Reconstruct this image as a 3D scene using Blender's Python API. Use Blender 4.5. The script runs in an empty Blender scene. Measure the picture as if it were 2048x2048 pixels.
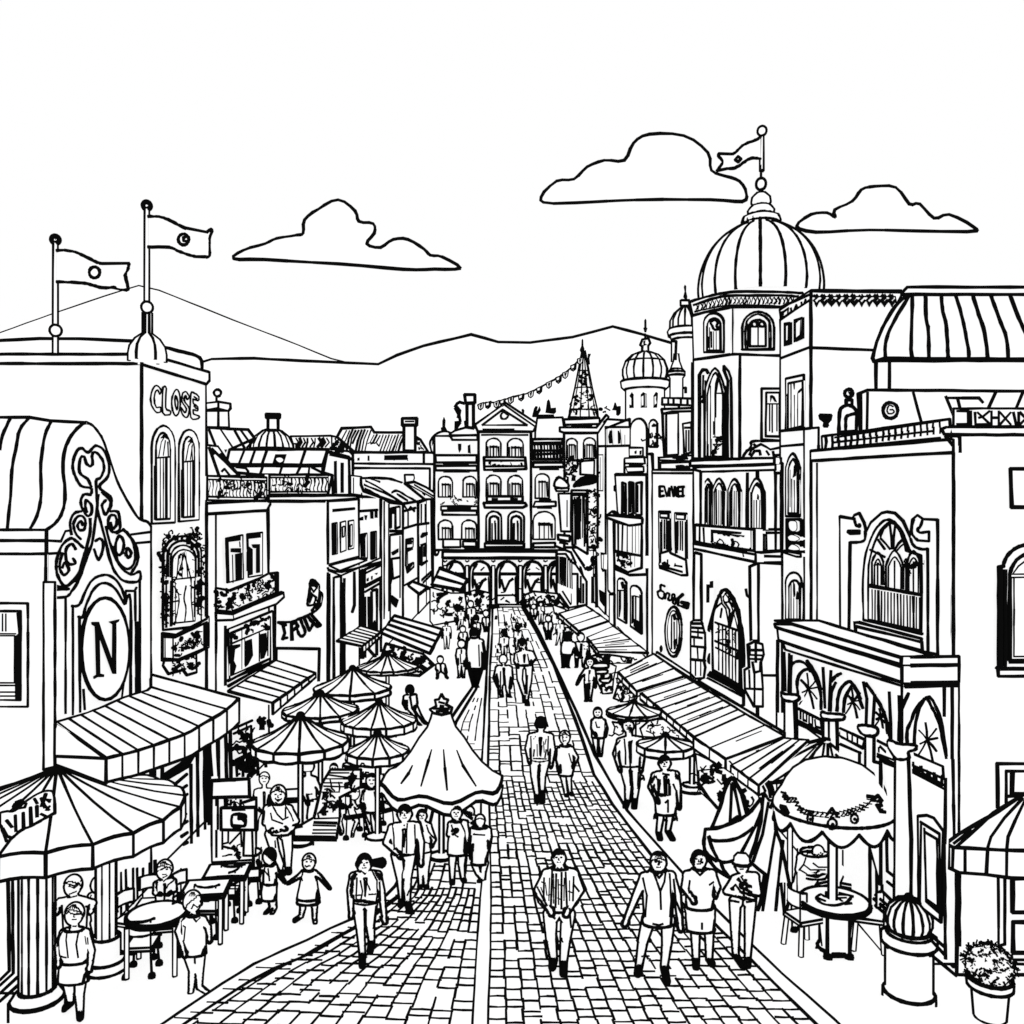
import bpy, bmesh, math, random
import numpy as np
from mathutils import Vector
from mathutils.bvhtree import BVHTree
random.seed(7); np.random.seed(7)
D = bpy.data; SC = bpy.context.scene; COL = SC.collection
EYE = np.array([0, 0, 6.3]); F = 1800.0; HOR = 1024.0

# ---------------------------------------------------------------- materials
def make_mat(name, base, emit, noise=0.02):
    m = D.materials.new(name); m.use_nodes = True; nt = m.node_tree; nt.nodes.clear()
    out = nt.nodes.new('ShaderNodeOutputMaterial'); add = nt.nodes.new('ShaderNodeAddShader')
    d = nt.nodes.new('ShaderNodeBsdfDiffuse'); e = nt.nodes.new('ShaderNodeEmission')
    tc = nt.nodes.new('ShaderNodeTexCoord'); n = nt.nodes.new('ShaderNodeTexNoise'); n.inputs['Scale'].default_value = 3.0
    r = nt.nodes.new('ShaderNodeValToRGB')
    r.color_ramp.elements[0].color = (base * (1 - noise), base * (1 - noise), base * (1 - noise), 1)
    r.color_ramp.elements[1].color = (base, base, base, 1)
    nt.links.new(tc.outputs['Object'], n.inputs['Vector']); nt.links.new(n.outputs['Fac'], r.inputs['Fac'])
    nt.links.new(r.outputs['Color'], d.inputs['Color'])
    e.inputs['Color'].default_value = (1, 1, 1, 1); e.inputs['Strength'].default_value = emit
    nt.links.new(d.outputs[0], add.inputs[0]); nt.links.new(e.outputs[0], add.inputs[1]); nt.links.new(add.outputs[0], out.inputs[0])
    return m
PAPER = make_mat('self_lit_paper_white', 0.22, 0.84)  # white surfaces glow by emission, keeping corners and undersides free of shade
INK = make_mat('black_ink_paint', 0.004, 0.0, 0.3)
MATS = [PAPER, INK]

# ---------------------------------------------------------------- pixel helpers (what stands where)
CR = [0.0, 0.0, 1.0]
ST = {'k': 1.0, 'b': 1.0}      # ink weight and size of the dark fills
def cr(ox, oy, size=512): CR[:] = [ox, oy, size / 1932.0]
def px(s):
    if isinstance(s, str):
        s = [tuple(float(v) for v in t.split(',')) for t in s.split()]
    return np.array([(CR[0] + x * CR[2], CR[1] + y * CR[2]) for x, y in s])
def ray(p): p = np.atleast_2d(p); return np.stack([(p[:, 0] - 1024) / F, np.ones(len(p)), (HOR - p[:, 1]) / F], 1)
def P3(x, y, Y): return EYE + np.array([(x - 1024) / F, 1, (HOR - y) / F]) * Y
def proj(v): q = np.atleast_2d(v) - EYE; return np.stack([1024 + q[:, 0] / q[:, 1] * F, HOR - q[:, 2] / q[:, 1] * F], 1)
def gY(y): return 6.3 * F / (y - HOR)
def G(x, y): return P3(x, y, gY(y))
class Plane:
    def __init__(s, n, p0):
        n = np.array(n, float); s.n = n / np.linalg.norm(n); s.d = float(s.n @ (np.array(p0, float) - EYE))
        if s.d > 0: s.n = -s.n; s.d = -s.d        # normal points to the street side
    def at(s, p, lift=0.0):
        r = ray(p); t = s.d / (r @ s.n); Yc = float(np.mean(t)); off = lift * min(max(Yc, 5), 90) / F
        t = (s.d + off) / (r @ s.n); return EYE + r * t[:, None]
def PX(X): return Plane((1, 0, 0), (X, 0, 0))
def PY(Y): return Plane((0, 1, 0), (0, Y, 0))
def PAB(x0, Y0, x1, Y1):
    a = P3(x0, HOR, Y0); b = P3(x1, HOR, Y1); e = b - a; return Plane((e[1], -e[0], 0), a)
GND = Plane((0, 0, 1), (0, 0, 0.0))
def ground_py(x, X): return HOR + 6.3 * F / (X * F / (x - 1024))
def arch(x0, y0, x1, y1, kind='r', s=0.0, n=12, sp=None):
    cx = (x0 + x1) / 2; rx = (x1 - x0) / 2; h = sp if sp else (rx if kind == 'r' else rx * 1.7); pts = []
    for i in range(n + 1):
        a = math.pi * (1 - i / n); c = math.cos(a); q = math.sin(a)
        if kind == 'p': q = (1 - abs(c) ** 1.6) ** 0.9
        x = cx + rx * c; pts.append((x, y0 + h - h * q + s * (x - x0) * 0.6))
    return [(x0, y1)] + pts + [(x1, y1 + s * (x1 - x0))]
def ell(cx, cy, rx, ry, n=28, a0=0, a1=360):
    return [(cx + rx * math.cos(math.radians(a0 + (a1 - a0) * i / n)), cy + ry * math.sin(math.radians(a0 + (a1 - a0) * i / n))) for i in range(n + (a1 - a0 != 360))]
def toL(s): return [tuple(float(v) for v in t.split(',')) for t in s.split()] if isinstance(s, str) else list(s)
def sm(s, closed=False, k=4):
    p = toL(s); n = len(p); out = []
    for i in range(n if closed else n - 1):
        P = [p[(i + j) % n] if closed else p[min(max(i + j, 0), n - 1)] for j in (-1, 0, 1, 2)]
        for j in range(k):
            t = j / k; r = []
            for c in (0, 1):
                a, b, c1, d = (q[c] for q in P)
                r.append(0.5 * (2 * b + (c1 - a) * t + (2 * a - 5 * b + 4 * c1 - d) * t * t + (3 * b - a - 3 * c1 + d) * t ** 3))
            out.append(tuple(r))
    if not closed: out.append(p[-1])
    return out
def rect(x0, y0, x1, y1, s=0.0): return [(x0, y0), (x1, y0 + s * (x1 - x0)), (x1, y1 + s * (x1 - x0)), (x0, y1)]

# ---------------------------------------------------------------- objects
def tagit(o, label=None, cat=None, group=None, kind=None):
    if label: o['label'] = label
    if cat: o['category'] = cat
    if group: o['group'] = group
    if kind: o['kind'] = kind
    return o
def thing(name, label, cat, loc=(0, 0, 0), group=None):
    o = D.objects.new(name, None); COL.objects.link(o); o.location = tuple(loc); o['o'] = 0; del o['o']
    return tagit(o, label, cat, group)
def orig(o):
    v = Vector((0, 0, 0))
    while o: v += o.location; o = o.parent
    return np.array(v)
class B:
    """collects faces and raised ink lines of ONE part, then links it as one mesh"""
    def __init__(s, name, parent=None, plane=None, lift=0.0, label=None, w=5.5):
        s.name, s.parent, s.pl, s.lift, s.label, s.w = name, parent, plane, lift, label, w
        s.V, s.F, s.M, s.S = [], [], [], []; s.nv = 0; s.k = ST['k']
    def faces(s, V, Fs, mi=0):
        V = np.asarray(V, float); s.V.append(V); s.F += [tuple(int(i) + s.nv for i in f) for f in Fs]; s.M += [mi] * len(Fs); s.nv += len(V)
    def line3(s, pts, w=None, closed=False, j=0.35, taper=False):
        w = s.w if w is None else w; pts = [np.asarray(p, float) for p in pts]
        if closed: pts = pts + [pts[0]]
        out = [pts[0]]
        for a, b in zip(pts[:-1], pts[1:]):
            pa, pb = proj(a)[0], proj(b)[0]; n = max(1, min(60, int(np.linalg.norm(pb - pa) / 28)))
            for i in range(1, n + 1): out.append(a + (b - a) * i / n)
        if j:
            for i in range(1, len(out) - 1):
                Y = max(out[i][1], 4); out[i] = out[i] + np.random.uniform(-1, 1, 3) * j * Y / F * np.array([1, .3, 1])
        ws = [w * random.uniform(.84, 1.14) for _ in out]
        if taper: ws[0] *= .5; ws[-1] *= .5
        if closed: ws[-1] = ws[0]
        for i in range(len(out) - 1):
            a, b = out[i], out[i + 1]
            s.S.append((a, b, ws[i] / 2 * max(a[1], 3) / F, ws[i + 1] / 2 * max(b[1], 3) / F))
    def ln(s, pts, w=None, lift=None, closed=False, pl=None, taper=False, j=0.35):
        if isinstance(pts, str) and ';' in pts:
            for q in pts.split(';'):
                if q.strip(): s.ln(q, w, lift, closed, pl, taper, j)
            return s
        P = (pl or s.pl).at(px(pts), s.lift if lift is None else lift); s.line3(P, w, closed, taper=taper, j=j); return s
    def poly(s, pts, w=None, lift=None, mi=0, th=None, outline=True, pl=None, open_=False):
        pl = pl or s.pl; L = s.lift if lift is None else lift; q = px(pts)
        Fr = pl.at(q, L); t = (L + 2 if th is None else th) * min(max(float(np.mean(Fr[:, 1])), 5), 90) / F
        Bk = Fr - pl.n * t; n = len(q)
        fs = [tuple(range(n)), tuple(range(2 * n - 1, n - 1, -1))] + [(i, n + i, n + (i + 1) % n, (i + 1) % n) for i in range(n)]
        s.faces(np.vstack([Fr, Bk]), fs, mi)
        if outline and (s.w if w is None else w) > 0: s.line3(Fr, w, not open_)
        return s
    def blk(s, pts, lift=None):
        if isinstance(pts, str) and ';' in pts:
            for q in pts.split(';'):
                if q.strip(): s.blk(q, lift)
            return s
        L = s.lift if lift is None else lift
        pts = toL(pts)
        if ST['b'] < 1: cx = sum(p[0] for p in pts) / len(pts); cy = sum(p[1] for p in pts) / len(pts); pts = [(cx + (p[0] - cx) * ST['b'], cy + (p[1] - cy) * (ST['b'] * .3 + .7)) for p in pts]
        return s.poly(pts, w=1.5 if ST['b'] == 1 else .8, lift=L + 1.5, mi=1, th=2.5)
    def contour(s, V, Fs, w=None, N=None):
        """raised line along the turning edge of a rounded form"""
        w = s.w if w is None else w; V = np.asarray(V, float); T = []
        for f in Fs:
            for i in range(1, len(f) - 1): T.append((f[0], f[i], f[i + 1]))
        T = np.array(T)
        if N is None:
            fn = np.cross(V[T[:, 1]] - V[T[:, 0]], V[T[:, 2]] - V[T[:, 0]]); N = np.zeros_like(V)
            for k in range(3): np.add.at(N, T[:, k], fn)
        g = np.einsum('ij,ij->i', N, EYE - V); gt = g[T] > 0; mix = gt.any(1) & ~gt.all(1)
        for t in T[mix]:
            pts = []
            for a, b in ((0, 1), (1, 2), (2, 0)):
                ga, gb = g[t[a]], g[t[b]]
                if (ga > 0) != (gb > 0): pts.append(V[t[a]] + (V[t[b]] - V[t[a]]) * (ga / (ga - gb)))
            if len(pts) == 2 and np.linalg.norm(pts[0] - pts[1]) > 1e-5:
                r = w * 1.15 / 2 * pts[0][1] / F; s.S.append((pts[0], pts[1], r, r))
    def smooth(s, V, Fs, mi=0, w=None): s.faces(V, Fs, mi); s.contour(V, Fs, w)
    def lathe(s, c, prof, n=24, mi=0, w=None, rings=(), ribs=0, a0=0.0, rw=None, scal=None):
        c = np.asarray(c, float); V = []; m = len(prof)
        for r, z in prof:
            for i in range(n):
                a = 2 * math.pi * i / n; V.append(c + (r * math.cos(a), r * math.sin(a), z))
        Fs = [(i * n + j, i * n + (j + 1) % n, (i + 1) * n + (j + 1) % n, (i + 1) * n + j) for i in range(m - 1) for j in range(n)]
        if prof[-1][1] < prof[0][1]: Fs = [f[::-1] for f in Fs]
        s.faces(V, Fs + [tuple(range(n)), tuple(range((m - 1) * n, m * n))], mi)
        if w != 0: s.contour(V, Fs, w)
        for k in rings:
            r, z = prof[k]; s.line3([c + (r * math.cos(2 * math.pi * i / n), r * math.sin(2 * math.pi * i / n), z) for i in range(n)], rw or w, True, j=0)
        for k in range(ribs):
            a = a0 + 2 * math.pi * k / ribs; s.line3([c + (r * math.cos(a), r * math.sin(a), z) for r, z in prof], rw or w, j=0.1)
    def rod(s, a, b, r0, r1=None, mi=0, n=8, w=None):
        a, b = np.asarray(a, float), np.asarray(b, float); r1 = r0 if r1 is None else r1; d = b - a; d = d / (np.linalg.norm(d) + 1e-9)
        u = np.cross(d, (0.3, 1, 0.2)); u /= np.linalg.norm(u); v = np.cross(d, u); V = []
        for p, r in ((a, r0), (b, r1)):
            for i in range(n): t = 2 * math.pi * i / n; V.append(p + r * (u * math.cos(t) + v * math.sin(t)))
        Fs = [(j, (j + 1) % n, n + (j + 1) % n, n + j) for j in range(n)]
        s.faces(V, Fs + [tuple(range(n)), tuple(range(n, 2 * n))], mi)
        if mi == 0 and w != 0: s.contour(V, Fs, w); s.line3(V[:n], w, True, j=0); s.line3(V[n:], w, True, j=0)
    def box(s, c, size, rot=0.0, mi=0, w=None, tilt=0.0):
        c = np.asarray(c, float); hx, hy, hz = [q / 2 for q in size]; ca, sa = math.cos(rot), math.sin(rot); V = []
        for z in (-hz, hz):
            for x, y in ((-hx, -hy), (hx, -hy), (hx, hy), (-hx, hy)):
                yy = y + tilt * z; V.append(c + (x * ca - yy * sa, x * sa + yy * ca, z))
        Fs = [(3, 2, 1, 0), (4, 5, 6, 7), (0, 1, 5, 4), (1, 2, 6, 5), (2, 3, 7, 6), (3, 0, 4, 7)]
        s.faces(V, Fs, mi)
        if mi == 0 and w != 0:
            for a, b in ((0, 1), (1, 2), (2, 3), (3, 0), (4, 5), (5, 6), (6, 7), (7, 4), (0, 4), (1, 5), (2, 6), (3, 7)): s.line3([V[a], V[b]], w)
    def done(s, keep=True):
        o3 = orig(s.parent) if s.parent else np.zeros(3)
        V = [np.asarray(v).reshape(-1, 3) for v in s.V]; Fs = list(s.F); M = list(s.M); nv = s.nv
        if s.S:
            A = np.array([q[0] for q in s.S]); Bq = np.array([q[1] for q in s.S]); R0 = np.array([q[2] for q in s.S]); R1 = np.array([q[3] for q in s.S]); px0 = R0 / np.maximum(A[:, 1], 3) * F * 2; g_ = s.k * np.where(px0 > 4.9, 1.26, np.where(px0 > 4.1, 1.15, 1.0)); R0 = R0 * g_; R1 = R1 * g_
            d = Bq - A; L = np.linalg.norm(d, axis=1); ok = L > 1e-6; A, Bq, R0, R1, d, L = A[ok], Bq[ok], R0[ok], R1[ok], d[ok], L[ok]
            d = d / L[:, None]; A = A - d * (R0 * .45)[:, None]; Bq = Bq + d * (R1 * .45)[:, None]
            vw = EYE - A; vw /= np.linalg.norm(vw, axis=1)[:, None]; u = np.cross(d, vw); ul = np.linalg.norm(u, axis=1); bad = ul < .05
            u[bad] = np.cross(d[bad], (0.9, .1, .4)); u /= np.linalg.norm(u, axis=1)[:, None]; v = np.cross(d, u)
            K = 6; N = len(A); ring = np.zeros((N, 2, K, 3))
            for k in range(K):
                t = 2 * math.pi * k / K; e = u * math.cos(t) + v * (math.sin(t) * .75)
                ring[:, 0, k] = A + e * R0[:, None]; ring[:, 1, k] = Bq + e * R1[:, None]
            V.append(ring.reshape(-1, 3)); base = nv + np.arange(N) * 2 * K
            for k in range(K):
                k2 = (k + 1) % K; Fs += np.stack([base + k, base + k2, base + K + k2, base + K + k], 1).tolist()
            Fs += (base[:, None] + np.arange(K)[None, ::-1]).tolist(); Fs += (base[:, None] + K + np.arange(K)[None]).tolist()
            M += [1] * (N * (K + 2))
        me = D.meshes.new(s.name)
        if V:
            me.from_pydata((np.vstack(V) - o3).tolist(), [], [tuple(f) for f in Fs])
            me.materials.append(PAPER); me.materials.append(INK); me.polygons.foreach_set('material_index', M); me.update()
        o = D.objects.new(s.name, me); COL.objects.link(o)
        if s.parent: o.parent = s.parent
        if s.label: o['label'] = s.label
        return o
def part(name, parent, pl, poly=None, ln=None, blk=None, lift=0, w=5.5, lw=None, th=None, label=None, thin=None):
    qs = []
    for q in ([poly] if isinstance(poly, str) else (poly or [])): qs += q.split(';') if isinstance(q, str) else [q]
    for q in qs[1:]: b = B(name, parent, pl, lift, label, w); b.poly(q, th=th); b.done()
    b = B(name, parent, pl, lift, label, w)
    if qs: b.poly(qs[0], th=th)
    if ln: b.ln(ln, lw or w)
    if thin: b.ln(thin, 3.2)
    if blk: b.blk(blk)
    return b.done()
def win(parent, pl, outer, inner=None, ln=None, blk=None, thin=None, lift=4, w=4.5, name='window', label=None):
    f = part(name, parent, pl, [toL(outer)], lift=lift, w=w, label=label)
    b = B('pane', f, pl, lift + 4, None, w)
    if inner: b.poly(inner, th=5)
    if ln: b.ln(ln, min(w, 3.7))
    if thin: b.ln(thin, 2.5)
    if blk: b.blk(blk)
    b.done(); return f
def lwall(parent, X, top, pl=None, name='wall', w=5.5, lw=None, ln=None, thin=None, th=60, blk=None):
    """street facade on the plane x=X: top edge given, foot on the ground"""
    p = px(top); xa, xb = p[0][0], p[-1][0]; sv = list(CR); cr(0, 0, 1932)
    pts = [tuple(q) for q in p] + [(xb, ground_py(xb, X)), (xa, ground_py(xa, X))]
    b = B(name, parent, pl or PX(X), 0, None, w); b.poly(pts, th=th); CR[:] = sv
    if ln: b.ln(ln, lw or w)
    if thin: b.ln(thin, 3.2)
    if blk: b.blk(blk)
    return b.done()
def scribble(b, quad, n, w=3.0, size=(5, 16), blkf=.25, lift=None):
    """broken foliage/ornament marks spread over a quad given in source pixels"""
    q = [np.array(t, float) for t in px(quad)]; sv = list(CR); cr(0, 0, 1932)
    for _ in range(n):
        u, v = random.random(), random.random(); c = (q[0] * (1 - u) + q[1] * u) * (1 - v) + (q[3] * (1 - u) + q[2] * u) * v
        L = random.uniform(*size); a = random.uniform(0, 6.3); pts = [tuple(c)]
        for k in range(random.choice((2, 3, 4))):
            a += random.uniform(-1.5, 1.5); c = c + np.array([math.cos(a), math.sin(a)]) * L / 3; pts.append(tuple(c))
        if random.random() < blkf: b.ln(pts, w * 2, lift=lift, j=0)
        else: b.ln(pts, w, lift=lift, j=0)
    CR[:] = sv
def rail(parent, pl, p0, p1, h, n, name='balustrade', lift=6, w=4.5, style='b', th=None):
    """balustrade: p0,p1 top line ends in crop units, h height"""
    (xa, ya), (xb, yb) = p0, p1
    b = B(name, parent, pl, lift, None, w); b.poly([(xa, ya), (xb, yb), (xb, yb + h), (xa, ya + h)], th=th)
    g = h * .14
    b.ln([(xa, ya + g), (xb, yb + g)], w * .8); b.ln([(xa, ya + h - g), (xb, yb + h - g)], w * .9)
    for i in range(n + 1):
        t = (i + .5) / (n + 1); x = xa + (xb - xa) * t; y = ya + (yb - ya) * t; d = abs(xb - xa) / n * .22
        if style == 'b':
            b.ln(sm([(x - d, y + g), (x + d, y + h * .35), (x - d, y + h * .7), (x + d * .5, y + h - g)]), w * .8)
            if i % 2: b.blk([(x, y + g), (x + 2 * d, y + g), (x + d, y + h * .5)])
        elif style == 'x':
            if i % 2: b.ln([(x - d * 2, y + g), (x + d * 2, y + h - g)], w * .7); b.ln([(x + d * 2, y + g), (x - d * 2, y + h - g)], w * .7)
            else: b.ln([(x, y + g), (x, y + h - g)], w)
        else: b.ln([(x, y + g), (x + random.uniform(-1, 1), y + h - g)], w * .75)
    return b.done()
# ---------------------------------------------------------------- people
def capsule(a, b, r0, r1, n=10):
    a, b = np.asarray(a, float), np.asarray(b, float); d = b - a; L = np.linalg.norm(d)
    d = d / L if L > 1e-6 else np.array([0, 0, 1.]); h = np.array([1., 0, 0]) if abs(d[0]) < .8 else np.array([0, 1., 0])
    u = np.cross(d, h); u /= np.linalg.norm(u); v = np.cross(d, u); V = []; m = 0
    for c, r, angs in ((a, r0, (-80, -50, -20)), (b, r1, (20, 50, 80))):
        for g in angs:
            g = math.radians(g); m += 1
            for i in range(n):
                t = 2 * math.pi * i / n; V.append(c + d * r * math.sin(g) + r * math.cos(g) * (u * math.cos(t) + v * math.sin(t)))
    Fs = [(i * n + j, i * n + (j + 1) % n, (i + 1) * n + (j + 1) % n, (i + 1) * n + j) for i in range(m - 1) for j in range(n)]
    return V, Fs + [tuple(range(n))[::-1], tuple(range((m - 1) * n, m * n))]
def ellipsoid(c, rx, ry, rz, n=14, m=9):
    c = np.asarray(c, float); V = []
    for i in range(1, m):
        a = math.pi * i / m - math.pi / 2
        for j in range(n): t = 2 * math.pi * j / n; V.append(c + (rx * math.cos(a) * math.cos(t), ry * math.cos(a) * math.sin(t), rz * math.sin(a)))
    k = m - 1
    Fs = [(i * n + j, i * n + (j + 1) % n, (i + 1) * n + (j + 1) % n, (i + 1) * n + j) for i in range(k - 1) for j in range(n)]
    return V, Fs + [tuple(range(n))[::-1], tuple(range((k - 1) * n, k * n))]
def fuse(parts, voxel, smooth=2):
    V, Fs, nv = [], [], 0
    for v, f in parts:
        V += [tuple(q) for q in v]; Fs += [tuple(i + nv for i in g) for g in f]; nv += len(v)
    me = D.meshes.new('tmp'); me.from_pydata(V, [], Fs); o = D.objects.new('tmp', me); COL.objects.link(o)
    m = o.modifiers.new('r', 'REMESH'); m.mode = 'VOXEL'; m.voxel_size = voxel
    if smooth: s = o.modifiers.new('s', 'SMOOTH'); s.factor = .5; s.iterations = smooth
    dg = bpy.context.evaluated_depsgraph_get(); dg.update(); e = o.evaluated_get(dg); q = e.to_mesh()
    n = len(q.vertices); co = np.zeros(n * 3); q.vertices.foreach_get('co', co); F_ = [tuple(p.vertices) for p in q.polygons]
    e.to_mesh_clear(); D.objects.remove(o); D.meshes.remove(me)
    return co.reshape(-1, 3), F_
def loft(rows, Y, dr=.55, n=16, dy=0.0):
    V = []
    for cx, cy, hw in rows:
        c = P3(cx, cy, Y); r = hw * Y / F
        for i in range(n): t = 2 * math.pi * i / n; V.append(c + (r * math.cos(t), r * dr * math.sin(t) + dy, 0))
    m = len(rows)
    Fs = [(i * n + (j + 1) % n, i * n + j, (i + 1) * n + j, (i + 1) * n + (j + 1) % n) for i in range(m - 1) for j in range(n)]
    return V, Fs + [tuple(range(n)), tuple(range((m - 1) * n, m * n))[::-1]]
JN = 'head neck sL sR eL eR hL hR pL pR kL kR aL aR tL tR'.split()
TEMPL = {  # x,y in units of body height, feet at 0
 'walk': '0,.94 0,.84 -.11,.81 .11,.81 -.15,.64 .15,.64 -.15,.48 .15,.48 -.055,.5 .055,.5 -.05,.28 .07,.28 -.05,.05 .06,.08 -.055,.015 .07,.04',
 'walk2': '0,.94 0,.84 -.11,.81 .11,.81 -.16,.65 .14,.64 -.13,.5 .17,.49 -.055,.5 .055,.5 -.09,.28 .04,.27 -.13,.07 .04,.05 -.15,.03 .05,.01',
 'stand': '0,.94 0,.84 -.11,.81 .11,.81 -.14,.65 .14,.65 -.13,.5 .13,.5 -.055,.5 .055,.5 -.06,.27 .06,.27 -.06,.05 .06,.05 -.08,.01 .08,.01',
 'fold': '0,.94 0,.84 -.11,.81 .11,.81 -.16,.66 .16,.66 -.02,.67 .02,.65 -.055,.5 .055,.5 -.05,.27 .05,.27 -.05,.05 .05,.05 -.06,.01 .07,.01',
 'reach': '-.02,.93 0,.84 -.1,.8 .1,.8 -.2,.72 .13,.65 -.28,.78 .15,.5 -.055,.5 .055,.5 -.05,.28 .07,.28 -.05,.05 .08,.06 -.07,.01 .1,.02',
 'sit': '-.02,.96 0,.84 -.13,.8 .13,.8 -.16,.62 .17,.62 -.08,.52 .1,.52 -.08,.45 .08,.45 -.12,.3 .12,.3 -.12,.05 .12,.05 -.13,.0 .13,.0',
}
NP = [0]
def figure(label, J=None, hr=None, at=None, h=None, pose='walk', face='f', hair='k', gy=None, garm=(), ink='', thin='', black='', fat=.94, near=None, w=None,
           group=None, Y=None, seat=False, auto=True, shoes=True, sleeve=False):
    """one person: joints (crop units) or a pose placed with feet at `at` and pixel height h"""
    if J is None:
        x0, y0 = px([at])[0]; hp = h * CR[2]; mir = 1
        q = [tuple(float(v) for v in t.split(',')) for t in TEMPL[pose].split()]
        q = [(x + random.uniform(-.008, .008), y) for x, y in q]
        P = {n: (x0 + x * hp, y0 - y * hp) for n, (x, y) in zip(JN, q)}; R = .062 * hp
    else:
        P = {n: tuple(p) for n, p in zip(JN, px(J))}; R = hr * CR[2]
    sv = list(CR); NP[0] += 1
    gy = CR[1] + gy * CR[2] if gy else None; R *= .9
    feet = max(P[k][1] for k in ('tL', 'tR', 'aL', 'aR')) + R * .12
    Yb = Y or gY(gy if gy else feet); S = Yb / F
    hp = (feet if not gy else max(gy, feet)) - (P['head'][1] - R * 1.25); H = hp * S
    near = (hp > 150) if near is None else near; w = w or (5.2 if hp > 120 else 4.2 if hp > 90 else 3.3)
    c3 = {}
    for k, (x, y) in P.items():
        dy = 0.0
        if k[0] in 'at' and k != 'at' and not seat:
            dy = min(max(gY(max(y + R * .2, HOR + 60)) - Yb, 0), .5 * H / 1.7) * .8
        if k[0] == 'k': dy = min(max(gY(max(P['a' + k[1]][1] + R * .2, HOR + 60)) - Yb, 0), .3) * .3 - .03
        if seat and k[0] == 'k': dy = -.22
        if seat and k[0] in 'at': dy = -.2
        if k[0] == 'h' and k != 'head': dy = -.09 * H
        if k[0] == 'e': dy = -.02
        if k[0] == 't': dy += {'f': -.07, 'b': .07}.get(face, 0) * H / 1.7
        c3[k] = P3(x, y, Yb + dy)
    r = lambda f: f * H * fat
    hx = R * S; parts = []
    hd = c3['head']; parts.append(ellipsoid(hd, hx, hx * 1.08, hx * 1.28, 18, 12))
    fd = {'f': np.array([0, -1, 0]), 'b': np.array([0, 1, 0]), 'l': np.array([-1, -.25, 0]), 'r': np.array([1, -.25, 0])}[face]
    sd = np.array([1, 0, 0]) if face in 'fb' else np.array([0, 1, 0])
    if near:
        parts.append(ellipsoid(hd + fd * hx * 1.08 + np.array([0, 0, -hx * .12]), hx * .17, hx * .22, hx * .24))       # nose
        for sg in (-1, 1): parts.append(ellipsoid(hd + sd * hx * sg * 1.0 + np.array([0, 0, -hx * .1]), hx * .14, hx * .2, hx * .28))
    sh = (c3['sL'] + c3['sR']) / 2; hip = (c3['pL'] + c3['pR']) / 2
    parts.append(capsule(hd + (0, 0, -hx * .6), c3['neck'] * .4 + sh * .6, r(.03), r(.034)))
    tr = max(np.linalg.norm(c3['sL'] - c3['sR']) * .27, r(.05))
    for s1, p1 in (('sL', 'pL'), ('sR', 'pR')):
        a = c3[s1] * .66 + sh * .34; b_ = c3[p1] * .75 + hip * .25; parts.append(capsule(a + (0, 0, -tr * .5), b_, tr * .95, r(.052)))
        parts.append(capsule(c3['neck'] * .25 + sh * .75, c3[s1] + (0, 0, -r(.012)), r(.034), r(.036)))
    ar = 1.25 if sleeve else 1.0
    for sd_ in 'LR':
        s1, e1, h1, p1, k1, a1, t1 = (c3[q + sd_] for q in 'sehpkat')
        parts += [capsule(s1 + (0, 0, -r(.012)), e1, r(.034) * ar, r(.026) * ar), capsule(e1, h1, r(.026) * ar, r(.018) * ar)]
        d = h1 - e1; d = d / (np.linalg.norm(d) + 1e-6); u = np.cross(d, (0, 1, 0)); u /= np.linalg.norm(u) + 1e-6; hl = .045 * H
        parts.append(capsule(h1, h1 + d * hl * .9, r(.015), r(.018)))
        if near and hp > 190:
            for i, (o, Lf) in enumerate(((-1.4, .8), (-.45, 1.0), (.5, .95), (1.4, .75))):
                f0 = h1 + d * hl * .8 + u * o * r(.0088); f1 = f0 + d * hl * Lf * .5 + u * o * r(.003); f2 = f1 + (d * .8 + np.array([0, .5, 0])) * hl * Lf * .45
                parts += [capsule(f0, f1, r(.0068), r(.0062), 6), capsule(f1, f2, r(.0062), r(.005), 6)]
            sg = 1 if sd_ == 'L' else -1
            parts += [capsule(h1 + d * hl * .25 + u * sg * r(.014), h1 + d * hl * .75 + u * sg * r(.028), r(.008), r(.006), 6)]
        else: parts.append(capsule(h1 + d * hl * .9, h1 + d * hl * 1.5, r(.014), r(.009)))
        parts += [capsule(p1, k1, r(.052), r(.036)), capsule(k1, a1, r(.036), r(.024))]
        parts.append(capsule(a1 + (0, 0, -r(.006)), t1, r(.024), r(.02)))
    vox = max(H * .0075, .011) if near else H * .013
    V, Fs = fuse(parts, vox, 2)
    base = P3((P['aL'][0] + P['aR'][0]) / 2, HOR, Yb); base[2] = 0
    nm = 'person'
    root = thing(nm, label, 'person', base, group)
    B_body = B('body', root, None, w=w)
    FV = V[np.array([f[0] for f in Fs])] if True else None
    q = proj(V); fq = q[np.array([f[0] for f in Fs])]; mi = np.zeros(len(Fs), int)
    if shoes:
        for sd_ in 'LR':
            a = np.array(P['a' + sd_]); t = np.array(P['t' + sd_]); rr = hp * .035 * max(fat, 1)
            ab = t - a; tt = np.clip(((fq - a) @ ab) / (ab @ ab + 1e-6), 0, 1); dd = np.linalg.norm(fq - (a + tt[:, None] * ab), axis=1)
            mi[(dd < rr) & (fq[:, 1] > a[1] - hp * .012)] = 1
    def inside(poly, pts):
        x, y = pts[:, 0], pts[:, 1]; c = np.zeros(len(pts), bool); j = len(poly) - 1
        for i in range(len(poly)):
            xi, yi = poly[i]; xj, yj = poly[j]; t = ((yi > y) != (yj > y)) & (x < (xj - xi) * (y - yi) / (yj - yi + 1e-9) + xi); c ^= t; j = i
        return c
    for bp in [t for t in black.split(';') if t.strip()]: mi[inside(px(bp), fq)] = 1
    B_body.V.append(V); B_body.F = [tuple(f) for f in Fs]; B_body.M = mi.tolist(); B_body.nv = len(V); B_body.contour(V, Fs, w)
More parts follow.
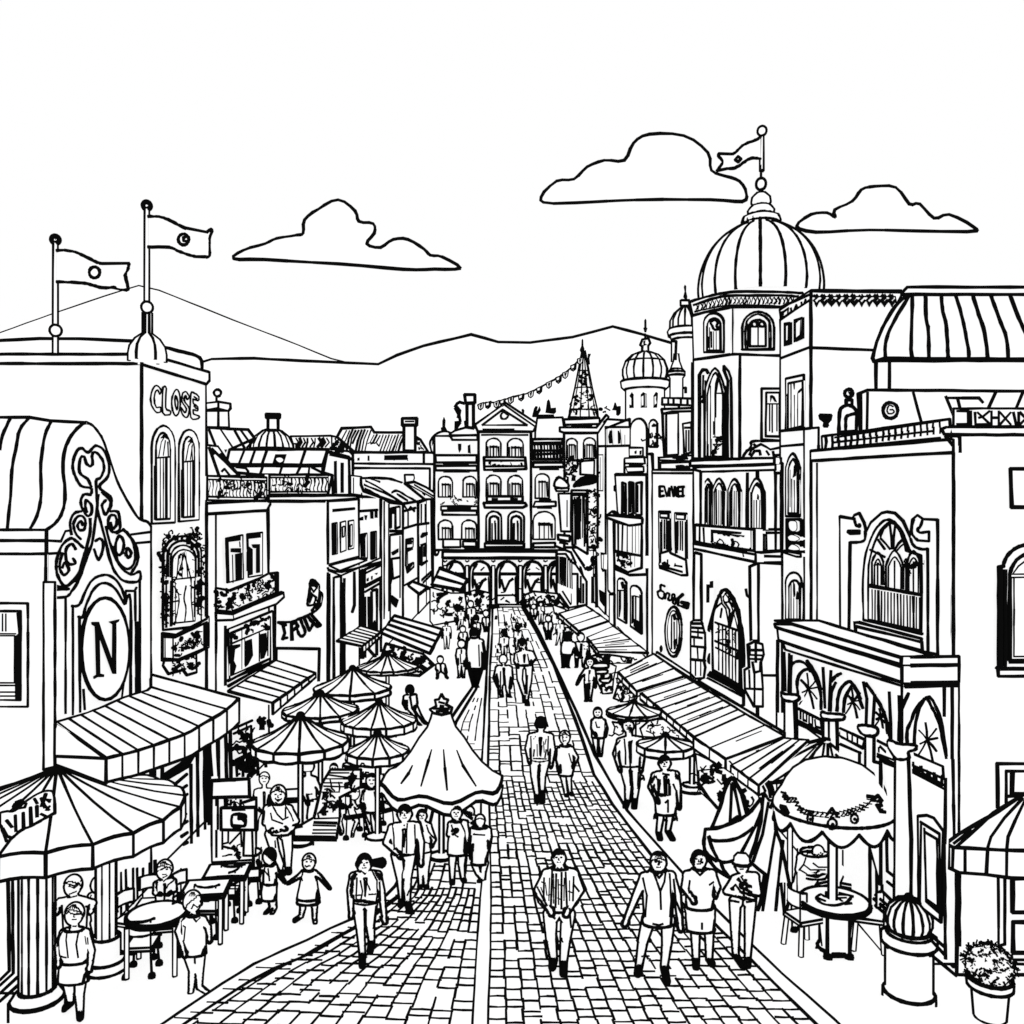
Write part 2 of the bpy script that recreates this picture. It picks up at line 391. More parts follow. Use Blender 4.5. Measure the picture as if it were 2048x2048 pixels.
    builders = [(B_body, V, Fs)]
    # hair
    if hair:
        bh = B('hair', root, None, w=w); hv, hf = ellipsoid(hd + (0, 0, hx * .06) - fd * hx * .08, hx * 1.07, hx * 1.14, hx * 1.33, 32, 22); hv = np.array(hv)
        keep = []
        for f in hf:
            c = (hv[list(f)].mean(0) - hd) / hx; front = float(c @ fd)
            up = c[2]
            if face == 'b' and hair != 'h': ok = up > -.75
            else: ok = up > .12 + .98 * front if front > 0 else up > .12 + 1.1 * front
            if hair == 'l': ok = ok or (front < .25)
            if ok: keep.append(f)
        hm = np.full(len(keep), 1 if hair in 'kl' else 0); hq = proj(hv)[[f[0] for f in keep]] if keep else np.zeros((0, 2))
        for bp in [t for t in black.split(';') if t.strip()]:
            if len(hm): hm[inside(px(bp), hq)] = 1
        bh.faces(hv, keep, 0); bh.M = hm.tolist()
        if hair in 'wh':
            bh.contour(hv, keep, w); cnt = {}
            for f in keep:
                for i in range(len(f)): e = tuple(sorted((f[i], f[(i + 1) % len(f)]))); cnt[e] = cnt.get(e, 0) + 1
            for e, c_ in cnt.items():
                if c_ == 1: r_ = w * .24 * Yb / F; bh.S.append((hv[e[0]], hv[e[1]], r_, r_))
        builders.append((bh, hv, keep))
    for g in garm:
        nmg, rows, *opt = g; rows = [(x, y, hw) for x, y, hw in [tuple(float(v) for v in t.split(',')) for t in rows.split()]]
        pr = px([(a, b) for a, b, _ in rows]); rows = [(pr[i][0], pr[i][1], rows[i][2] * CR[2]) for i in range(len(rows))]
        blackg = 'k' in opt; bg = B(nmg, root, None, w=w); gv, gf = loft(rows, Yb, .62 if 'thin' not in opt else .35, dy=-.01)
        gv = np.array(gv); bg.faces(gv, gf, 1 if blackg else 0); bg.contour(gv, gf, w); n = 16
        bg.line3(gv[-n:], w, True, j=0)
        if 'top' in opt: bg.line3(gv[:n], w, True, j=0)
        builders.append((bg, gv, gf))
    if auto and near is not False and J is not None:
        pass
    # surface marks, laid on whatever part they touch
    trees = []
    for b_, v, f in builders:
        if f: trees.append((b_, BVHTree.FromPolygons([tuple(x) for x in v], [tuple(x) for x in f])))
    def mark(pts, ww):
        p = np.array(pts, float); out = []; cnt = {}
        dense = [p[0]]
        for a, b in zip(p[:-1], p[1:]):
            n = max(1, int(np.linalg.norm(b - a) / 6))
            dense += [a + (b - a) * i / n for i in range(1, n + 1)]
        for qd, rv in zip(dense, ray(np.array(dense))):
            dv = Vector(rv / np.linalg.norm(rv)); best = None
            for b_, t in trees:
                h_, nn, ii, ds = t.ray_cast(Vector(EYE), dv)
                if h_ is not None and (best is None or ds < best[1]): best = (b_, ds, np.array(h_))
            if best: out.append((best[0], best[2]))
            else: out.append(None)
        for i in range(len(out) - 1):
            a, b = out[i], out[i + 1]
            if a and b and abs(a[1][1] - b[1][1]) < .25: a[0].S.append((a[1], b[1], ww / 2 * a[1][1] / F, ww / 2 * b[1][1] / F))
    for s_, ww in ((ink, w * .74), (thin, w * .5)):
        for t in [t for t in s_.split(';') if t.strip()]: mark(px(t), ww)
    if auto:
        hc = np.array(P['head']); sv2 = R
        if hair in ('w', 'h') and hp > 120 and face in 'flr':
            for q_ in (-.5, -.22, .05, .3, .55): mark([hc + (R * q_, -R * .75), hc + (R * (q_ * .6 - .08), -R * 1.05), hc + (R * (q_ * .35), -R * 1.3)], w * .42)
        if face == 'f' and hp > 85:
            e = .38
            for sg in (-1, 1): mark([hc + (sg * R * e - R * .12, -R * .1), hc + (sg * R * e + R * .12, -R * .12)], w * .6)
            if hp > 150:
                mark([hc + (0, 0), hc + (-R * .1, R * .32), hc + (R * .1, R * .34)], w * .45)
            mark([hc + (-R * .28, R * .66), hc + (R * .28, R * .64)], w * .55)
        mid = (np.array(P['pL']) + np.array(P['pR'])) / 2; hw = abs(P['pR'][0] - P['pL'][0]) / 2 + hp * .035
        if not garm: mark([mid + (-hw, -hp * .01), mid + (0, hp * .006), mid + (hw, -hp * .01)], w * .8)
        if not garm: mark([mid + (0, hp * .03), mid + (-hw * .05, hp * .13)], w * .7)
        nk = np.array(P['neck'])
        if face == 'f': mark([nk + (-hp * .035, -hp * .005), nk + (0, hp * .03), nk + (hp * .035, -hp * .005)], w * .7)
    for b_, v, f in builders: b_.done()
    CR[:] = sv
    return root
# ================================================================ setting
g = B('ground', None, None); g.faces([(-900, -60, 0), (900, -60, 0), (900, 2500, 0), (-900, 2500, 0)], [(0, 1, 2, 3)]); tagit(g.done(), kind='structure')
FULL = (0, 0, 2048)
def cloud(label, s):
    cr(*FULL); b = B('cloud', None, PY(900), w=5.6); b.poly(sm(s, True, 3), th=30); tagit(b.done(), label, 'cloud', kind='structure')
cloud('low cloud over the left rooftops', "441,488 460,472 500,460 522,450 560,444 572,440 575,415 600,395 638,377 670,398 677,418 704,422 706,440 692,460 718,467 742,452 770,452 800,470 812,482 835,485 868,506 820,508 760,508 640,498 500,490")
cloud('large cloud behind the dome flag', "1021,372 1050,342 1083,338 1108,315 1140,303 1178,303 1195,270 1225,254 1290,256 1335,288 1342,322 1370,333 1395,342 1408,365 1400,380 1340,377 1200,377 1045,384")
cloud('small cloud right of the dome', "1503,427 1530,405 1560,402 1575,410 1575,396 1608,380 1625,358 1650,352 1690,354 1715,385 1735,385 1762,412 1790,405 1835,428 1825,437 1640,434 1540,438")
def hill(s, Y, w, k=2):
    cr(*FULL); top = sm(s, False, k); b = B('hills', None, PY(Y), w=w); T = PY(Y).at(px(top)); n = len(T)
    Fo = T.copy(); Fo[:, 1] -= 120; Fo[:, 2] = 0; Bk = T.copy(); Bk[:, 1] += 150; Bk[:, 2] = 0
    b.faces(np.vstack([Fo, T, Bk]), [(i, i + 1, n + i + 1, n + i) for i in range(n - 1)] + [(n + i, n + i + 1, 2 * n + i + 1, 2 * n + i) for i in range(n - 1)])
    b.line3(T, w); tagit(b.done(), kind='structure')
hill("-60,648 0,628 100,592 200,558 262,539 300,548 440,604 560,650 625,677 720,700", 1150, 3.4, 1)
hill("330,705 375,686 400,678 480,677 600,683 714,688 750,671 800,653 889,632 940,646 1000,647 1080,637 1156,617 1210,631 1266,648 1400,690 1500,700", 800, 6.2, 1)
# road with setts
def ev(pts, y):
    for (x0, y0), (x1, y1) in zip(pts[:-1], pts[1:]):
        if min(y0, y1) <= y <= max(y0, y1): return x0 + (x1 - x0) * (y - y0) / (y1 - y0 + 1e-9)
    return pts[0][0] if abs(y - pts[0][1]) < abs(y - pts[-1][1]) else pts[-1][0]
KLi = [(280, 2110), (380, 2042), (444, 2000), (499, 1965), (550, 1939), (600, 1918), (656, 1886), (706, 1859), (775, 1809), (796, 1793), (850, 1690), (880, 1560), (912, 1446), (952, 1380), (966, 1335)]
KLo = [(230, 2110), (328, 2048), (444, 1970), (507, 1931), (565, 1904), (613, 1883), (661, 1859), (703, 1841), (772, 1793), (791, 1774), (838, 1680), (866, 1560), (904, 1436), (944, 1377), (966, 1330)]
SL = [(942, 2110), (945.5, 2040), (953, 1900), (960, 1800), (963, 1769), (962, 1640), (962.6, 1536), (968, 1450), (974, 1330), (977, 1270), (980, 1216)]
SR = [(975, 2110), (976, 2040), (981, 1900), (982, 1769), (979, 1640), (976, 1536), (978, 1450), (980, 1330), (984, 1270), (985, 1216)]
KRi = [(1700, 2110), (1630, 2048), (1548, 1968), (1501, 1920), (1440, 1860), (1370, 1790), (1302, 1711), (1225, 1610), (1188, 1550), (1164, 1478), (1137, 1406), (1108, 1332), (1074, 1266), (1045, 1216)]
KRo = [(1740, 2110), (1668, 2040), (1564, 1949), (1506, 1894), (1430, 1818), (1365, 1748), (1328, 1706), (1254, 1623), (1190, 1512), (1153, 1425), (1111, 1335), (1078, 1266), (1049, 1216)]
cr(0, 0, 1932)
def gsheet(name, a, bb, z, w=6, lines=True):
    b = B(name, None, GND, w=w); A = [G(*p) + (0, 0, z) for p in a]; C = [G(*p) + (0, 0, z) for p in bb]; n = min(len(A), len(C))
    V = A + C[::-1]; b.faces(V, [tuple(range(len(V)))])
    if lines: b.line3(A, w, j=.4); b.line3(C, w, j=.4)
    return b
b = gsheet('road', KLi, KRi, .004, 0, False); tagit(b.done(), kind='structure')
b = gsheet('kerb', KLo, KLi, .010); tagit(b.done(), kind='structure')
b = gsheet('kerb', KRi, KRo, .010); tagit(b.done(), kind='structure')
b = gsheet('centre_gutter', SL, SR, .008, 4.6); tagit(b.done(), kind='structure')
def setts(A, Bd, ncol, ylist, skip, wf, tilt=0, pr=lambda y: .93):
    b = B('setts', None, GND, w=3); Z = np.array([0, 0, .006])
    def X(t, y): a, c = ev(A, y), ev(Bd, y); return a + (c - a) * t
    for i, (y0, y1) in enumerate(zip(ylist[:-1], ylist[1:])):
        st = skip(y0); w = wf(y0); cols = list(range(0, ncol + 1, st)); off = .5 if False else 0
        for k in cols[1:-1]:
            t = k / ncol + random.uniform(-.004, .004)
            if random.random() < (.93 if y0 > 1500 else .78): b.line3([G(X(t, y0), y0 + tilt * (X(t, y0) - X(1, y0))) + Z, G(X(t, y1), y1 + tilt * (X(t, y1) - X(1, y1))) + Z], w, j=.3)
        ph = 0
        for k0, k1 in zip(cols[:-1], cols[1:]):
            if random.random() > pr(y0): continue
            dy = random.uniform(-.32, .32) * (y0 - y1); t0, t1 = k0 / ncol, k1 / ncol
            ya = y0 + dy; xa, xb = X(t0, y0), X(t1, y0)
            b.line3([G(xa, ya + tilt * (xa - X(1, y0))) + Z, G((xa + xb) / 2, ya + tilt * ((xa + xb) / 2 - X(1, y0)) + random.uniform(-.8, .8)) + Z, G(xb, ya + tilt * (xb - X(1, y0))) + Z], w, j=.2)
    tagit(b.done(), 'rows of small stone setts across the road', 'setts', kind='stuff')
ys = [2085.0]
while ys[-1] > 1216: ys.append(ys[-1] - (7.6 + max(ys[-1] - 1400, 0) * .0215))
setts(SR, KRi, 18, ys, lambda y: 1 if y > 1570 else 2 if y > 1290 else 3, lambda y: 4.6 if y > 1700 else 4.0 if y > 1450 else 3.4 if y > 1300 else 2.6, pr=lambda y: .93 if y > 1560 else .6 if y > 1450 else .28)
setts(KLi, SL, 13, [y for y in ys if y > 1700], lambda y: 1 if y > 1790 else 2, lambda y: 4.6, .035)
setts(KLi, SL, 12, [y for y in ys if 1390 < y < 1540], lambda y: 3, lambda y: 3, pr=lambda y: .08)
cr(*(740, 1160, 512)); b = B('road_wear', None, GND, w=3)
for _ in range(60):
    x, y = random.uniform(930, 1190), random.uniform(250, 560); b.ln([(x, y), (x + random.uniform(-8, 14), y + random.uniform(10, 34))], random.choice((2.5, 3, 5)))
tagit(b.done(), 'worn marks in the far end of the stone road', 'road wear', kind='stuff')

# ================================================================ left foreground shop with the letter N
XN = -6.1
T = thing('shop_building', 'white shop with a barrel roof and a large letter N in an oval', 'building', P3(0, 1977, 11.7) * (1, 1, 0))
cr(0, 820)
FA = PY(11.7)
part('wall', T, FA, ["-400,1085 345,1085 345,4400 -400,4400"], w=5.5, th=10)
part('cornice', T, FA, ["-400,905 350,905 350,985 -400,985;-400,985 350,985 350,1085 -400,1085"], lift=4)
b = B('roof', T, PY(11.85)); 
b.poly(toL("-400,55 0,55 220,55 380,80 640,95") + sm("620,105 540,190 490,300 475,430 490,600 480,740 430,840 350,905") + toL("-400,905"), lift=0, th=10)
for s in ("75,70 20,190 0,300", "215,65 150,150 120,300 90,450 80,650 55,900", "385,90 340,190 310,400 310,650 280,800 230,890"): b.ln(sm(s), 5.5, lift=1)
b.done()
side = PX(XN)
b = B('gable_wall', T, side)
top = sm("350,905 430,840 480,740 490,600 475,430 490,300 540,190 620,100") + sm("650,95 700,120 760,200 800,300 860,480 900,580 1000,760 1055,825 1110,845 1135,880") + [(1135, 1300)]
q = px(top); sv = list(CR); cr(0, 0, 1932); pts = [tuple(t) for t in q]; pts += [(pts[-1][0], ground_py(pts[-1][0], XN)), (pts[0][0], ground_py(pts[0][0], XN))]
b.poly(pts, th=30, w=5.8); CR[:] = sv
b.ln("350,985 455,990 490,915 520,910;350,1085 435,1080;985,940 1135,920;1020,1005 1135,995", 5)
b.done()
b = B('crest_ornament', T, side, 3, w=5)
for s in ("690,580 660,520 600,470 605,370 635,352 650,400 680,425 700,400 695,340 720,318 770,370 785,440 760,510 725,540 735,700 735,760",
          "690,630 685,590 610,570 560,480 550,400 580,310 620,290 665,320 720,270 780,300 820,400 815,500 750,580 830,650 840,720 800,790",
          "685,640 630,640 610,700 630,760 660,800 690,780 690,720 650,680 645,740 655,770", "615,765 560,780 530,850 540,940", "610,975 570,930 555,860 580,810 620,800 645,840 635,900 600,905 585,870 610,840 625,870",
          "630,1040 570,985 530,970 470,1020 430,1120 425,1200 440,1260 490,1330 560,1290 600,1220 640,1080", "570,1050 540,1010 500,1050 500,1130 530,1165 570,1155 550,1120", "470,1080 450,1180 480,1245 520,1210 490,1150 470,1190",
          "740,640 730,750 700,980 660,1100 600,1270 540,1370 500,1410 420,1415", "680,820 680,920 650,1050 600,1220 500,1330 410,1330 415,1355 520,1350", "735,760 790,960 830,1130 880,1240 950,1295 1050,1290 1055,1220 990,1240 900,1170 830,1000 800,880",
          "770,620 830,680 830,730 795,790 770,720 800,680", "835,765 890,770 905,850 900,910 850,920 815,870 830,800 870,800 880,860 850,900 835,850", "880,930 940,910 1000,990 1020,1080 1010,1160 960,1200 890,1140 870,1030 900,950 935,1000 920,1080 885,1090 860,1030",
          "990,1230 1040,1140 1020,1010 930,900", "950,1100 960,1040 990,1080 970,1115 945,1080", "720,990 760,970 780,1030 745,1130 710,1050"):
    b.ln(sm(s), 5)
b.done()
b = B('niche_moulding', T, side, 3, w=5)
b.ln(sm("545,1480 600,1470 640,1380 700,1280 790,1245 860,1270 920,1350 945,1440 945,1460 985,1440 985,2190"), 5); b.ln(sm("590,1560 625,1560 650,1470 710,1350 790,1305 870,1350 920,1430 940,1465"), 5)
b.ln("415,1420 415,2300;495,1420 495,2290;550,1485 550,2300;600,1560 605,2280;950,1365 1015,1365 1030,1340;950,1365 950,1460;1020,1370 1030,2130;1055,1290 1055,2120;1040,1600 1040,2100;630,2110 640,2260;920,2170 940,2010;985,1900 985,2120", 4.6)
b.done()
cr(0, 1180)
o = B('oval_sign', T, side, 4, w=6.5); o.poly(ell(792, 443, 180, 385), th=6); os_ = o.done()
b = B('letter', os_, side, 8); b.blk("695,243 745,243 775,330 852,545 855,260 825,240 900,221 895,237 877,250 877,632 855,632 752,345 755,632 785,640 783,655 735,656 713,670 712,652 733,638 725,330 722,275 700,262"); b.done()
part('corner_post', T, FA, ["330,-60 415,-60 415,1335 330,1355"], lift=5, w=5)
win(T, FA, "-90,100 210,100 210,880 -90,880", "-90,160 155,160 155,830 -90,830", ln="-60,330 120,330;20,180 20,310;45,180 45,310;-60,345 110,345 110,700 -60,700;-60,720 130,720;-60,770 130,770;-60,800 140,800", blk="125,175 160,165 160,830 115,830 115,350 140,330", lift=4)
# awning with deep valance
def awning(label, back, front, val, n, Yb, Yf, lw=5.2, group=None, sides=True, cat='awning', scal=0, extra=0, name='awning', vall=None):
    """back/front: polylines left to right (crop units), Yb/Yf: depths at their ends"""
    bp, fp = px(back), px(front)
    def lerp(p, Ys, t):
        d = np.concatenate([[0], np.cumsum(np.linalg.norm(np.diff(p, axis=0), axis=1))]); d /= d[-1]
        x = np.interp(t, d, p[:, 0]); y = np.interp(t, d, p[:, 1]); Y = 1 / np.interp(t, [0, 1], [1 / Ys[0], 1 / Ys[1]]); return P3(x, y, Y), Y
    r = thing(name, label, cat, lerp(bp, Yb, .5)[0] * (1, 1, 1), group)
    c = B('canopy', r, None, w=lw); m = max(n * 2, 8); A = [lerp(bp, Yb, i / m)[0] for i in range(m + 1)]; Fr = [lerp(fp, Yf, i / m)[0] for i in range(m + 1)]
    V = A + Fr; c.faces(V, [(i, i + 1, m + 2 + i, m + 1 + i) for i in range(m)])
    V2 = [v - (0, 0, .05) for v in V]; c.faces(V2, [(i, m + 1 + i, m + 2 + i, i + 1) for i in range(m)])
    c.line3(A, lw); c.line3(Fr, lw); c.line3([A[0], Fr[0]], lw); c.line3([A[-1], Fr[-1]], lw)
    for i in range(1, n): c.line3([lerp(bp, Yb, i / n)[0], lerp(fp, Yf, i / n)[0]], lw * .95)
    for i in range(extra):
        t = random.random(); a, f_ = lerp(bp, Yb, t)[0], lerp(fp, Yf, t)[0]; u = random.uniform(.1, .4); c.line3([a + (f_ - a) * u, a + (f_ - a) * (u + .45)], lw * .75)
    c.done()
    if val:
        v = B('valance', r, None, w=lw); vh = [(vall or (val, val))[0] * CR[2], (vall or (val, val))[1] * CR[2]]; Dn = []
        for i in range(m + 1):
            p, Y = lerp(fp, Yf, i / m); hh = vh[0] + (vh[1] - vh[0]) * i / m; sc = (math.sin(i * math.pi / 2) ** 2) * scal * hh; Dn.append(p - (0, 0, (hh - sc) * Y / F))
        v.faces(Fr + Dn, [(i, i + 1, m + 2 + i, m + 1 + i) for i in range(m)]); V3 = [q + (0, .04, 0) for q in Fr + Dn]; v.faces(V3, [(m + 1 + i, m + 2 + i, i + 1, i) for i in range(m)])
        v.line3(Dn, lw); v.line3([Fr[0], Dn[0]], lw); v.line3([Fr[-1], Dn[-1]], lw)
        for i in range(1, n): k = i * m // n; v.line3([Fr[k], Dn[k]], lw * .95)
        v.done()
    return r
cr(0, 1180)
awning('wide striped awning with a deep valance below the letter N', "425,1000 500,980 630,940 780,885 920,820 1030,785 1140,755 1140,640", "800,1270 1030,1215 1240,1145 1430,1075 1540,1005 1640,950 1740,880 1800,820", 180, 9, (11.8, 15.3), (10.2, 13.6), 5.8)
awn = [o for o in COL.objects if o.name.startswith('awning')][0]
part('side_flap', awn, PAB(110, 11.3, 211, 10.21), ["425,1255 800,1272 800,1460 425,1320"], w=5.6)
b = B('side_panel', awn, None, w=5.6); A0 = P3(112.5, 1445, 11.75); b.faces([A0, P3(211, 1516, 10.2), P3(112, 1513, 11.3)], [(0, 1, 2)]); b.done()

# ================================================================ tower with the word CLOSE
cr(0, 380)
XC = -6.25; YC = 15.15
T = thing('corner_tower', 'tall plain corner building lettered CLOSE with two arched windows', 'building', P3(283, 1760, YC) * (1, 1, 0))
part('wall', T, PY(YC), ["-500,1310 1068,1310 1068,5300 -500,5300"], th=30)
part('parapet', T, PY(YC), ["-500,1240 1068,1240 1068,1310 -500,1310"], lift=4)
cr(0, 380); lwall(T, XC, "1068,1315 1550,1465", name='side_wall')
cr(0, 380)
part('parapet', T, PX(XC), ["1070,1225 1575,1375 1575,1440 1555,1465 1070,1315"], lift=5)
b = B('roof', T, PY(18.7), w=6); b.poly(toL("-500,1140 0,1135 300,1122 600,1122 990,1140") + sm("1070,1150 1220,1180 1350,1215 1480,1250 1520,1290 1525,1370") + toL("1500,1500 -500,1500"), th=4); b.done()
b = B('lettering', T, PX(XC), 3, w=4)
for s, c in (("1210,1500 1180,1475 1150,1510 1137,1580 1150,1640 1185,1680 1215,1670 1210,1640 1180,1640 1165,1590 1170,1530 1190,1510 1205,1540 1215,1520", 1),
          ("1238,1485 1228,1510 1228,1680 1280,1695 1287,1670 1250,1640 1255,1500", 1), ("1330,1505 1300,1560 1298,1640 1320,1700 1345,1690 1360,1620 1355,1540", 1), ("1325,1550 1320,1600 1335,1660 1342,1600", 1),
          ("1425,1550 1400,1520 1375,1545 1375,1600 1405,1650 1395,1680 1365,1640 1375,1690 1405,1718 1425,1690 1425,1640 1390,1590 1400,1550 1410,1580 1425,1570", 1),
          ("1440,1540 1470,1535 1500,1560 1495,1590 1460,1580 1460,1610 1490,1635 1490,1665 1460,1660 1462,1690 1500,1705 1495,1725 1440,1715", 1), ("1465,1560 1485,1575", 0), ("1465,1630 1480,1650", 0)):
    b.ln(sm(s, bool(c), 3), 3.7, closed=bool(c))
b.done()
cr(0, 820)
for x0, y0, x1, y1, s in ((1145, 122, 1318, 858, -.06), (1350, 152, 1500, 842, -.08)):
    W = x1 - x0
    win(T, PX(XC), arch(x0, y0, x1, y1, 'r', s, sp=W * .95), arch(x0 + 32, y0 + 52, x1 - 36, y1 - 32, 'r', s, sp=W * .75),
        ln=f"{x0+32},{y0+240} {x1-40},{y0+232};{x0+62},{y0+240} {x0+62},{y1-35};{x0+85},{y0+240} {x0+85},{y1-35};{x0+50},{y0+230} {x0+70},{y0+120} {x0+100},{y0+70};{x0+85},{y0+220} {x0+100},{y0+110};{x1-55},{y0+120} {x1-50},{y0+230}",
        blk=f"{x0+105},{y0+240} {x0+118},{y0+240} {x0+118},{y1-40} {x0+105},{y1-40};{x0+70},{y0+90} {x0+100},{y0+55} {x1-50},{y0+100} {x0+100},{y0+85}", thin=f"{x1-30},{y0+200} {x1-30},{y1-200};{x0+20},{y0+300} {x0+20},{y1-30}", w=4.4)
N = part('niche', T, PX(XC), [arch(1230, 960, 1515, 1660, 'r', -.1)], lift=4, w=5)
b = B('arch_moulding', N, PX(XC), 8, w=5); b.ln(arch(1265, 985, 1500, 1255, 'r', 0)); b.ln(arch(1290, 1020, 1475, 1260, 'r', 0), 4)
scribble(b, "1290,1050 1470,1050 1480,1260 1290,1260", 16); b.done()
b = B('drapery', N, PX(XC), 9, w=4.2); b.poly(arch(1300, 1060, 1470, 1610, 'r', -.1), w=4); b.ln(sm("1385,1080 1360,1180 1330,1260 1305,1300")); b.ln(sm("1385,1080 1420,1200 1440,1300 1440,1420 1455,1590")); b.ln(sm("1310,1330 1345,1400 1340,1500 1315,1620")); b.ln(sm("1400,1330 1385,1420 1400,1500 1390,1600"))
b.ln("1300,1280 1470,1262;1372,1080 1372,1270;1345,1100 1330,1270;1400,1100 1415,1265", 3.8); b.ln("1255,1300 1255,1640;1290,1290 1290,1630;1320,1300 1320,1600;1465,1290 1465,1560;1495,1290 1495,1540;1240,1460 1340,1440", 4); scribble(b, "1250,1280 1340,1280 1330,1620 1250,1640", 16, 2.8, (6, 14), .1); scribble(b, "1430,1300 1510,1300 1510,1520 1440,1560", 8, 2.8, (6, 14), .2); b.done()
pv = thing('climbing_plant', 'leafy climbing plant trained around the arched niche on the tower', 'plant', PX(XC).at(px("1380,1700"))[0]); b = B('leaves', pv, PX(XC), 10, w=3)
for quad, n in (("1230,930 1520,900 1530,960 1235,1010", 34), ("1215,1000 1270,980 1270,1280 1215,1290", 28), ("1490,960 1550,960 1555,1280 1500,1250", 22), ("1225,1290 1260,1290 1270,1640 1230,1650", 20), ("1480,1280 1520,1280 1520,1520 1480,1540", 22)): scribble(b, quad, n, 3, (5, 13), .18)
b.done()
bal = part('balcony', T, PX(XC), ["1225,1685 1330,1700 1560,1575 1560,1560 1575,1560 1575,1790 1480,1840 1350,1890 1225,1890", "1240,1890 1350,1890 1475,1830 1480,1980 1410,2000 1380,1960 1270,1990 1230,1930"], ln="1225,1710 1320,1715 1560,1600;1240,1720 1240,1870;1300,1730 1300,1870;1235,1875 1340,1880 1560,1790", blk="1540,1620 1575,1600 1575,1780 1540,1800", lift=10, w=5)
b = B('planting', bal, PX(XC), 14, w=3); scribble(b, "1320,1740 1550,1640 1550,1770 1320,1860", 46, 2.8, (5, 13), .25); scribble(b, "1300,1900 1480,1850 1470,1960 1300,1970", 24, 3, (5, 12), .35); b.done()
# flags
def flagpole(label, px0, top, base, fl, Y, emblem, knob, extra=None, w=5.5, lines=None, group='flags on the rooftops'):
    t = thing('flagpole', label, 'flagpole', P3(*px([(px0, base)])[0], Y), group); k = CR[2]
    b = B('pole', t, None, w=4.6); a, c = P3(*px([(px0, base)])[0], Y), P3(*px([(px0, top)])[0], Y); u = Y / F * k
    b.rod(a, c, 14 * u, 12 * u, w=4.6); b.done()
    b = B('finial', t, None, w=6); b.smooth(*ellipsoid(c, 19 * u, 19 * u, 21 * u), w=9); b.done()
    b = B('ball', t, None, w=5.5); b.smooth(*ellipsoid(P3(*px([(px0 + 2, knob)])[0], Y - .05), 34 * u, 34 * u, 36 * u), w=6); b.done()
    f = B('flag', t, PY(Y - .04), w=w); tl = px(sm(fl[0])); bl = px(sm(fl[1])); n = min(len(tl), len(bl))
    wob = lambda x: math.sin((x - tl[0][0]) * .06) * .14
    Tt = [P3(x, y, Y - .03 + wob(x)) for x, y in tl[:n]]; Bb = [P3(x, y, Y - .03 + wob(x)) for x, y in bl[:n]]; R = [P3(x, y, Y - .03 + wob(x)) for x, y in px(sm(fl[2]))]
    V = Tt + Bb; f.faces(V, [(i, i + 1, n + i + 1, n + i) for i in range(n - 1)])
    f.faces([Tt[-1]] + R + [Bb[-1]], [tuple(range(len(R) + 2))])
    f.line3(Tt, w); f.line3(Bb, w); f.line3([Tt[-1]] + R + [Bb[-1]], w); fo = f.done()
    e = B('emblem', fo, PY(Y - .4), w=5)
    for s, wd, cl in emblem: e.ln(s, wd, closed=cl, j=0)
    e.done()
    if extra: extra(t)
    return t
cr(0, 380)
flagpole('shorter rooftop flag with a plain ring emblem, farthest left', 418, 375, 1240, ("430,457 490,457 570,470 650,505 720,540 770,555 860,555", "430,693 540,697 640,703 720,725 780,738 860,735", "975,553 965,590 945,630 955,690 965,750 900,745"), 14.9, [(ell(713, 622, 40, 42, 14), 5.5, True)], 1060)
def domebase(t):
    b = B('dome_base', t, None, w=5.5); c = P3(*px([(1112, 1260)])[0], 14.95); u = 14.95 / F * CR[2]
    b.lathe(c, [(130 * u, -30 * u), (130 * u, 20 * u), (120 * u, 75 * u), (85 * u, 130 * u), (28 * u, 175 * u), (28 * u, 330 * u)], w=5.5, ribs=6, a0=.3); b.done()
flagpole('taller rooftop flag with a letter G ring emblem above the CLOSE wall', 1108, 118, 900, ("1120,200 1200,203 1270,225 1340,260 1400,288 1480,320", "1120,430 1280,433 1350,462 1410,485 1480,503", "1560,320 1600,300 1580,370 1580,495 1540,503"), 14.9, [(ell(1385, 373, 40, 42, 14), 5.5, True), ("1405,350 1385,360 1385,385 1410,385", 5, False)], 885, domebase)
ST.update(k=1.0, b=.88)
# ================================================================ balcony house with blank wall (sign), and the row beyond
XL = -6.2
cr(380, 760)
T = thing('balcony_house', 'white house with a plant filled balcony and a blank wall carrying a curved sign', 'building', P3(480, 1620, 20) * (1, 1, 0))
lwall(T, XL, "125,1010 590,985", name='wall', ln="190,1020 190,2500;575,1000 585,1450")
part('cornice', T, PX(XL), ["125,930 600,905 600,940 575,985 125,1010"], lift=4)
lwall(T, XL + .0, "590,915 1040,915", name='blank_wall', w=5)
part('cornice', T, PX(XL), ["590,875 1290,870 1290,895 1040,915 590,915"], lift=6)
lwall(T, XL, "1040,915 1265,900", name='end_wall', w=5)
rail(T, PX(XL), (130, 725), (575, 735), 180, 16, lift=6)
rail(T, PX(XL), (600, 715), (1040, 715), 150, 14, lift=6)
b = B('planting', T, PX(XL), 10, w=3); scribble(b, "200,740 570,745 570,900 200,900", 34, 3, (6, 16), .2); scribble(b, "620,730 890,730 890,860 620,860", 26, 3, (6, 16), .2); b.done()
part('stair_head', T, PY(26), ["1035,540 1200,580 1205,870 1040,870 1075,720 1005,700"], ln="1060,560 1200,590 1230,600 1230,680;1075,720 1080,860", blk="1085,610 1108,605 1108,720 1112,860 1085,860;1135,620 1162,620 1162,855 1135,855", lift=0)
RF = PY(27)
b = B('roof', T, RF, w=5); b.poly("125,360 440,375 490,440 310,520 290,610 130,520", th=3); b.ln("145,375 195,500;230,370 330,520;340,385 410,510;385,380 450,470;440,375 490,450 430,510;310,520 290,610", 4.5); b.blk("258,525 280,525 268,548", lift=1)
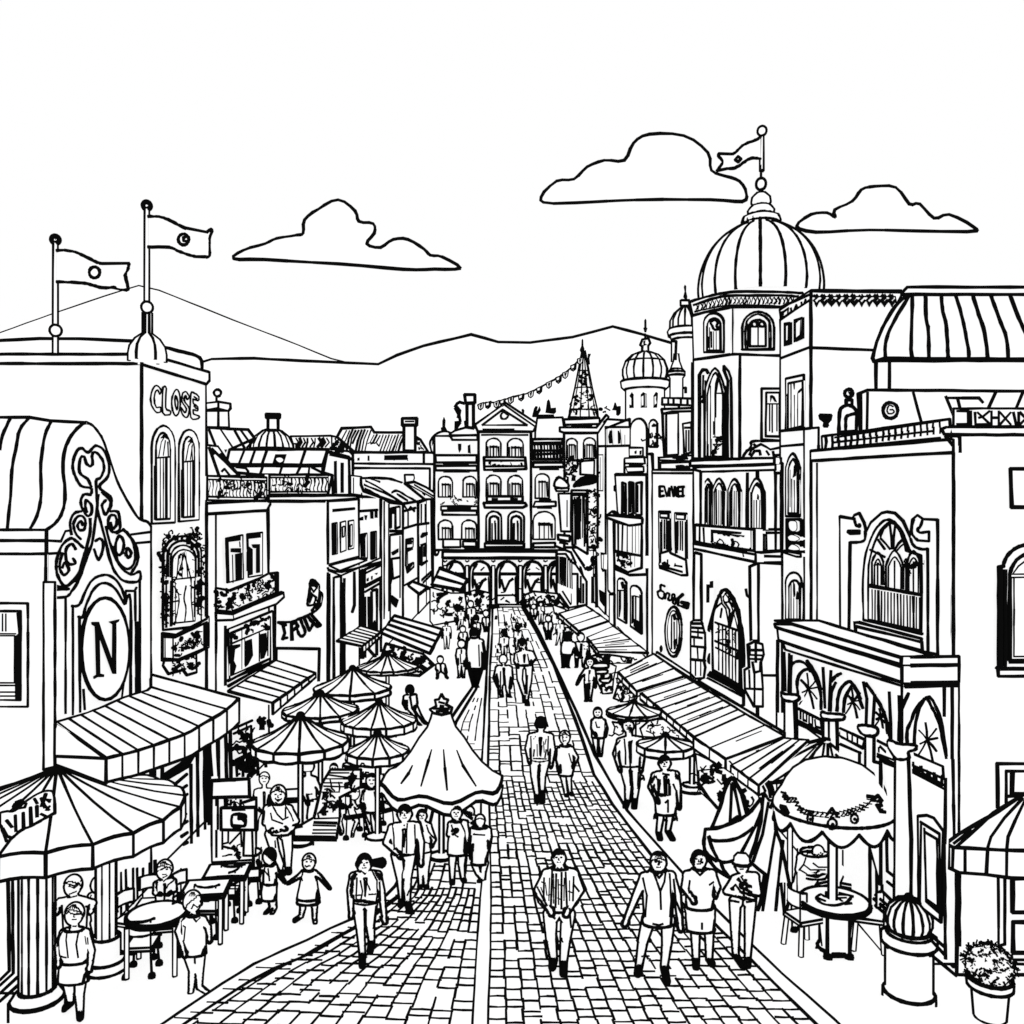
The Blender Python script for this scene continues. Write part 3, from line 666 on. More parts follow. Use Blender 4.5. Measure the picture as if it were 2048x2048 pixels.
b.poly("300,525 1035,525 1000,640 300,635 280,610", lift=4); b.ln("410,530 370,630;490,530 455,630;580,530 545,630;870,530 835,635", 4.5, lift=5); b.blk("640,560 735,560 710,630 615,630", lift=5); b.poly(sm("650,590 690,585 705,605 680,625 655,610", True), lift=9, w=1.5)
b.poly("310,650 1000,650 1000,715 520,715 350,700", lift=6); b.ln("550,650 530,710;695,650 675,715;835,650 805,710;900,660 895,710;920,660 1000,700", 4.5, lift=7)
b.poly("125,490 210,500 350,700 360,725 130,725", lift=7, w=4.5); b.ln("145,510 220,725;150,520 180,560;230,560 370,720;165,520 340,690", 5, lift=8); b.ln("350,655 420,665 440,690 430,720;240,690 260,670 300,720", 4.5, lift=8)
b.done()
b = B('chimney', T, PY(27.5), w=4.5); b.poly("120,175 215,165 305,180 305,215 290,235 210,215 125,230"); b.poly("125,235 290,235 295,360 125,355"); b.ln("215,175 215,350", 5); b.poly(ell(208, 98, 26, 26, 14)); b.ln("200,125 200,160", 4); b.done()
win(T, PX(XL), "270,1195 395,1170 400,1500 280,1530", None, lift=3, w=4, blk="275,1190 390,1172 390,1212 275,1225;270,1220 292,1220 300,1530 285,1540;345,1310 395,1300 395,1500 350,1520;310,1270 390,1270 390,1305 310,1300", thin="320,1320 325,1530;375,1220 378,1260")
win(T, PX(XL), "432,1165 545,1150 545,1470 440,1490", None, lift=3, w=4, blk="432,1165 540,1150 540,1188 432,1200;440,1250 475,1275 475,1470 440,1480;505,1270 530,1240 530,1455 505,1460;468,1240 530,1240 530,1268 480,1268", thin="430,1300 430,1440")
bal = part('balcony', T, PX(XL), ["195,1570 300,1590 520,1500 590,1460 660,1455 660,1600 310,1750 195,1740", "195,1755 320,1765 700,1605 705,1640 650,1690 320,1810 195,1815"], ln="320,1765 325,1810;330,1740 690,1600", blk="645,1455 663,1455 663,1600 645,1610", lift=10, w=5)
b = B('planting', bal, PX(XL), 14, w=3); scribble(b, "200,1590 310,1600 310,1720 200,1720", 18, 3, (6, 14), .4); scribble(b, "310,1600 640,1480 640,1600 310,1730", 60, 2.8, (6, 16), .15); b.done()
part('ledge', T, PX(XL), ln="195,1830 195,2060;265,1860 265,2300;640,1695 640,2150", lift=2)
sw = part('shop_window', T, PX(XL), ["288,1880 620,1745 625,2120 300,2260"], lift=4, w=4.6)
b = B('pane', sw, PX(XL), 8, w=4.5); b.poly("310,1910 605,1790 605,2100 312,2230", th=4); b.ln("310,1990 600,1865;388,1870 388,2180;410,1960 410,2150;520,1910 520,2120;585,1900 585,2080;605,1790 605,2120", 4)
b.blk("305,2000 385,1990 385,2010 340,2030 330,2120 350,2160 330,2230 308,2235;412,1970 440,1960 470,1950 480,2080 440,2150 415,2170;530,1915 580,1905 590,2020 560,2100 535,2110"); scribble(b, "320,1910 590,1800 590,1850 320,1970", 12, 4, (10, 20), .4); b.done()
cr(380, 1160); part('wall_frame', T, PX(XL), ln="290,800 640,600;288,760 600,590;650,515 975,520 970,760;650,515 650,600", lift=3)
# sign on the blank wall
cr(380, 760)
S = thing('wall_sign', 'curved black lettered sign below a seated figure on the blank house wall', 'sign', PX(XL).at(px("820,1800"))[0])
b = B('lettering', S, PX(XL), 4, w=5); b.ln(sm("665,1830 760,1825 830,1800 890,1775 940,1745 985,1690"), 5)
b.ln("680,1835 700,1840 715,1910 700,1955;700,1840 725,1850;705,1950 735,1945", 5.6); b.ln("765,1835 770,1960;770,1840 800,1830 815,1860 775,1890", 6); b.ln(sm("800,1830 815,1900 840,1935 870,1905 850,1850 835,1810"), 5.6)
b.ln("860,1790 900,1890;900,1890 915,1870;885,1780 930,1830 920,1860;915,1770 985,1850 960,1860 905,1810", 5.6); b.done()
b = B('figure_relief', S, PX(XL), 5, w=5); b.poly(sm("910,1520 930,1510 970,1545 970,1590 995,1620 985,1700 940,1745 920,1740 955,1690 890,1700 900,1620 905,1560", True), w=5)
b.blk("905,1530 930,1510 972,1545 965,1575 940,1560 910,1560;975,1590 995,1620 985,1700 945,1740 970,1640;890,1640 920,1600 935,1620 905,1690"); b.ln("905,1560 930,1600 960,1560;920,1620 950,1640 930,1690;940,1650 980,1690", 4.5); b.done()
ST.update(k=.92, b=.8)
# next buildings of the left row (near to far)
def rowhouse(label, XX, top, name='townhouse', **k):
    p = px(top); t = thing(name, label, 'building', P3(p[0][0], ground_py(p[0][0], XX), XX * F / (p[0][0] - 1024)) * (1, 1, 0), 'houses along the left side of the street'); lwall(t, XX, top, **k); return t
T = rowhouse('narrow house with three tall dark slit windows left of the street', -6.0, "1040,915 1265,900 1272,905", ln="1045,1395 1265,1335;1075,985 1240,970;1265,905 1270,1340")
for s in ("1075,1085 1108,1078 1112,1310 1075,1318", "1135,1075 1172,1065 1175,1285 1135,1300", "1195,1065 1235,1058 1235,1270 1195,1280"):
    P_ = px(s); win(T, PX(-6.0), s, None, lift=3, w=4, blk=s if s.startswith('1075') else None, ln=None if s.startswith('1075') else s.split()[0] + ' ' + s.split()[3], name='window')
part('white_panes', T, PX(-6.0), ["1150,1110 1165,1105 1163,1180 1152,1185", "1208,1095 1222,1090 1222,1250 1208,1258"], lift=6, w=4)  # outlined white panes inside the slit windows
part('ledge', T, PX(-6.0), ["1050,1400 1270,1345 1335,1360 1130,1440", "1045,1430 1100,1445 1140,1450 1440,1370 1440,1340 1140,1475 1045,1440"], lift=8, w=4.6)
part('ground_floor', T, PX(-6.0), ln="1050,1465 1050,2400;1085,1490 1085,2360;1140,1475 1140,2300;1165,1500 1165,2290;1240,1450 1240,1700 1225,1750;1285,1435 1285,2100;1305,1430 1305,2100;1320,1600 1440,1530;1320,1430 1440,1380;1320,1440 1320,1560 1440,1500;1090,1490 1130,1480;1440,1370 1440,2130;1320,1640 1320,2090;1350,1640 1350,2030;1375,1590 1410,1580 1410,2100 1320,2000;1370,1600 1370,1990", blk="1140,1500 1162,1510 1165,2290 1142,2290;1375,1850 1400,1810 1408,1880 1385,1900", lift=3)
part('shop_sign', T, PX(-6.0), ["1322,1460 1440,1400 1440,1485 1322,1545"], lift=6, blk="1335,1500 1350,1490 1350,1515 1335,1520;1370,1480 1380,1478 1380,1505 1370,1508;1395,1460 1420,1455 1410,1470", w=4)
T = rowhouse('flat roofed house with a row of small square openings under its parapet', -6.05, "1270,880 1440,885", ln="1275,990 1425,980")
part('openings', T, PX(-6.05), blk="1285,1040 1310,1030 1310,1060 1285,1062;1322,1020 1340,1020 1330,1058;1365,990 1385,990 1385,1048 1368,1048;1400,985 1418,985 1418,1040 1400,1042", lift=3)
part('parapet', T, PX(-6.05), ["1210,720 1295,730 1295,790 1290,870 1210,860"], ln="1230,740 1230,850;1250,760 1280,840", lift=5, w=4.5)
for s in ("1290,1165 1335,1155 1335,1345 1295,1345", "1368,1150 1405,1142 1405,1345 1368,1350"): win(T, PX(-6.05), s, None, lift=3, w=4.5, blk=("1305,1165 1335,1158 1325,1190 1325,1340 1305,1340" if s[3] == '0' else s))
T = rowhouse('tall narrow house with a curved tiled lean-to roof', -5.9, "1440,885 1500,925 1600,935", ln="1460,920 1460,1800;1495,940 1495,1740;1600,940 1605,1800;1505,1140 1600,1140;1505,1170 1600,1155;1505,1180 1505,1800;1580,1180 1580,1640")
b = B('roof', T, PX(-5.8), 4, w=5.2); b.poly(sm("1290,740 1430,740 1520,750 1650,800 1770,900") + toL("1720,915 1610,930 1580,930 1440,885 1310,840 1290,790"), th=20)
for s in ("1320,760 1400,800 1600,925", "1310,790 1500,870 1590,930", "1315,820 1400,860 1440,885", "1520,850 1560,835 1640,880 1700,910", "1560,860 1640,910", "1430,770 1350,740"): b.ln(sm(s), 4.8)
b.done()
for s in ("1510,960 1545,950 1545,1010 1525,1010 1525,1120 1510,1130", "1520,1300 1580,1270 1580,1300 1530,1325", "1520,1620 1585,1660 1560,1720 1525,1690"): part('window', T, PX(-5.9), blk=s, lift=3)
part('window', T, PX(-5.9), ["1520,1350 1580,1340 1580,1480 1530,1500"], blk="1518,1350 1532,1350 1532,1500 1518,1545", lift=3, w=5)
part('window', T, PX(-5.9), ["1550,960 1580,955 1580,1110 1550,1120"], lift=3, w=5)
T = rowhouse('house with stacked balconies and two narrow windows near the far end', -5.85, "1605,935 1775,905", ln="1610,990 1700,965;1610,1120 1710,1090;1710,935 1715,1500;1615,1550 1720,1490;1640,1000 1640,1100;1615,950 1640,990 1660,960 1690,990")
win(T, PX(-5.85), "1632,1205 1680,1195 1680,1260 1640,1280 1640,1400 1685,1380 1685,1410 1640,1455 1630,1400", None, blk="1632,1210 1660,1195 1685,1215 1680,1240 1635,1245;1632,1265 1685,1260 1690,1280 1640,1300;1632,1405 1690,1390 1640,1455", lift=3, w=4.5)
T = rowhouse('house with shuttered window and dark arched lintel near the archway', -5.8, "1720,925 1815,890 1830,900", ln="1725,1090 1800,1080;1740,940 1740,1080;1770,940 1770,1080;1812,900 1818,1420;1745,1510 1890,1380;1755,1530 1900,1390")
part('window', T, PX(-5.8), blk="1740,1180 1760,1150 1800,1145 1800,1170 1745,1195;1740,1240 1790,1225 1790,1245 1745,1255;1775,1250 1790,1240 1788,1310", ln="1745,1260 1745,1395 1790,1365;1770,1260 1770,1330;1735,1260 1735,1370", lift=3)
T = rowhouse('last narrow house beside the far archway with one tall oval window', -5.7, "1830,870 1860,880 1900,960", ln="1820,1080 1900,1060;1850,980 1850,1060")
part('window', T, PX(-5.7), [sm("1850,1130 1880,1110 1885,1250 1860,1320 1845,1280", True)], ln="1860,1140 1860,1290;1872,1130 1872,1260", lift=3)
b = B('roof', T, PX(-5.65), 4, w=5); b.poly("1620,780 1690,770 1780,810 1870,870 1880,900 1830,900 1770,900"); b.ln("1650,790 1830,890;1690,790 1850,885;1750,850 1770,870", 4.5); b.poly("1620,715 1685,715 1690,740 1680,770 1625,790", w=5); b.done()
# roofs and houses behind the left row
def bg(label, Y, name='house', group='rooftops behind the left row'): return thing(name, label, 'building', P3(700, 1160, Y) * (1, 1, 0), group)
cr(380, 760)
T = bg('small ribbed dome roof with a chimney behind the balcony house', 34)
b = B('wall', T, PY(34.5), w=4); b.poly("450,480 800,480 800,1400 450,1400"); b.done()
c = P3(*px([(620, 520)])[0], 34); u = 34 / F * CR[2]
b = B('dome', T, None, w=4.6); b.lathe(c, [(155 * u, 0), (150 * u, 30 * u), (120 * u, 90 * u), (70 * u, 130 * u), (30 * u, 145 * u)], w=5.5, ribs=16, rings=(0,), rw=4.5); b.done()
b = B('chimney', T, PY(33.5), w=5.5); b.poly("590,265 665,265 665,380 590,380"); b.poly("575,258 678,258 678,285 575,285"); b.ln("600,270 655,275", 5); b.done()
T = bg('long hatched tile roof behind the ribbed dome', 87)
b = B('wall', T, PY(88), w=4); b.poly("780,510 1240,520 1240,1500 780,1500"); b.done()
b = B('roof', T, PY(87), w=4.6); b.poly("760,425 1060,420 1110,430 1240,545 1060,520 790,515"); b.ln("1070,430 1070,520", 4)
for i in range(9): x = 800 + i * 29; b.ln([(x, 440), (x + random.uniform(0, 20), 470), (x - 10, 505)], random.choice((4, 6)))
scribble(b, "1080,450 1230,500 1240,540 1080,520", 30, 3.4, (5, 12), .4); b.done()
T = bg('steep hatched roof with a capped chimney left of the town hall', 83)
b = B('wall', T, PY(84), w=5); b.poly("1230,548 1845,548 1845,1600 1230,1600"); b.ln("1235,630 1835,635;1240,665 1810,668 1810,840;1765,555 1765,625;1845,560 1840,840", 5); b.blk("1445,568 1665,565 1660,605 1445,605;1340,570 1355,570 1355,610 1340,610;1262,590 1280,585 1280,608 1262,608"); b.done()
b = B('glazing', T, PY(83.6), 3, w=2); scribble(b, "1460,575 1650,575 1650,600 1460,600", 12, 2, (3, 6), 0); b.done()
b = B('roof', T, PY(83), w=5.5); b.poly("1110,430 1145,365 1365,355 1390,395 1610,395 1615,520 1640,545 1240,545")
for i in range(20):
    x = 1160 + i * 23; y0 = 375 if x < 1360 else 410; b.ln([(x + 22, y0 + random.uniform(0, 10)), (x - 8, y0 + 60 + random.uniform(0, 30)), (x - 25, 540 if random.random() < .5 else 480)], random.choice((2.8, 3.4, 4.5)))
b.poly("1705,430 1740,450 1795,540 1700,545", w=5); scribble(b, "1710,450 1730,460 1760,530 1710,530", 6, 3, (4, 8)); b.done()
b = B('chimney', T, PY(82), w=6); b.poly("1615,340 1700,340 1700,535 1615,535"); b.poly("1602,290 1710,290 1710,340 1602,340"); b.ln("1625,313 1690,313", 4); b.done()
ST.update(k=.8, b=.62)
# ================================================================ town hall closing the street
cr(820, 660)
HF = PY(60)
T = thing('town_hall', 'ornate pedimented town hall over an arcade closing the far end of the street', 'building', (0, 60, 0))
part('wing_wall', T, PY(60.6), ["185,800 515,800 515,1660 185,1660"], w=5)
part('wing_wall', T, PY(60.6), ["915,740 1165,740 1165,1660 915,1660"], w=5)
part('central_wall', T, PY(60), ["518,770 912,770 912,1655 518,1655"], w=5.5)
b = B('pediment', T, PY(59.6), w=5); b.poly("490,715 705,560 945,730 930,765 510,765"); b.ln("545,718 700,600 885,718 545,718;550,750 785,750;510,770 925,768;540,792 890,792;715,545 950,700", 4.6); b.ln(sm("690,610 740,640 730,665 700,672 685,650 700,620"), 5); b.done()
part('roof', T, PY(60.4), ["300,785 340,760 420,735 415,690 500,720 515,790 300,800", "300,795 510,795 510,830 320,830", "945,770 960,665 1150,660 1160,730 1160,820 945,820"], w=5, blk="325,685 385,680 410,700 340,770 320,750;950,640 1140,640 1145,662 880,662 940,600 965,570 980,600")
part('chimney', T, PY(60.2), ["430,555 478,555 478,740 430,735", "412,488 490,488 490,550 420,550"], w=7, ln="340,580 355,555 375,545 410,555;350,580 375,610 365,660;340,590 370,640 380,690")
T2 = part('parapet', T, PY(60.2), ["190,945 505,945 505,1000 195,1000", "190,1025 505,1025 505,1062 195,1060", "925,825 1150,825 1150,852 925,852", "930,1000 1160,1000 1160,1035 930,1035"], w=6, blk="190,1005 505,1005 505,1022 190,1022;190,1065 510,1060 510,1078 190,1078;930,1040 1170,1040 1170,1058 930,1058;920,812 1155,812 1155,825 920,825;355,855 395,855 395,905 370,930 355,900;430,870 460,860 465,935 430,930")
b = B('balustrade', T, PY(60.1), 3, w=4); b.poly("925,865 1150,865 1150,980 925,980")
for i in range(9): x = 940 + i * 24; b.ln([(x, 865), (x + 3, 905)], random.choice((4, 6))); b.ln([(x, 920), (x + 3, 975)], random.choice((4, 6)))
b.ln("925,910 1150,910;925,975 1150,975;930,940 1150,930", 6); b.done()
part('side_roof', T, PY(60.7), [sm("150,860 180,800 230,770 300,775 315,860 190,940", True), "240,900 310,870 310,935 240,935"], w=5, blk="165,800 200,780 175,860 160,880;240,880 310,850 310,875 245,905;220,740 240,735 240,680 258,645 275,680 272,730 300,765 225,770")
part('statuary', T, PY(60.7), blk="835,600 855,590 868,605 862,650 845,640;905,660 930,590 950,570 975,575 965,610 950,650;1005,600 1020,530 1038,515 1055,535 1065,590 1125,585 1130,625 1105,640 1000,630", lift=3)
def hwin(x0, y0, x1, y1, kind='r', dark=.5, Y=60, lift=4):
    W = x1 - x0; m = (x0 + x1) / 2; ys = y0 + W * .5
    blk = f"{x0+W*.05},{ys} {x1-W*.05},{ys} {x1-W*.05},{ys+W*.16} {x0+W*.05},{ys+W*.16}"
    if dark > .3: blk += f";{x1-W*.3},{ys} {x1-W*.06},{ys} {x1-W*.06},{y1-4} {x1-W*.2},{y1-4}"
    if dark > .6: blk += f";{x0+W*.06},{ys} {x0+W*.18},{ys} {x0+W*.2},{y1-4} {x0+W*.06},{y1-4}"
    win(T, PY(Y), arch(x0, y0, x1, y1, kind, sp=W * .42), None, ln=f"{m},{ys} {m},{y1};{x0+W*.28},{ys} {x0+W*.28},{y1}", thin=f"{x1-W*.3},{ys} {x1-W*.3},{y1}", blk=blk, w=4.4, lift=lift)
for a in ((575, 818, 685, 960), (735, 818, 855, 960), (575, 1095, 685, 1255), (740, 1098, 850, 1255)): hwin(*a, dark=.7)
for a in ((575, 1370, 690, 1600), (740, 1370, 860, 1600)):
    b = B('window', T, PY(60), 4, w=5); x0, y0, x1, y1 = a; b.poly(arch(x0, y0, x1, y1, 'r', sp=50)); b.ln(arch(x0 + 25, y0 + 35, x1 - 22, y1, 'r', sp=30), 6); b.ln(f"{x0+45},{y0+90} {x0+45},{y1};{x1-45},{y0+90} {x1-45},{y1}", 4.5); b.blk([(x0 + 15, y0 + 60), (x0 + 35, y0 + 45), (x0 + 32, y1 - 6), (x0 + 18, y1 - 6)]); b.blk([(x1 - 60, y0 + 60), (x1 - 40, y0 + 60), (x1 - 40, y1 - 10), (x1 - 52, y1 - 10)]); b.done()
for a in ((215, 1105, 320, 1260), (400, 1105, 500, 1260), (945, 1085, 1050, 1270), (215, 1435, 320, 1580), (390, 1435, 500, 1580), (930, 1370, 1095, 1580)): hwin(*a, dark=.5, Y=60.6)
part('balcony', T, PY(60), ["555,960 870,960 880,1050 560,1055"], ln="575,985 860,985;575,1030 865,1028", lift=12, w=5, blk="555,955 572,960 572,1060 555,1060;855,955 872,955 878,1060 860,1060;560,1058 875,1052 860,1075 575,1075")
b = B('balcony_planting', T, PY(60), 16, w=3); scribble(b, "590,990 850,990 850,1025 590,1025", 14, 2.5, (3, 8), .2); b.done()
part('ledge', T, PY(60), ["580,1255 850,1255 850,1295 580,1295", "555,1305 870,1305 880,1325 850,1340 565,1340", "565,1610 860,1610 860,1640 565,1640"], ln="620,1278 660,1278;760,1278 810,1278", lift=8, w=6, blk="555,1580 865,1580 860,1605 560,1605;565,1335 870,1330 860,1345 575,1345")
part('ledge', T, PY(60.6), ["945,1295 1100,1295 1100,1330 930,1335", "235,1330 510,1330 510,1360 235,1360", "245,1365 505,1365 505,1395 245,1395", "930,1610 1095,1605 1095,1640 930,1640", "250,1580 380,1580 380,1640 250,1640", "400,1595 500,1595 500,1635 400,1635"], lift=6, w=5, blk="225,1330 515,1330 515,1358 225,1358;925,1335 1105,1330 1105,1350 925,1350;945,1275 1095,1275 1095,1292 945,1292")
b = B('balcony_planting', T, PY(60.6), 7, w=4); scribble(b, "240,1275 500,1275 500,1320 240,1320", 14, 3, (5, 12), .1); b.done()
part('entablature', T, PY(59.4), ["247,1672 1105,1672 1105,1718 247,1718"], w=6, blk="247,1645 1100,1645 1100,1670 247,1670;247,1720 1105,1720 1105,1735 247,1735")
cr(860, 1060, 320)
b = B('arcade_wall', T, PY(59.6), w=5); b.poly("155,350 1530,350 1530,925 155,925", w=3); b.done()
for i, (x0, x1) in enumerate(((180, 420), (475, 735), (800, 1058), (1112, 1365), (1420, 1660))):
    b = B('arch_opening', T, PY(59.6), 4, w=6.5); b.poly(arch(x0, 380, x1, 905, 'r', sp=140))
    b.blk(sm([(x0 + 10, 520), (x0 + 60, 410), (x0 + 130, 390), (x0 + 110, 430), (x0 + 60, 480), (x0 + 50, 520), (x0 + 55, 700), (x0 + 10, 720)], True)); b.blk([(x1 - 45, 560), (x1 - 15, 520), (x1 - 12, 880), (x1 - 30, 890)])
    b.ln([(x0 + 40, 530), (x1 - 20, 530)], 7); b.ln([(x0 + 60, 600), (x0 + 100, 740), (x0 + 160, 620), (x0 + 200, 590)], 6); b.ln([(x0 + 20, 790), (x1 - 20, 785)], 5)
    for _ in range(5): x, y = random.uniform(x0 + 30, x1 - 60), random.uniform(430, 860); b.ln([(x, y), (x + 40, y + random.uniform(-40, 50))], random.choice((3, 4)))
    b.done()
for x in (155, 422, 737, 1062, 1368): part('pillar', T, PY(59.6), [rect(x + 8, 430, x + 48, 925)], ln=f"{x+5},370 {x+25},385 {x+50},370", lift=7, w=4)
part('threshold', T, PY(59.2), ["712,905 1115,905 1115,930 712,930"], blk="720,932 1120,932 1120,960 720,955", w=4)
# spire tower
cr(820, 660)
T = thing('spire_tower', 'slim tower with an ornate cone spire and finial right of the town hall', 'tower', P3(1180, 1212, 57) * (1, 1, 0)); PT = PY(57.5)
part('wall', T, PT, ["1165,780 1415,780 1415,1640 1165,1640"], w=5.5)
b = B('spire', T, None, w=5.5); c = P3(*px([(1310, 640)])[0], 57.5); u = 57.5 / F * CR[2]
b.lathe(c, [(105 * u, -20 * u), (100 * u, 30 * u), (60 * u, 200 * u), (35 * u, 330 * u), (14 * u, 440 * u), (6 * u, 480 * u)], w=6, rings=(1, 2, 3), rw=4, ribs=10); bb = px("1300,200")
b.pl = PY(57.5 - 3.2); scribble(b, "1290,300 1325,300 1375,560 1240,560", 34, 3, (4, 9), .15); scribble(b, "1215,560 1400,560 1400,610 1210,610", 12, 3, (5, 12), .2)
b.done()
part('finial', T, PY(56), blk="1293,70 1302,60 1310,70 1312,120 1328,145 1315,175 1285,178 1268,155 1290,120;1338,175 1372,175 1355,210 1362,262 1345,268 1335,220;1195,560 1215,540 1230,570 1215,590;1380,540 1405,570 1380,580")
part('cornice', T, PY(56.8), ["1215,600 1400,600 1420,660 1200,660", "1160,675 1430,665 1430,710 1165,715", "1130,735 1405,735 1480,640 1500,655 1420,775 1160,775 1130,765"], w=5.5, blk="1165,705 1425,700 1425,728 1165,728;1240,620 1260,605 1290,625 1270,645 1235,640;1310,615 1340,625 1330,640;1370,605 1400,620 1405,655 1380,640")
for a in ((1180, 820, 1262, 980), (1310, 815, 1400, 970)): hwin(*a, dark=.7, Y=57.3)
b = B('ornament', T, PY(57.2), 4, w=5); b.poly("1285,990 1390,985 1390,1095 1285,1090", w=5); b.poly(sm("1235,1180 1290,1120 1400,1100 1400,1150 1300,1170", True), mi=1); b.ln(sm("1160,1060 1200,1090 1260,1040 1260,990 1210,985 1180,1000")); scribble(b, "1170,980 1280,980 1270,1180 1170,1080", 12, 4, (6, 16), .2); b.done()
part('turret', T, PY(56), [sm("1095,1185 1100,1130 1135,1115 1185,1150 1190,1190", True), "1095,1195 1200,1195 1195,1215 1105,1215", "1120,1235 1215,1235 1215,1520 1140,1520", "1220,1210 1335,1210 1335,1235 1220,1235", "1220,1245 1340,1245 1340,1690 1225,1620", "1115,1545 1205,1555 1205,1595 1120,1580"], w=5.5, blk="1090,1110 1130,1095 1150,1110 1095,1150;1180,1110 1200,1105 1200,1190 1190,1180;1105,1590 1215,1605 1215,1625 1105,1612;1180,1270 1192,1270 1192,1500 1180,1500;1225,1260 1235,1260 1235,1600 1225,1600;1310,1250 1320,1250 1325,1650 1312,1650", lift=3)
b = B('screen', T, PY(55.9), 5, w=3.6); 
for i in range(9): x = 1242 + i * 12; b.ln([(x, 1250 + random.uniform(0, 30)), (x + random.uniform(-3, 3), 1500 + random.uniform(-60, 140))], random.choice((3, 4, 6)))
scribble(b, "1350,1190 1410,1190 1410,1690 1350,1690", 44, 3.4, (5, 14), .2); b.done()
cr(860, 1060, 320); b = B('lower_screen', T, PY(54), 5, w=4); b.poly("1530,290 1640,290 1700,380 1760,420 1890,620 1890,900 1660,940 1550,780 1530,760", w=5)
for i in range(8): x = 1545 + i * 24; b.ln([(x, 320 + i * 4), (x + random.uniform(-6, 6), 640 + i * 10)], random.choice((3.5, 5)))
b.ln("1530,200 1700,270 1760,400;1720,220 1880,480;1760,420 1880,600;1730,240 1860,430;1560,770 1680,940;1600,740 1700,900;1720,530 1780,530 1780,900;1820,560 1820,880;1850,650 1850,880", 5); b.blk("1790,420 1830,440 1880,560 1860,600 1790,480;1785,680 1810,690 1815,880 1790,900;1700,760 1712,760 1712,900 1700,900"); b.done()
# bunting from the chimney to the spire
cr(820, 660); t = thing('bunting', 'string of small pennants hung from the chimney to the spire', 'bunting', P3(1000, 860, 56)); BP = PY(56)
b = B('string', t, BP, w=4); cur = sm("510,570 560,550 640,545 700,530 780,505 880,480 960,445 1050,395 1140,345 1220,280 1285,215", k=5); b.ln(cur, 4.5); b.done()
for i in range(13):
    x, y = cur[3 + i * 4 - (i > 9)]
    f = B('pennant', t, BP, 3, w=3.5); f.poly([(x - 22, y + 5), (x + 20, y - 12), (x + 16, y + 28), (x - 2, y + 45), (x - 18, y + 35)], w=3.5)
    if i % 2 == 0: f.blk([(x - 16, y + 8), (x + 14, y - 2), (x + 8, y + 20), (x - 4, y + 38)])
    else: f.ln([(x - 10, y + 30), (x + 8, y + 25), (x + 12, y)], 5)
    f.done()
# ================================================================ right side row, far to near
cr(1180, 560)
T = thing('onion_tower', 'round tower with a ribbed onion dome and slit windows', 'tower', P3(1290, 1230, 50) * (1, 1, 0), None)
c = P3(*px([(415, 765)])[0], 50); u = 50 / F * CR[2]
b = B('dome', T, None, w=5.5); b.lathe(c, [(148 * u, 0), (162 * u, 50 * u), (162 * u, 90 * u), (140 * u, 150 * u), (100 * u, 190 * u), (45 * u, 212 * u), (12 * u, 220 * u)], w=6.5, ribs=14, rings=(3,), rw=4.8); b.done()
b = B('drum', T, None, w=5.5); b.lathe(c, [(140 * u, -400 * u), (140 * u, -60 * u)], w=6); b.lathe(c, [(150 * u, -60 * u), (172 * u, -40 * u), (178 * u, 0)], w=6, rings=(0, 2)); b.done()
part('finial', T, PY(50), ["392,545 395,500 380,490 395,450 440,440 455,475 440,500 440,545"], blk="405,300 418,285 430,300 430,360 442,365 425,400 408,398 395,365 407,360;405,400 425,400 430,445 405,450;395,460 420,455 415,480 440,490 400,500", w=5)
part('window', T, PY(46.6), blk="288,870 318,838 342,862 335,870 338,972 288,972 288,945 312,950 312,890;370,860 400,840 440,855 445,970 370,972;468,870 500,838 520,850 520,880 510,970 468,972", lift=2)
b = B('louvres', T, PY(46.5), 6, w=3); b.poly("385,880 405,870 405,945 388,950", w=1.5); b.poly("418,860 428,860 428,955 418,955", w=1.5); b.poly("485,880 500,875 498,900 505,930 485,945", w=1.5); b.done()
def rwall(label, X, poly_, cat='building', name='wall', grp='houses along the right side of the street', nm='townhouse', w=5.5, **k):
    p = px(poly_); t = thing(nm, label, cat, P3(p[0][0], ground_py(p[0][0], X), X * F / (p[0][0] - 1024)) * (1, 1, 0), grp); lwall(t, X, poly_, name=name, w=w, **k); return t
T = rwall('far house below the onion tower with a row of dark upper slits', 5.75, "30,1265 45,1255 120,1255", thin="60,1320 100,1320 100,1590 65,1590;80,1340 80,1580")
T = rwall('arched loggia house under the onion tower', 5.8, "120,1120 300,1050 300,1100 435,1300 435,1460", thin="130,1130 130,1240;165,1130 175,1240;230,1130 240,1240;265,1170 265,1240", ln="45,1200 60,1120 130,1050 290,1060;115,1110 300,1110;55,1255 300,1250")
part('arch', T, PX(5.8), [arch(308, 1045, 430, 1340, 'r', sp=90)], lift=4, w=6); part('arch', T, PX(5.8), [arch(450, 1055, 508, 1260, 'r', sp=40)], lift=6, w=5, blk="455,1100 480,1080 505,1090 495,1110 460,1110;470,1180 510,1160 520,1200 480,1200")
part('cap_stones', T, PX(5.8), ["300,1265 400,1265 400,1330 300,1330", "262,1345 410,1335 415,1385 262,1385", "272,1410 405,1410 405,1445 285,1450"], blk="250,1345 262,1345 262,1470 250,1470;262,1390 425,1385 425,1400 262,1405;262,1450 430,1445 430,1468 255,1468;330,1295 350,1285 350,1310 335,1315;370,1290 390,1285 385,1320 372,1320", lift=8, w=5)
b = B('ornament', T, PX(5.8), 8, w=4); scribble(b, "430,1170 540,1170 540,1250 440,1250", 12, 4, (5, 14), .2); scribble(b, "80,960 240,960 240,1000 80,1000", 10, 4, (5, 14), .3); b.blk("165,960 180,920 198,960 240,950 240,990 150,985"); b.done()
for s in ("130,1180 150,1130 165,1130 165,1240 140,1240", "205,1130 225,1160 225,1240 210,1240"): part('slit', T, PX(5.8), blk=s, lift=5)
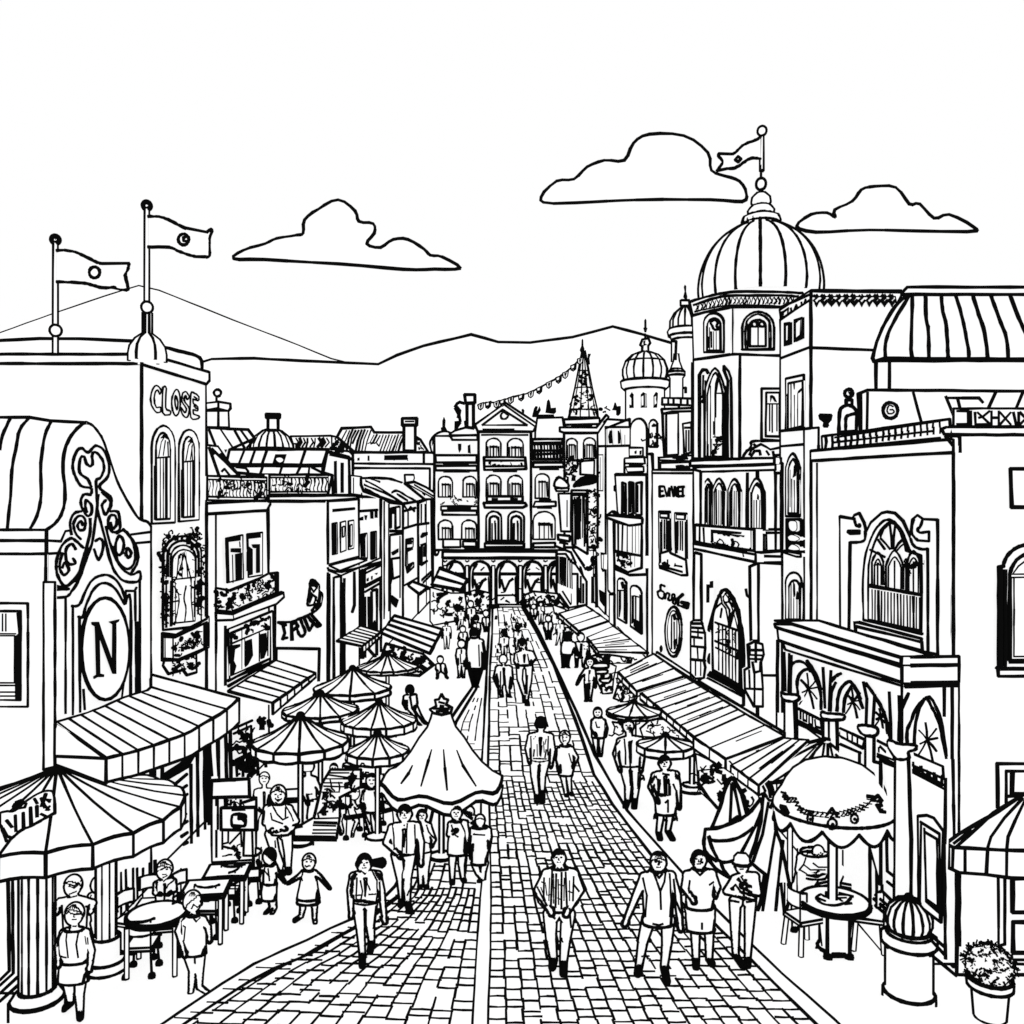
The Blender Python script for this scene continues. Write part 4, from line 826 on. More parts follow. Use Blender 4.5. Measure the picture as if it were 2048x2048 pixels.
# minaret side turret left of the main tower
T = thing('side_turret', 'slim turret with a striped half dome attached left of the great dome tower', 'tower', P3(1360, 1200, 31) * (1, 1, 0))
part('wall', T, PY(31.3), ["675,600 770,600 770,1340 560,1340 545,1000 670,990"], w=5.5)
c = P3(*px([(720, 370)])[0], 31); u = 31 / F * CR[2]
b = B('dome', T, None, w=5.5); b.lathe(c, [(112 * u, 0), (110 * u, 60 * u), (80 * u, 115 * u), (40 * u, 150 * u), (18 * u, 165 * u)], w=6, ribs=14, rw=5); b.lathe(c, [(120 * u, -50 * u), (128 * u, -20 * u), (115 * u, 0)], w=6, rings=(0, 2)); b.lathe(c, [(98 * u, -240 * u), (98 * u, -80 * u), (112 * u, -50 * u)], w=6, rings=(1,)); b.done()
part('finial', T, PY(29), blk="702,45 715,30 732,40 728,85 742,130 738,150 715,150 695,130 712,85", w=5, poly=["683,155 750,155 750,195 683,195"], ln="690,150 750,150;685,200 755,200")
b = B('pinnacle', T, None, w=5.5); c = P3(*px([(652, 890)])[0], 30.2); u = 30.2 / F * CR[2]
b.lathe(c, [(42 * u, 0), (42 * u, 150 * u), (58 * u, 170 * u), (58 * u, 195 * u), (40 * u, 215 * u), (18 * u, 275 * u), (12 * u, 330 * u)], w=5.5, rings=(2, 3, 4)); b.done()
part('balcony', T, PY(30), ["545,890 770,895 770,945 545,940", "540,975 770,965 770,990 620,995 545,1010"], ln="590,895 590,940;630,895 630,940;685,895 685,940;735,895 735,940;700,815 722,815 722,850;625,460 650,465 645,600", w=5.5, lift=4)
part('window', T, PY(31), ["700,1085 765,1075 765,1300 710,1320"], ln="715,1115 765,1115;725,1135 725,1300;745,1135 745,1290", lift=4, w=5)
part('column', T, PY(30.5), ["575,1010 665,1005 665,1315 575,1325"], ln="550,1020 555,1220", w=5)
part('ledge', T, PY(29.8), ["520,1340 770,1325 770,1355 750,1370 525,1360", "530,1380 750,1375 750,1430 530,1425"], w=5, blk="505,1325 530,1335 530,1440 508,1440;530,1365 750,1360 750,1378 530,1380")
b = B('ledge_planting', T, PY(29.8), 3, w=3); scribble(b, "640,1330 750,1330 750,1360 640,1370", 14, 4, (4, 10), .5); scribble(b, "640,1410 750,1410 750,1430 640,1430", 8, 4, (4, 9), .5); b.done()
ST.update(k=.9, b=.75)
def YX(X, x): return X * F / (x - 1024)
cr(1180, 900); P58 = PX(5.8)
T = thing('bay_front', 'projecting bay with three slit windows and a bowed balcony on the loggia house', 'bay', P58.at(px("300,900"))[0])
part('bay_wall', T, P58, ["195,185 430,185 430,940 300,945 190,890 215,500"], w=6, lift=10)
for s in ("243,245 270,255 270,490 245,480", "297,245 325,250 328,480 297,490", "350,250 390,245 388,490 352,490"): win(T, P58, s, None, lift=14, w=5.5, ln=None, blk=s.split()[0] + ' ' + s.split()[0].split(',')[0] + ',480 ' + str(int(s.split(',')[0]) + 9) + ',480 ' + str(int(s.split(',')[0]) + 9) + ',260')
part('cornice', T, P58, ["130,490 170,465 205,490 390,510 395,525 395,555 300,570 130,510"], ln="130,490 390,515;180,465 210,480", lift=16, w=5.5, blk="175,270 195,260 195,320 175,310")
part('shutters', T, P58, ["195,545 300,570 390,560 390,800 195,760"], ln="215,560 215,755;250,570 245,760;285,575 285,765;325,575 325,770;350,575 350,770;375,570 375,790", lift=16, w=5)
bl = part('balcony', T, P58, ["190,770 390,800 390,890 290,920 195,870"], ln="195,900 300,945 430,935;310,790 315,880;345,790 345,880", blk="350,800 390,810 392,890 355,890", lift=20, w=5)
b = B('planting', bl, P58, 24, w=3); scribble(b, "195,780 310,790 300,880 200,870", 26, 3, (4, 12), .3); b.done()
lo = [o for o in COL.objects if o.get('label', '').startswith('arched loggia')][0]
win(lo, P58, arch(212, 960, 275, 1270, 'r', .6, sp=30), None, blk="215,1060 228,1060 228,1200 215,1270;250,1000 275,1010 278,1308 250,1290;225,1000 245,990 260,1040 240,1050", ln="212,1060 250,1060", lift=5, w=5)
win(lo, P58, arch(310, 1010, 390, 1330, 'r', .7, sp=40), None, blk="312,1090 325,1090 325,1300 312,1320;370,1080 390,1090 390,1385 365,1340;320,1270 390,1300 390,1385 320,1330", ln="330,1100 370,1110;345,1110 345,1300", lift=5, w=5)
part('drainpipe', lo, P58, ["137,490 178,510 183,1080 160,1085 140,1060", "150,1090 185,1090 185,1330 150,1310"], lift=8, w=5)
fa = [o for o in COL.objects if o.get('label', '').startswith('far house below')][0]
part('window', fa, PX(5.75), blk="75,765 110,770 110,920 95,925 80,900;60,1050 112,1075 112,1185 70,1140", ln="20,960 20,1200;45,800 50,1200", lift=5)
part('white_pane', fa, PX(5.75), ["88,790 103,790 100,900 90,890"], lift=8, w=2)  # plain white pane inside the black window fill
b = B('ornament', fa, PX(5.75), 5, w=4); scribble(b, "0,100 55,100 55,960 0,960", 46, 3.8, (5, 16), .25); b.done()
# sign house
T = rwall('plain house with small sign lettering, two shuttered windows and an oval window', 5.65, "440,30 470,30 475,160 785,160", ln="475,160 475,1540;435,190 435,1540", w=6)
part('cap', T, PX(5.65), ["475,150 785,150 785,175 475,175"], lift=4, w=5)
b = B('lettering', T, PX(5.65), 5, w=5); b.ln("525,275 525,350 560,345;525,275 555,275;525,312 550,310;560,275 580,350 600,290 600,350;615,275 630,350 650,285 655,350;640,275 640,345;665,280 665,350 710,345;665,280 710,278;670,312 700,310;700,280 700,355", 5); b.done()
for a, bk in (("522,465 605,465 610,880 525,870", "525,530 540,530 540,860 525,870;580,520 608,520 608,880 582,860"), ("642,475 730,480 735,940 650,900", "712,530 732,530 735,830 715,830;642,530 655,530 655,790 645,790")):
    q = toL(a); x0, x1, y0 = q[0][0], q[1][0], q[0][1]
    win(T, PX(5.65), a, [(x0 + 12, y0 + 12), (x1 - 12, y0 + 14), (x1 - 14, y0 + 50), (x0 + 12, y0 + 45)], ln=f"{x0+20},{y0+62} {x0+20},{y0+280};{x0+40},{y0+62} {x0+40},{y0+280};{x0+56},{y0+62} {x0+56},{y0+285}", blk=bk, lift=4)
part('planter_box', T, PX(5.65), ["535,780 600,760 610,780 725,830 735,945 690,945 530,890 525,860"], ln="535,875 700,920;590,830 590,870;640,870 700,880", blk="530,850 560,840 610,870 600,885 540,880;630,880 640,850 650,880", lift=10, w=5)
b = B('script_lettering', T, PX(5.65), 6, w=4.8)
b.ln(sm("565,1030 535,1020 530,1060 510,1070 520,1110 550,1120 560,1080 535,1060")); b.ln(sm("565,1120 580,1080 600,1090 590,1130 615,1130 620,1090 640,1100 625,1150 645,1160 655,1120 670,1130 665,1170 700,1180")); b.ln("655,1130 700,1090;690,1150 740,1160 735,1190 700,1180", 6.5); b.done()
o = part('oval_window', T, PX(5.65), [ell(632, 1372, 60, 188, 24)], lift=4, w=6)
b = B('pane', o, PX(5.65), 8, w=5); b.poly(ell(632, 1372, 45, 160, 22), w=4); b.ln("620,1250 620,1500;640,1300 640,1480;660,1270 660,1480"); b.blk("615,1240 640,1230 655,1280 630,1290;625,1440 650,1420 645,1500 630,1510"); b.done()
part('sill', T, PX(5.65), ["505,1525 760,1690 760,1720 500,1550"], lift=6, w=5)
part('wall_lamp', T, PX(5.65), blk="522,1490 532,1470 543,1490 543,1510 532,1530 522,1510", lift=6)
ST.update(k=.94, b=.62)
# ---------------- great dome tower
XD = 5.5
cr(1180, 900)
T = thing('dome_tower', 'great tower crowned by a ribbed dome with stacked finial, arched windows and a balcony', 'tower', P3(1500, 1400, 21) * (1, 1, 0))
LW = lwall(T, XD, "785,100 840,100 1265,100", name='street_wall', w=6)
YF = YX(XD, 1180 + 1265 * .265)
PF = PY(YF - .02)
part('front_wall', T, PF, ["1262,100 1450,100 1450,1700 1262,1700"], w=5.5, th=20)
cr(1180, 560)
PU = PAB(1180 + 770 * .265, 24.5, 1180 + 1070 * .265, 21.2); PV = PY(21.1)
part('upper_wall', T, PU, ["775,260 1075,205 1075,560 785,602", "785,602 1075,560 1130,560 1130,1350 785,1350"], w=5.5)
part('upper_wall', T, PV, ["1073,205 1440,205 1440,572 1073,560", "1130,562 1440,572 1440,1345 1130,1345"], w=5.5, lift=1)
b = B('seam_cover', T, PV, 3, w=0); b.poly("1062,215 1084,215 1084,550 1062,550", w=0); b.done()
PK = PV
b = B('frieze', T, PK, 6, w=5.5); b.poly(sm("750,165 850,135 950,110 1060,92 1180,88 1440,92 1600,100") + toL("1620,130 1440,205") + sm("1440,205 1200,203 1060,205 900,235 770,270")); b.ln(sm("780,190 900,150 1020,122 1200,118 1440,118 1570,125")); b.ln(sm("790,240 900,215 1060,190 1300,192 1440,200"), 4)
for i in range(24):
    x = 800 + i * 31; y = 215 - max(0, (1050 - x)) * -.0 - (x - 800) * (.16 if x < 1020 else .06) if x < 1020 else 158
    y = 205 - min(x - 800, 240) * .19
    b.ln([(x, y - 28), (x + random.uniform(8, 20), y), (x + random.uniform(-8, 8), y + 22)], random.choice((2.6, 3.4, 4.4))); b.ln([(x + 14, y + 20), (x + 24, y - 25)], 2.6)
b.done()
fr2 = part('frieze', T, PAB(1180 + 1440 * .265, 20.9, 1180 + 1665 * .265, 19.5), ["1435,225 1665,80 1665,160 1600,210 1560,230 1445,310"], ln="1450,205 1660,110;1450,250 1500,215 1490,290;1520,215 1530,260 1560,190 1580,240;1600,170 1605,215 1630,150 1640,190", lift=8, w=5, blk="1435,235 1460,230 1465,260 1440,300;1500,240 1520,230 1515,270 1495,270;1570,200 1590,190 1590,220 1575,230")
c = P3(1520, 592, 22.2); u = 22.2 / F
prof = [(117 * u, -8 * u), (119 * u, 20 * u), (113 * u, 55 * u), (98 * u, 88 * u), (76 * u, 114 * u), (50 * u, 132 * u), (34 * u, 140 * u), (32 * u, 150 * u)]
b = B('dome', T, None, w=6.5); b.lathe(c, [tuple(q) for q in sm([(a, b_) for a, b_ in prof], k=4)], n=40, w=7, ribs=16, a0=.13, rw=6); b.done()
b = B('finial', T, None, w=5.5)
b.lathe(c + np.array([2 * u, 0, 146 * u]), [(32 * u, 0), (36 * u, 3 * u), (34 * u, 10 * u), (24 * u, 14 * u), (24 * u, 18 * u)], w=6, rings=(0,)); b.lathe(c + np.array([2 * u, 0, 166 * u]), [(23 * u, -6 * u), (24 * u, 4 * u), (18 * u, 12 * u), (5 * u, 16 * u)], w=6, rings=(0,), rw=8)
b.lathe(c + np.array([2 * u, 0, 184 * u]), [(12 * u, -3 * u), (17 * u, 3 * u), (16 * u, 12 * u), (8 * u, 20 * u), (2 * u, 22 * u)], w=6, rings=(0,)); b.smooth(*ellipsoid(c + np.array([2 * u, 0, 224 * u]), 7.5 * u, 7.5 * u, 9.5 * u), w=7); b.rod(c + np.array([2 * u, 0, 204 * u]), c + np.array([2 * u, 0, 262 * u]), 2.6 * u, mi=1); b.done()
cr(1400, 240, 400)
flagpole('forked flag with a diamond emblem flying above the great dome', 597, 105, 490, ("585,160 550,190 480,215 410,250 350,310 310,330 250,332", "585,375 510,368 450,390 380,440 330,465 260,470", "185,325 180,350 220,400 190,455 165,490"), 22.2, [("368,350 395,375 370,405 340,385", 5.5, True)], 105, group='flags on the rooftops')
cr(1180, 560)
w1 = win(T, PU, arch(862, 250, 1010, 545, 'r', -.0, sp=80), arch(890, 290, 985, 535, 'r', sp=55), ln="880,350 880,540;905,360 905,540;935,390 935,535;955,390 955,535;860,548 1015,535", blk="880,420 895,420 895,520 880,520;905,380 920,380 920,520 908,520", lift=4, w=5)
b = B('tracery', w1, PU, 10, w=5); b.ln(sm("925,350 910,320 940,300 965,320 955,350 975,365 940,375 925,350")); b.done()
w2 = win(T, PV, arch(1150, 240, 1388, 525, 'r', sp=120), arch(1205, 300, 1325, 500, 'r', sp=50), ln="1268,300 1268,500;1205,355 1325,355;1190,330 1190,520;1350,330 1350,515;1140,525 1385,515", lift=5, w=5)
b = B('tracery', w2, PV, 12, w=4.5); b.ln(sm("1175,520 1175,350 1205,285 1268,258 1330,285 1362,350 1362,520")); b.ln(ell(1242, 333, 20, 20, 10), closed=True); b.ln(ell(1298, 333, 20, 20, 10), closed=True); b.done()
w3 = win(T, PU, arch(865, 665, 1025, 1335, 'p', sp=190), arch(890, 700, 1005, 1335, 'p', sp=170), ln="850,690 870,680 890,700;835,700 832,1335;855,720 850,880;870,760 868,1335;912,800 912,1335;945,850 945,1180;1000,860 1000,1335;1020,800 1020,1350;1040,790 1045,1340;945,855 1000,855;930,1185 1000,1185;930,1240 1000,1240;930,1335 1000,1335", blk="940,770 960,720 978,740 965,800 950,860 948,1060 935,1060 930,860;925,1060 940,1060 945,1170 925,1175", thin="895,1240 895,1330;920,1200 920,1330", lift=5, w=5)
b = B('glazing', w3, PU, 11, w=3); scribble(b, "930,1190 1000,1190 1000,1330 930,1330", 16, 3, (4, 10), .3); b.done()
b = B('moulding', T, PU, 6, w=5); b.ln("825,1340 825,720 850,675 880,680 890,700;1070,1345 1065,740 1045,690 1010,650 1010,680 1040,760 1035,1345;835,880 870,885 850,920", 5.5); b.done()
w4 = win(T, PV, "1295,820 1440,820 1440,1215 1295,1205", "1330,850 1430,850 1430,1180 1325,1180", ln="1335,935 1430,935;1375,935 1375,1150;1410,935 1410,1140;1355,935 1355,1140", blk="1345,870 1370,865 1400,880 1430,925 1400,920 1370,885 1350,925", lift=5, w=5)
part('crest', T, PV, [sm("1150,1345 1175,1300 1215,1260 1220,1220 1300,1215 1440,1215") + [(1440, 1345)]], ln="1200,1320 1220,1280 1240,1265 1290,1240 1330,1260 1360,1280 1430,1265;1215,1330 1240,1290 1280,1290 1285,1320;1330,1290 1350,1320;1380,1295 1385,1325 1430,1320;1235,1240 1260,1260", lift=10, w=5)
cr(1180, 900)
LX = PX(XD - .12)
part('ledge', T, LX, ["765,80 1390,60 1390,105 765,120", "780,130 1400,110 1400,150 830,165"], lift=6, w=5)
part('ledge', T, PY(YF - .3), ["1385,60 1440,60 1440,100 1385,105", "1395,110 1440,110 1440,175 1395,175"], lift=6, w=5)
part('pilaster', T, LX, ["785,150 835,160 835,690 790,690", "795,775 840,785 840,1290 790,1290"], lift=6, w=5.5)
part('pilaster', T, PY(YF - .3), ["1205,880 1270,850 1270,1440 1215,1440", "1400,175 1440,175 1440,600 1400,600"], lift=6, w=5.5)
for a, k in (((860, 220, 920, 570), 0), ((928, 215, 1022, 580), 1), ((1045, 220, 1138, 595), 2)):
    x0, y0, x1, y1 = a; W = x1 - x0
    win(T, PX(XD), arch(x0, y0, x1, y1, 'p', sp=W * .9), arch(x0 + 14, y0 + 38, x1 - 12, y1, 'p', sp=W * .7), ln=f"{x0+W*.5},{y0+90} {x0+W*.5},{y1};{x0+W*.66},{y0+90} {x0+W*.66},{y1}", blk=(f"{x0+4},{y0+80} {x0+20},{y0+40} {x0+35},{y0+50} {x0+28},{y0+90} {x0+28},{y1} {x0+6},{y1}" if k != 1 else f"{x0+16},{y0+90} {x0+26},{y0+60} {x0+30},{y1} {x0+18},{y1};{x0+62},{y0+80} {x0+72},{y0+80} {x0+74},{y1} {x0+64},{y1}"), lift=5, w=5)
part('wall_seam', T, PX(XD), ln="1188,175 1185,590", lift=3, w=6)
win(T, PX(XD), arch(1200, 212, 1318, 600, 'p', sp=110), arch(1225, 250, 1300, 595, 'p', sp=80), ln="1215,320 1215,590;1240,380 1240,590;1260,380 1260,590;1285,380 1280,590", blk="1235,270 1260,255 1295,280 1290,300 1255,275;1292,330 1315,330 1318,595 1295,595;1262,330 1275,350 1270,380 1258,370", lift=5, w=5)
bal = part('balcony', T, LX, ["800,565 1240,600 1240,760 860,705 800,690", "785,705 1250,790 1250,845 785,745"], ln="830,580 830,700;860,590 865,705;1225,615 1225,750", blk="862,595 1230,615 1225,632 885,625 890,700 865,705;865,700 1225,765 1225,755 870,690", lift=12, w=5.5)
part('balcony', T, PY(YF - .35), ["1238,600 1440,600 1440,755 1238,765", "1250,780 1445,765 1445,805 1265,800 1265,850 1445,845 1445,860 1250,850"], ln="1305,640 1330,640 1330,755 1305,755;1400,610 1400,745;1330,625 1425,625", blk="1300,640 1325,635 1325,755 1300,755", lift=4, w=5)
b = B('balcony_lattice', bal, LX, 16, w=3); b.blk("900,620 1220,645 1215,660 1180,650 1150,660 1050,640 1040,655 1000,640 985,650 960,635 905,635"); scribble(b, "900,690 1220,740 1220,760 900,705", 10, 3, (8, 20), .2); b.done()
gd = part('gothic_door', T, LX, [arch(905, 1030, 1150, 1680, 'p', .5, sp=330)], lift=4, w=10)
b = B('pane', gd, LX, 8, w=4.5); b.poly([(935, 1665)] + sm("935,1665 930,1400 935,1250 960,1160 985,1090 1020,1055 1060,1090 1100,1170 1125,1260 1135,1400 1135,1780")[1:], w=8, th=4)
b.ln(sm("1030,1080 1010,1110 1020,1150 1050,1140 1050,1090", True), closed=True); b.ln("990,1090 1000,1150 940,1200;1020,1150 1060,1210 1050,1330;1050,1140 1100,1190 1065,1330;1000,1160 1030,1200 1055,1325;1070,1100 1060,1140;1000,1200 990,1260;945,1300 1130,1365", 5.5)
b.blk("1035,1200 1060,1230 1090,1200 1075,1280 1058,1335 1045,1290"); b.ln("975,1320 975,1660;1005,1325 1005,1690;1030,1335 1030,1710;1055,1345 1055,1725;1080,1350 1080,1740;1105,1360 1105,1755;950,1490 1130,1580;945,1440 1130,1520", 5); scribble(b, "945,1330 1125,1380 1125,1560 945,1500", 22, 3.4, (6, 16), .2); b.done()
part('hood_mould', T, LX, blk="865,1010 905,1010 905,985 935,980 935,1040 910,1040 890,1030 888,1165 865,1165;1150,1035 1170,1030 1180,1080 1220,1105 1225,1250 1210,1440 1203,1250 1200,1115 1165,1095", lift=5)
for poly_, lns, nm_, pl_ in (("785,1285 840,1285 870,1390 870,1490 860,1590 870,1640 860,1720 800,1725 765,1690 765,1300", "770,1310 850,1310;765,1340 855,1345;760,1370 870,1380;770,1410 850,1420;790,1430 790,1480;765,1480 870,1490;815,1490 820,1580;760,1580 870,1590;800,1590 800,1700;840,1600 840,1700;820,1340 820,1400", 'column_base', LX),
                  ("1190,1470 1240,1445 1300,1465 1310,1540 1290,1600 1305,1800 1305,1935 1235,1935 1170,1810 1165,1660 1200,1640", "1190,1510 1305,1510;1190,1545 1305,1550;1195,1575 1300,1580;1250,1450 1250,1600;1200,1660 1205,1790;1240,1690 1240,1930;1170,1800 1300,1805;1225,1600 1240,1680 1280,1670 1285,1600;1205,1480 1205,1540", 'column_base', PY(YF - .4))):
    part(nm_, T, pl_, [poly_], ln=lns, lift=14, w=5)
part('plinth', T, LX, ["880,1690 1160,1840 1160,1925 1140,1930 820,1740 850,1720"], ln="870,1710 1155,1860;900,1690 1160,1820", lift=8, w=5.5)
cr(1180, 560)
PS = PAB(1180 + 1440 * .265, 20.6, 1180 + 1665 * .265, 18.6)
S = part('side_wall', T, PS, ["1440,300 1665,150 1665,1120 1440,1140", "1440,1140 1725,1115 1725,2590 1440,2590"], ln="1445,590 1655,510;1445,1255 1620,1240;1620,1120 1622,2580;1668,1290 1668,2580;1725,1250 1725,2580", w=5.5)
for a, i in (("1465,325 1508,318 1508,485 1465,497", "1480,345 1494,342 1492,455 1480,460"), ("1540,300 1600,280 1600,440 1540,468", "1555,325 1580,300 1590,300 1585,415 1555,440")):
    b = B('window', T, PS, 5, w=3); b.poly(a, mi=1); f = b.done(); b = B('pane', f, PS, 6.5, w=2); b.poly(i, th=1); b.done()
win(T, PS, "1480,745 1615,715 1615,1110 1480,1135", "1500,780 1605,760 1605,1105 1500,1130", ln="1490,860 1490,1130;1520,790 1520,1120;1545,870 1545,1120;1570,850 1570,1100;1480,870 1500,870", blk="1560,840 1600,815 1600,835 1570,855;1530,780 1545,775 1540,830", lift=5, w=5)
cr(1180, 900)
win(T, PS, arch(1480, 25, 1583, 500, 'p', sp=110), arch(1500, 70, 1570, 480, 'p', sp=80), ln="1500,130 1500,480;1525,220 1525,490;1545,230 1545,490;1565,220 1565,480", blk="1535,120 1550,100 1560,130 1555,200 1520,215 1530,180;1560,150 1590,200 1580,230 1560,220", thin="1512,150 1512,430", lift=5, w=5)
b = B('panel', T, PS, 6, w=4); b.poly("1480,520 1590,520 1590,780 1480,770", mi=1); b.done(); b = B('panel_relief', T, PS, 12, w=2); b.poly(sm("1505,540 1555,540 1560,600 1530,615 1505,590", True)); b.poly(sm("1495,655 1530,640 1580,665 1560,685 1510,685", True)); b.poly(sm("1500,750 1520,715 1555,720 1580,755", True)); b.done()
part('sill', T, PS, ["1465,760 1590,785 1590,805 1560,805 1465,775"], lift=14, w=4.5)
win(T, PS, arch(1480, 925, 1598, 1280, 'r', sp=80), arch(1505, 985, 1585, 1280, 'r', sp=60), ln="1520,1000 1520,1280;1540,1120 1540,1280;1565,1130 1565,1280;1585,1130 1590,1130", blk="1530,990 1545,1010 1550,1100 1535,1120 1530,1060;1560,1060 1585,1100 1580,1130 1545,1130 1550,1090", lift=5, w=5)
ST.update(k=1.0, b=.85)
# ---------------- arcade hall, right foreground
cr(1536, 560)
T = thing('arcade_hall', 'large white hall with an arched gallery, tall traceried window and balustraded roof', 'building', P3(1800, 1960, 13) * (1, 1, 0))
PB = PY(19.0)
part('rear_wall', T, PB, ["325,80 1000,90 1000,1300 325,1300"], ln="325,512 800,530", w=5.5)
b = B('frieze', T, PB, 4, w=5.5); b.poly("330,82 1010,90 1010,100 970,180 960,125 335,125", w=3); b.ln("330,82 1000,88", 7)
for i in range(11):
    x = 345 + i * 57; b.ln([(x, 115), (x + 22, 135), (x, 155), (x + 22, 180), (x + 44, 155)], random.choice((4.4, 6))); b.ln([(x + 20, 110), (x + 34, 130)], 4); b.blk([(x + 4, 175), (x + 40, 175), (x + 22, 205)])
b.done()
PR = PY(18.0)
b = B('roof', T, PR, w=6); b.poly("1050,55 2600,55 2600,110 1010,110 1010,95"); b.poly(sm("1050,112 960,200 880,330 820,470 790,590") + toL("800,615 880,590 2600,600 2600,110"), lift=2)
for s in ("1070,112 980,260 910,400 885,500 885,590", "1090,112 1085,300 1080,520 1095,600", "1188,112 1195,300 1210,380 1215,600", "1308,112 1320,240 1345,340 1355,500 1360,600", "1415,112 1460,260 1490,400 1515,540 1515,600", "1545,112 1590,260 1635,400 1660,600", "1682,112 1740,280 1800,440 1812,600", "1825,112 1890,280 1960,440 2010,600"): b.ln(sm(s), 6, lift=4)
b.done()
part('attic_wall', T, PY(18.1), ["815,610 915,610 915,840 815,835", "915,610 2600,610 2600,840 915,840"], w=6)
part('roof_slope', T, PY(17.9), ["680,860 750,830 2600,845 2600,1180 700,1180"], ln="700,865 700,1140;750,850 745,1140;1095,850 1160,1090;1340,880 1410,1050;1345,890 1590,890 1620,925;1430,900 1445,960;1715,850 1660,970;1920,850 1870,970", lift=3, w=5.5)
o = part('round_emblem', T, PY(17.8), [ell(923, 985, 54, 60, 18)], lift=5, w=6); b = B('letter', o, PY(17.8), 8, w=3.4); b.ln(sm("945,955 915,945 898,985 915,1010 950,1000 945,980 920,980")); b.done()
part('urn', T, PY(18.3), ["395,1022 475,1022 465,1050 440,1080 445,1100 425,1100 430,1070 400,1045"], ln="415,1045 460,1045", lift=4, w=6)
b = B('ventilator', T, PY(18.2), 4, w=6); b.poly([(535, 1150)] + sm("535,1150 540,1000 560,960 600,945 640,960 665,1000 665,1140")[1:]); b.ln(sm("585,1150 585,1050 600,1025 650,1010")); b.poly("590,905 632,905 632,945 590,945"); b.poly(ell(608, 855, 30, 30, 12), w=6); b.blk("600,840 630,845 620,875"); b.done()
PH = PX(6.1)
lwall(T, 6.1, "335,1350 1400,1305", name='street_wall', w=5.5, ln="375,1385 375,3600;1400,1250 1400,3500")
part('cornice', T, PH, ["325,1290 1400,1205 1400,1300 325,1365"], lift=5, w=5.5)
part('corner_block', T, PY(19.2), ["325,1105 520,1105 520,1150 400,1160 400,1240 310,1240"], ln="385,1110 385,1240", lift=2, w=5.5)
b = B('balustrade', T, PH, 8, w=5); b.poly("410,1180 1370,1050 1380,1200 415,1280", w=5); b.blk("430,1185 1370,1052 1370,1068 430,1200;420,1262 1370,1180 1375,1205 420,1282;420,1222 1310,1130 1310,1145 420,1238")
for i in range(19):
    x = 440 + i * 48; y = 1180 - (x - 440) * .135; b.ln([(x, y), (x + random.uniform(-4, 8), y + 42)], 6.5); b.ln([(x + 4, y + 45), (x + random.uniform(-6, 6), y + 90)], 6.5)
b.done()
part('balustrade', T, PY(12.4), ["1400,970 2600,970 2600,1105 1400,1105", "1310,1125 1345,1110 2600,1110 2600,1165 1330,1165"], ln="1425,990 1510,990 1510,1090 1425,1090;1530,990 1530,1090;1560,1000 1565,1095;1580,1000 1675,1090 1580,1090;1590,1040 1620,1030 1670,990;1685,990 1685,1095;1740,990 1740,1095;1690,1040 1735,1040;1750,1000 1830,1090;1830,1000 1750,1090;1850,1000 1870,1090;1890,1000 1890,1090;1900,1000 1990,1090;1990,1000 1900,1090", w=5, lift=4, blk="1400,962 2600,962 2600,976 1400,976")
part('front_wall', T, PY(12.5), ["1395,1170 2600,1170 2600,5200 1395,5200"], ln="1448,1180 1448,4600", w=5.8, th=20)
part('bracket', T, PY(12.4), ["1340,1180 1440,1180 1440,1240 1395,1250"], lift=3, w=5)
part('window', T, PY(12.5), ["1830,1425 2300,1425 2300,1720 1840,1715"], ln=None, lift=4, w=6.5)
cr(1536, 1000)
sur = part('window_surround', T, PH, ["545,125 640,140 655,115 690,100 725,170 745,240 780,170 860,100 900,90 960,100 1020,160 1075,280 1090,150 1130,115 1170,145 1280,150 1280,1165 1160,1140 550,985"], lift=3, w=5.5)
b = B('scroll', sur, PH, 6, w=5); b.ln(sm("650,140 665,190 690,200 690,180")); b.ln(sm("730,170 735,240 720,310 620,320")); b.ln("620,320 610,985;605,235 690,235;605,240 620,255 690,250;655,920 660,1000", 5.5); b.ln(sm("1165,150 1150,200 1130,220 1145,245 1215,240")); b.ln("1215,240 1215,310 1130,305"); b.ln(sm("1130,305 1090,260 1085,200 1100,150")); b.ln(sm("1075,290 1100,345 1150,370 1205,370")); b.ln("1205,370 1208,1140"); b.done()
tw = win(sur, PH, [(725, 905)] + sm("725,905 722,600 745,400 800,250 850,180 900,150 950,165 1010,240 1060,360 1085,420") [1:] + toL("1165,460 1160,1010"), [(760, 905)] + sm("760,905 762,600 770,460 810,320 870,210 935,170 1000,240 1045,380") [1:] + toL("1155,420 1160,700 1155,1000"), lift=8, w=5.5)
b = B('tracery', tw, PH, 17, w=4.6)
b.ln(sm("850,280 860,240 900,190 935,175 975,200 1020,280 1045,370")); b.ln("920,190 930,280 935,370;960,190 945,300 945,370;850,290 890,330 920,370;830,300 880,370;1025,290 985,330 960,370;1040,320 1000,350 975,380;770,375 880,430", 4.6)
for x0, x1, y0, y1 in ((785, 870, 395, 640), (890, 1020, 380, 670), (1045, 1150, 385, 700)):
    b.ln(arch(x0, y0, x1, y1, 'p', sp=(x1 - x0) * .9), 4.4); b.ln(arch(x0 + 18, y0 + 50, x1 - 16, y1, 'p', sp=(x1 - x0) * .6), 3.6); m = (x0 + x1) / 2; b.ln([(m, y0 + 80), (m, y1)], 3.6)
scribble(b, "800,440 1150,440 1150,560 800,520", 12, 3, (6, 14), .2)
b.ln("770,640 1160,712;770,655 1160,722", 4.4)
for i, x in enumerate(range(785, 1150, 24)): b.ln([(x, 675 + (x - 780) * .17), (x + random.uniform(-2, 4), 900 + (x - 780) * .2)], random.choice((3, 3.6, 4.6)))
b.ln("765,910 1155,990", 6.5); b.done()
part('sill', T, PH, ["655,925 690,925 1160,1045 1155,1070 660,950", "672,955 1160,1070 1165,1135 672,1000"], lift=14, w=5.5)
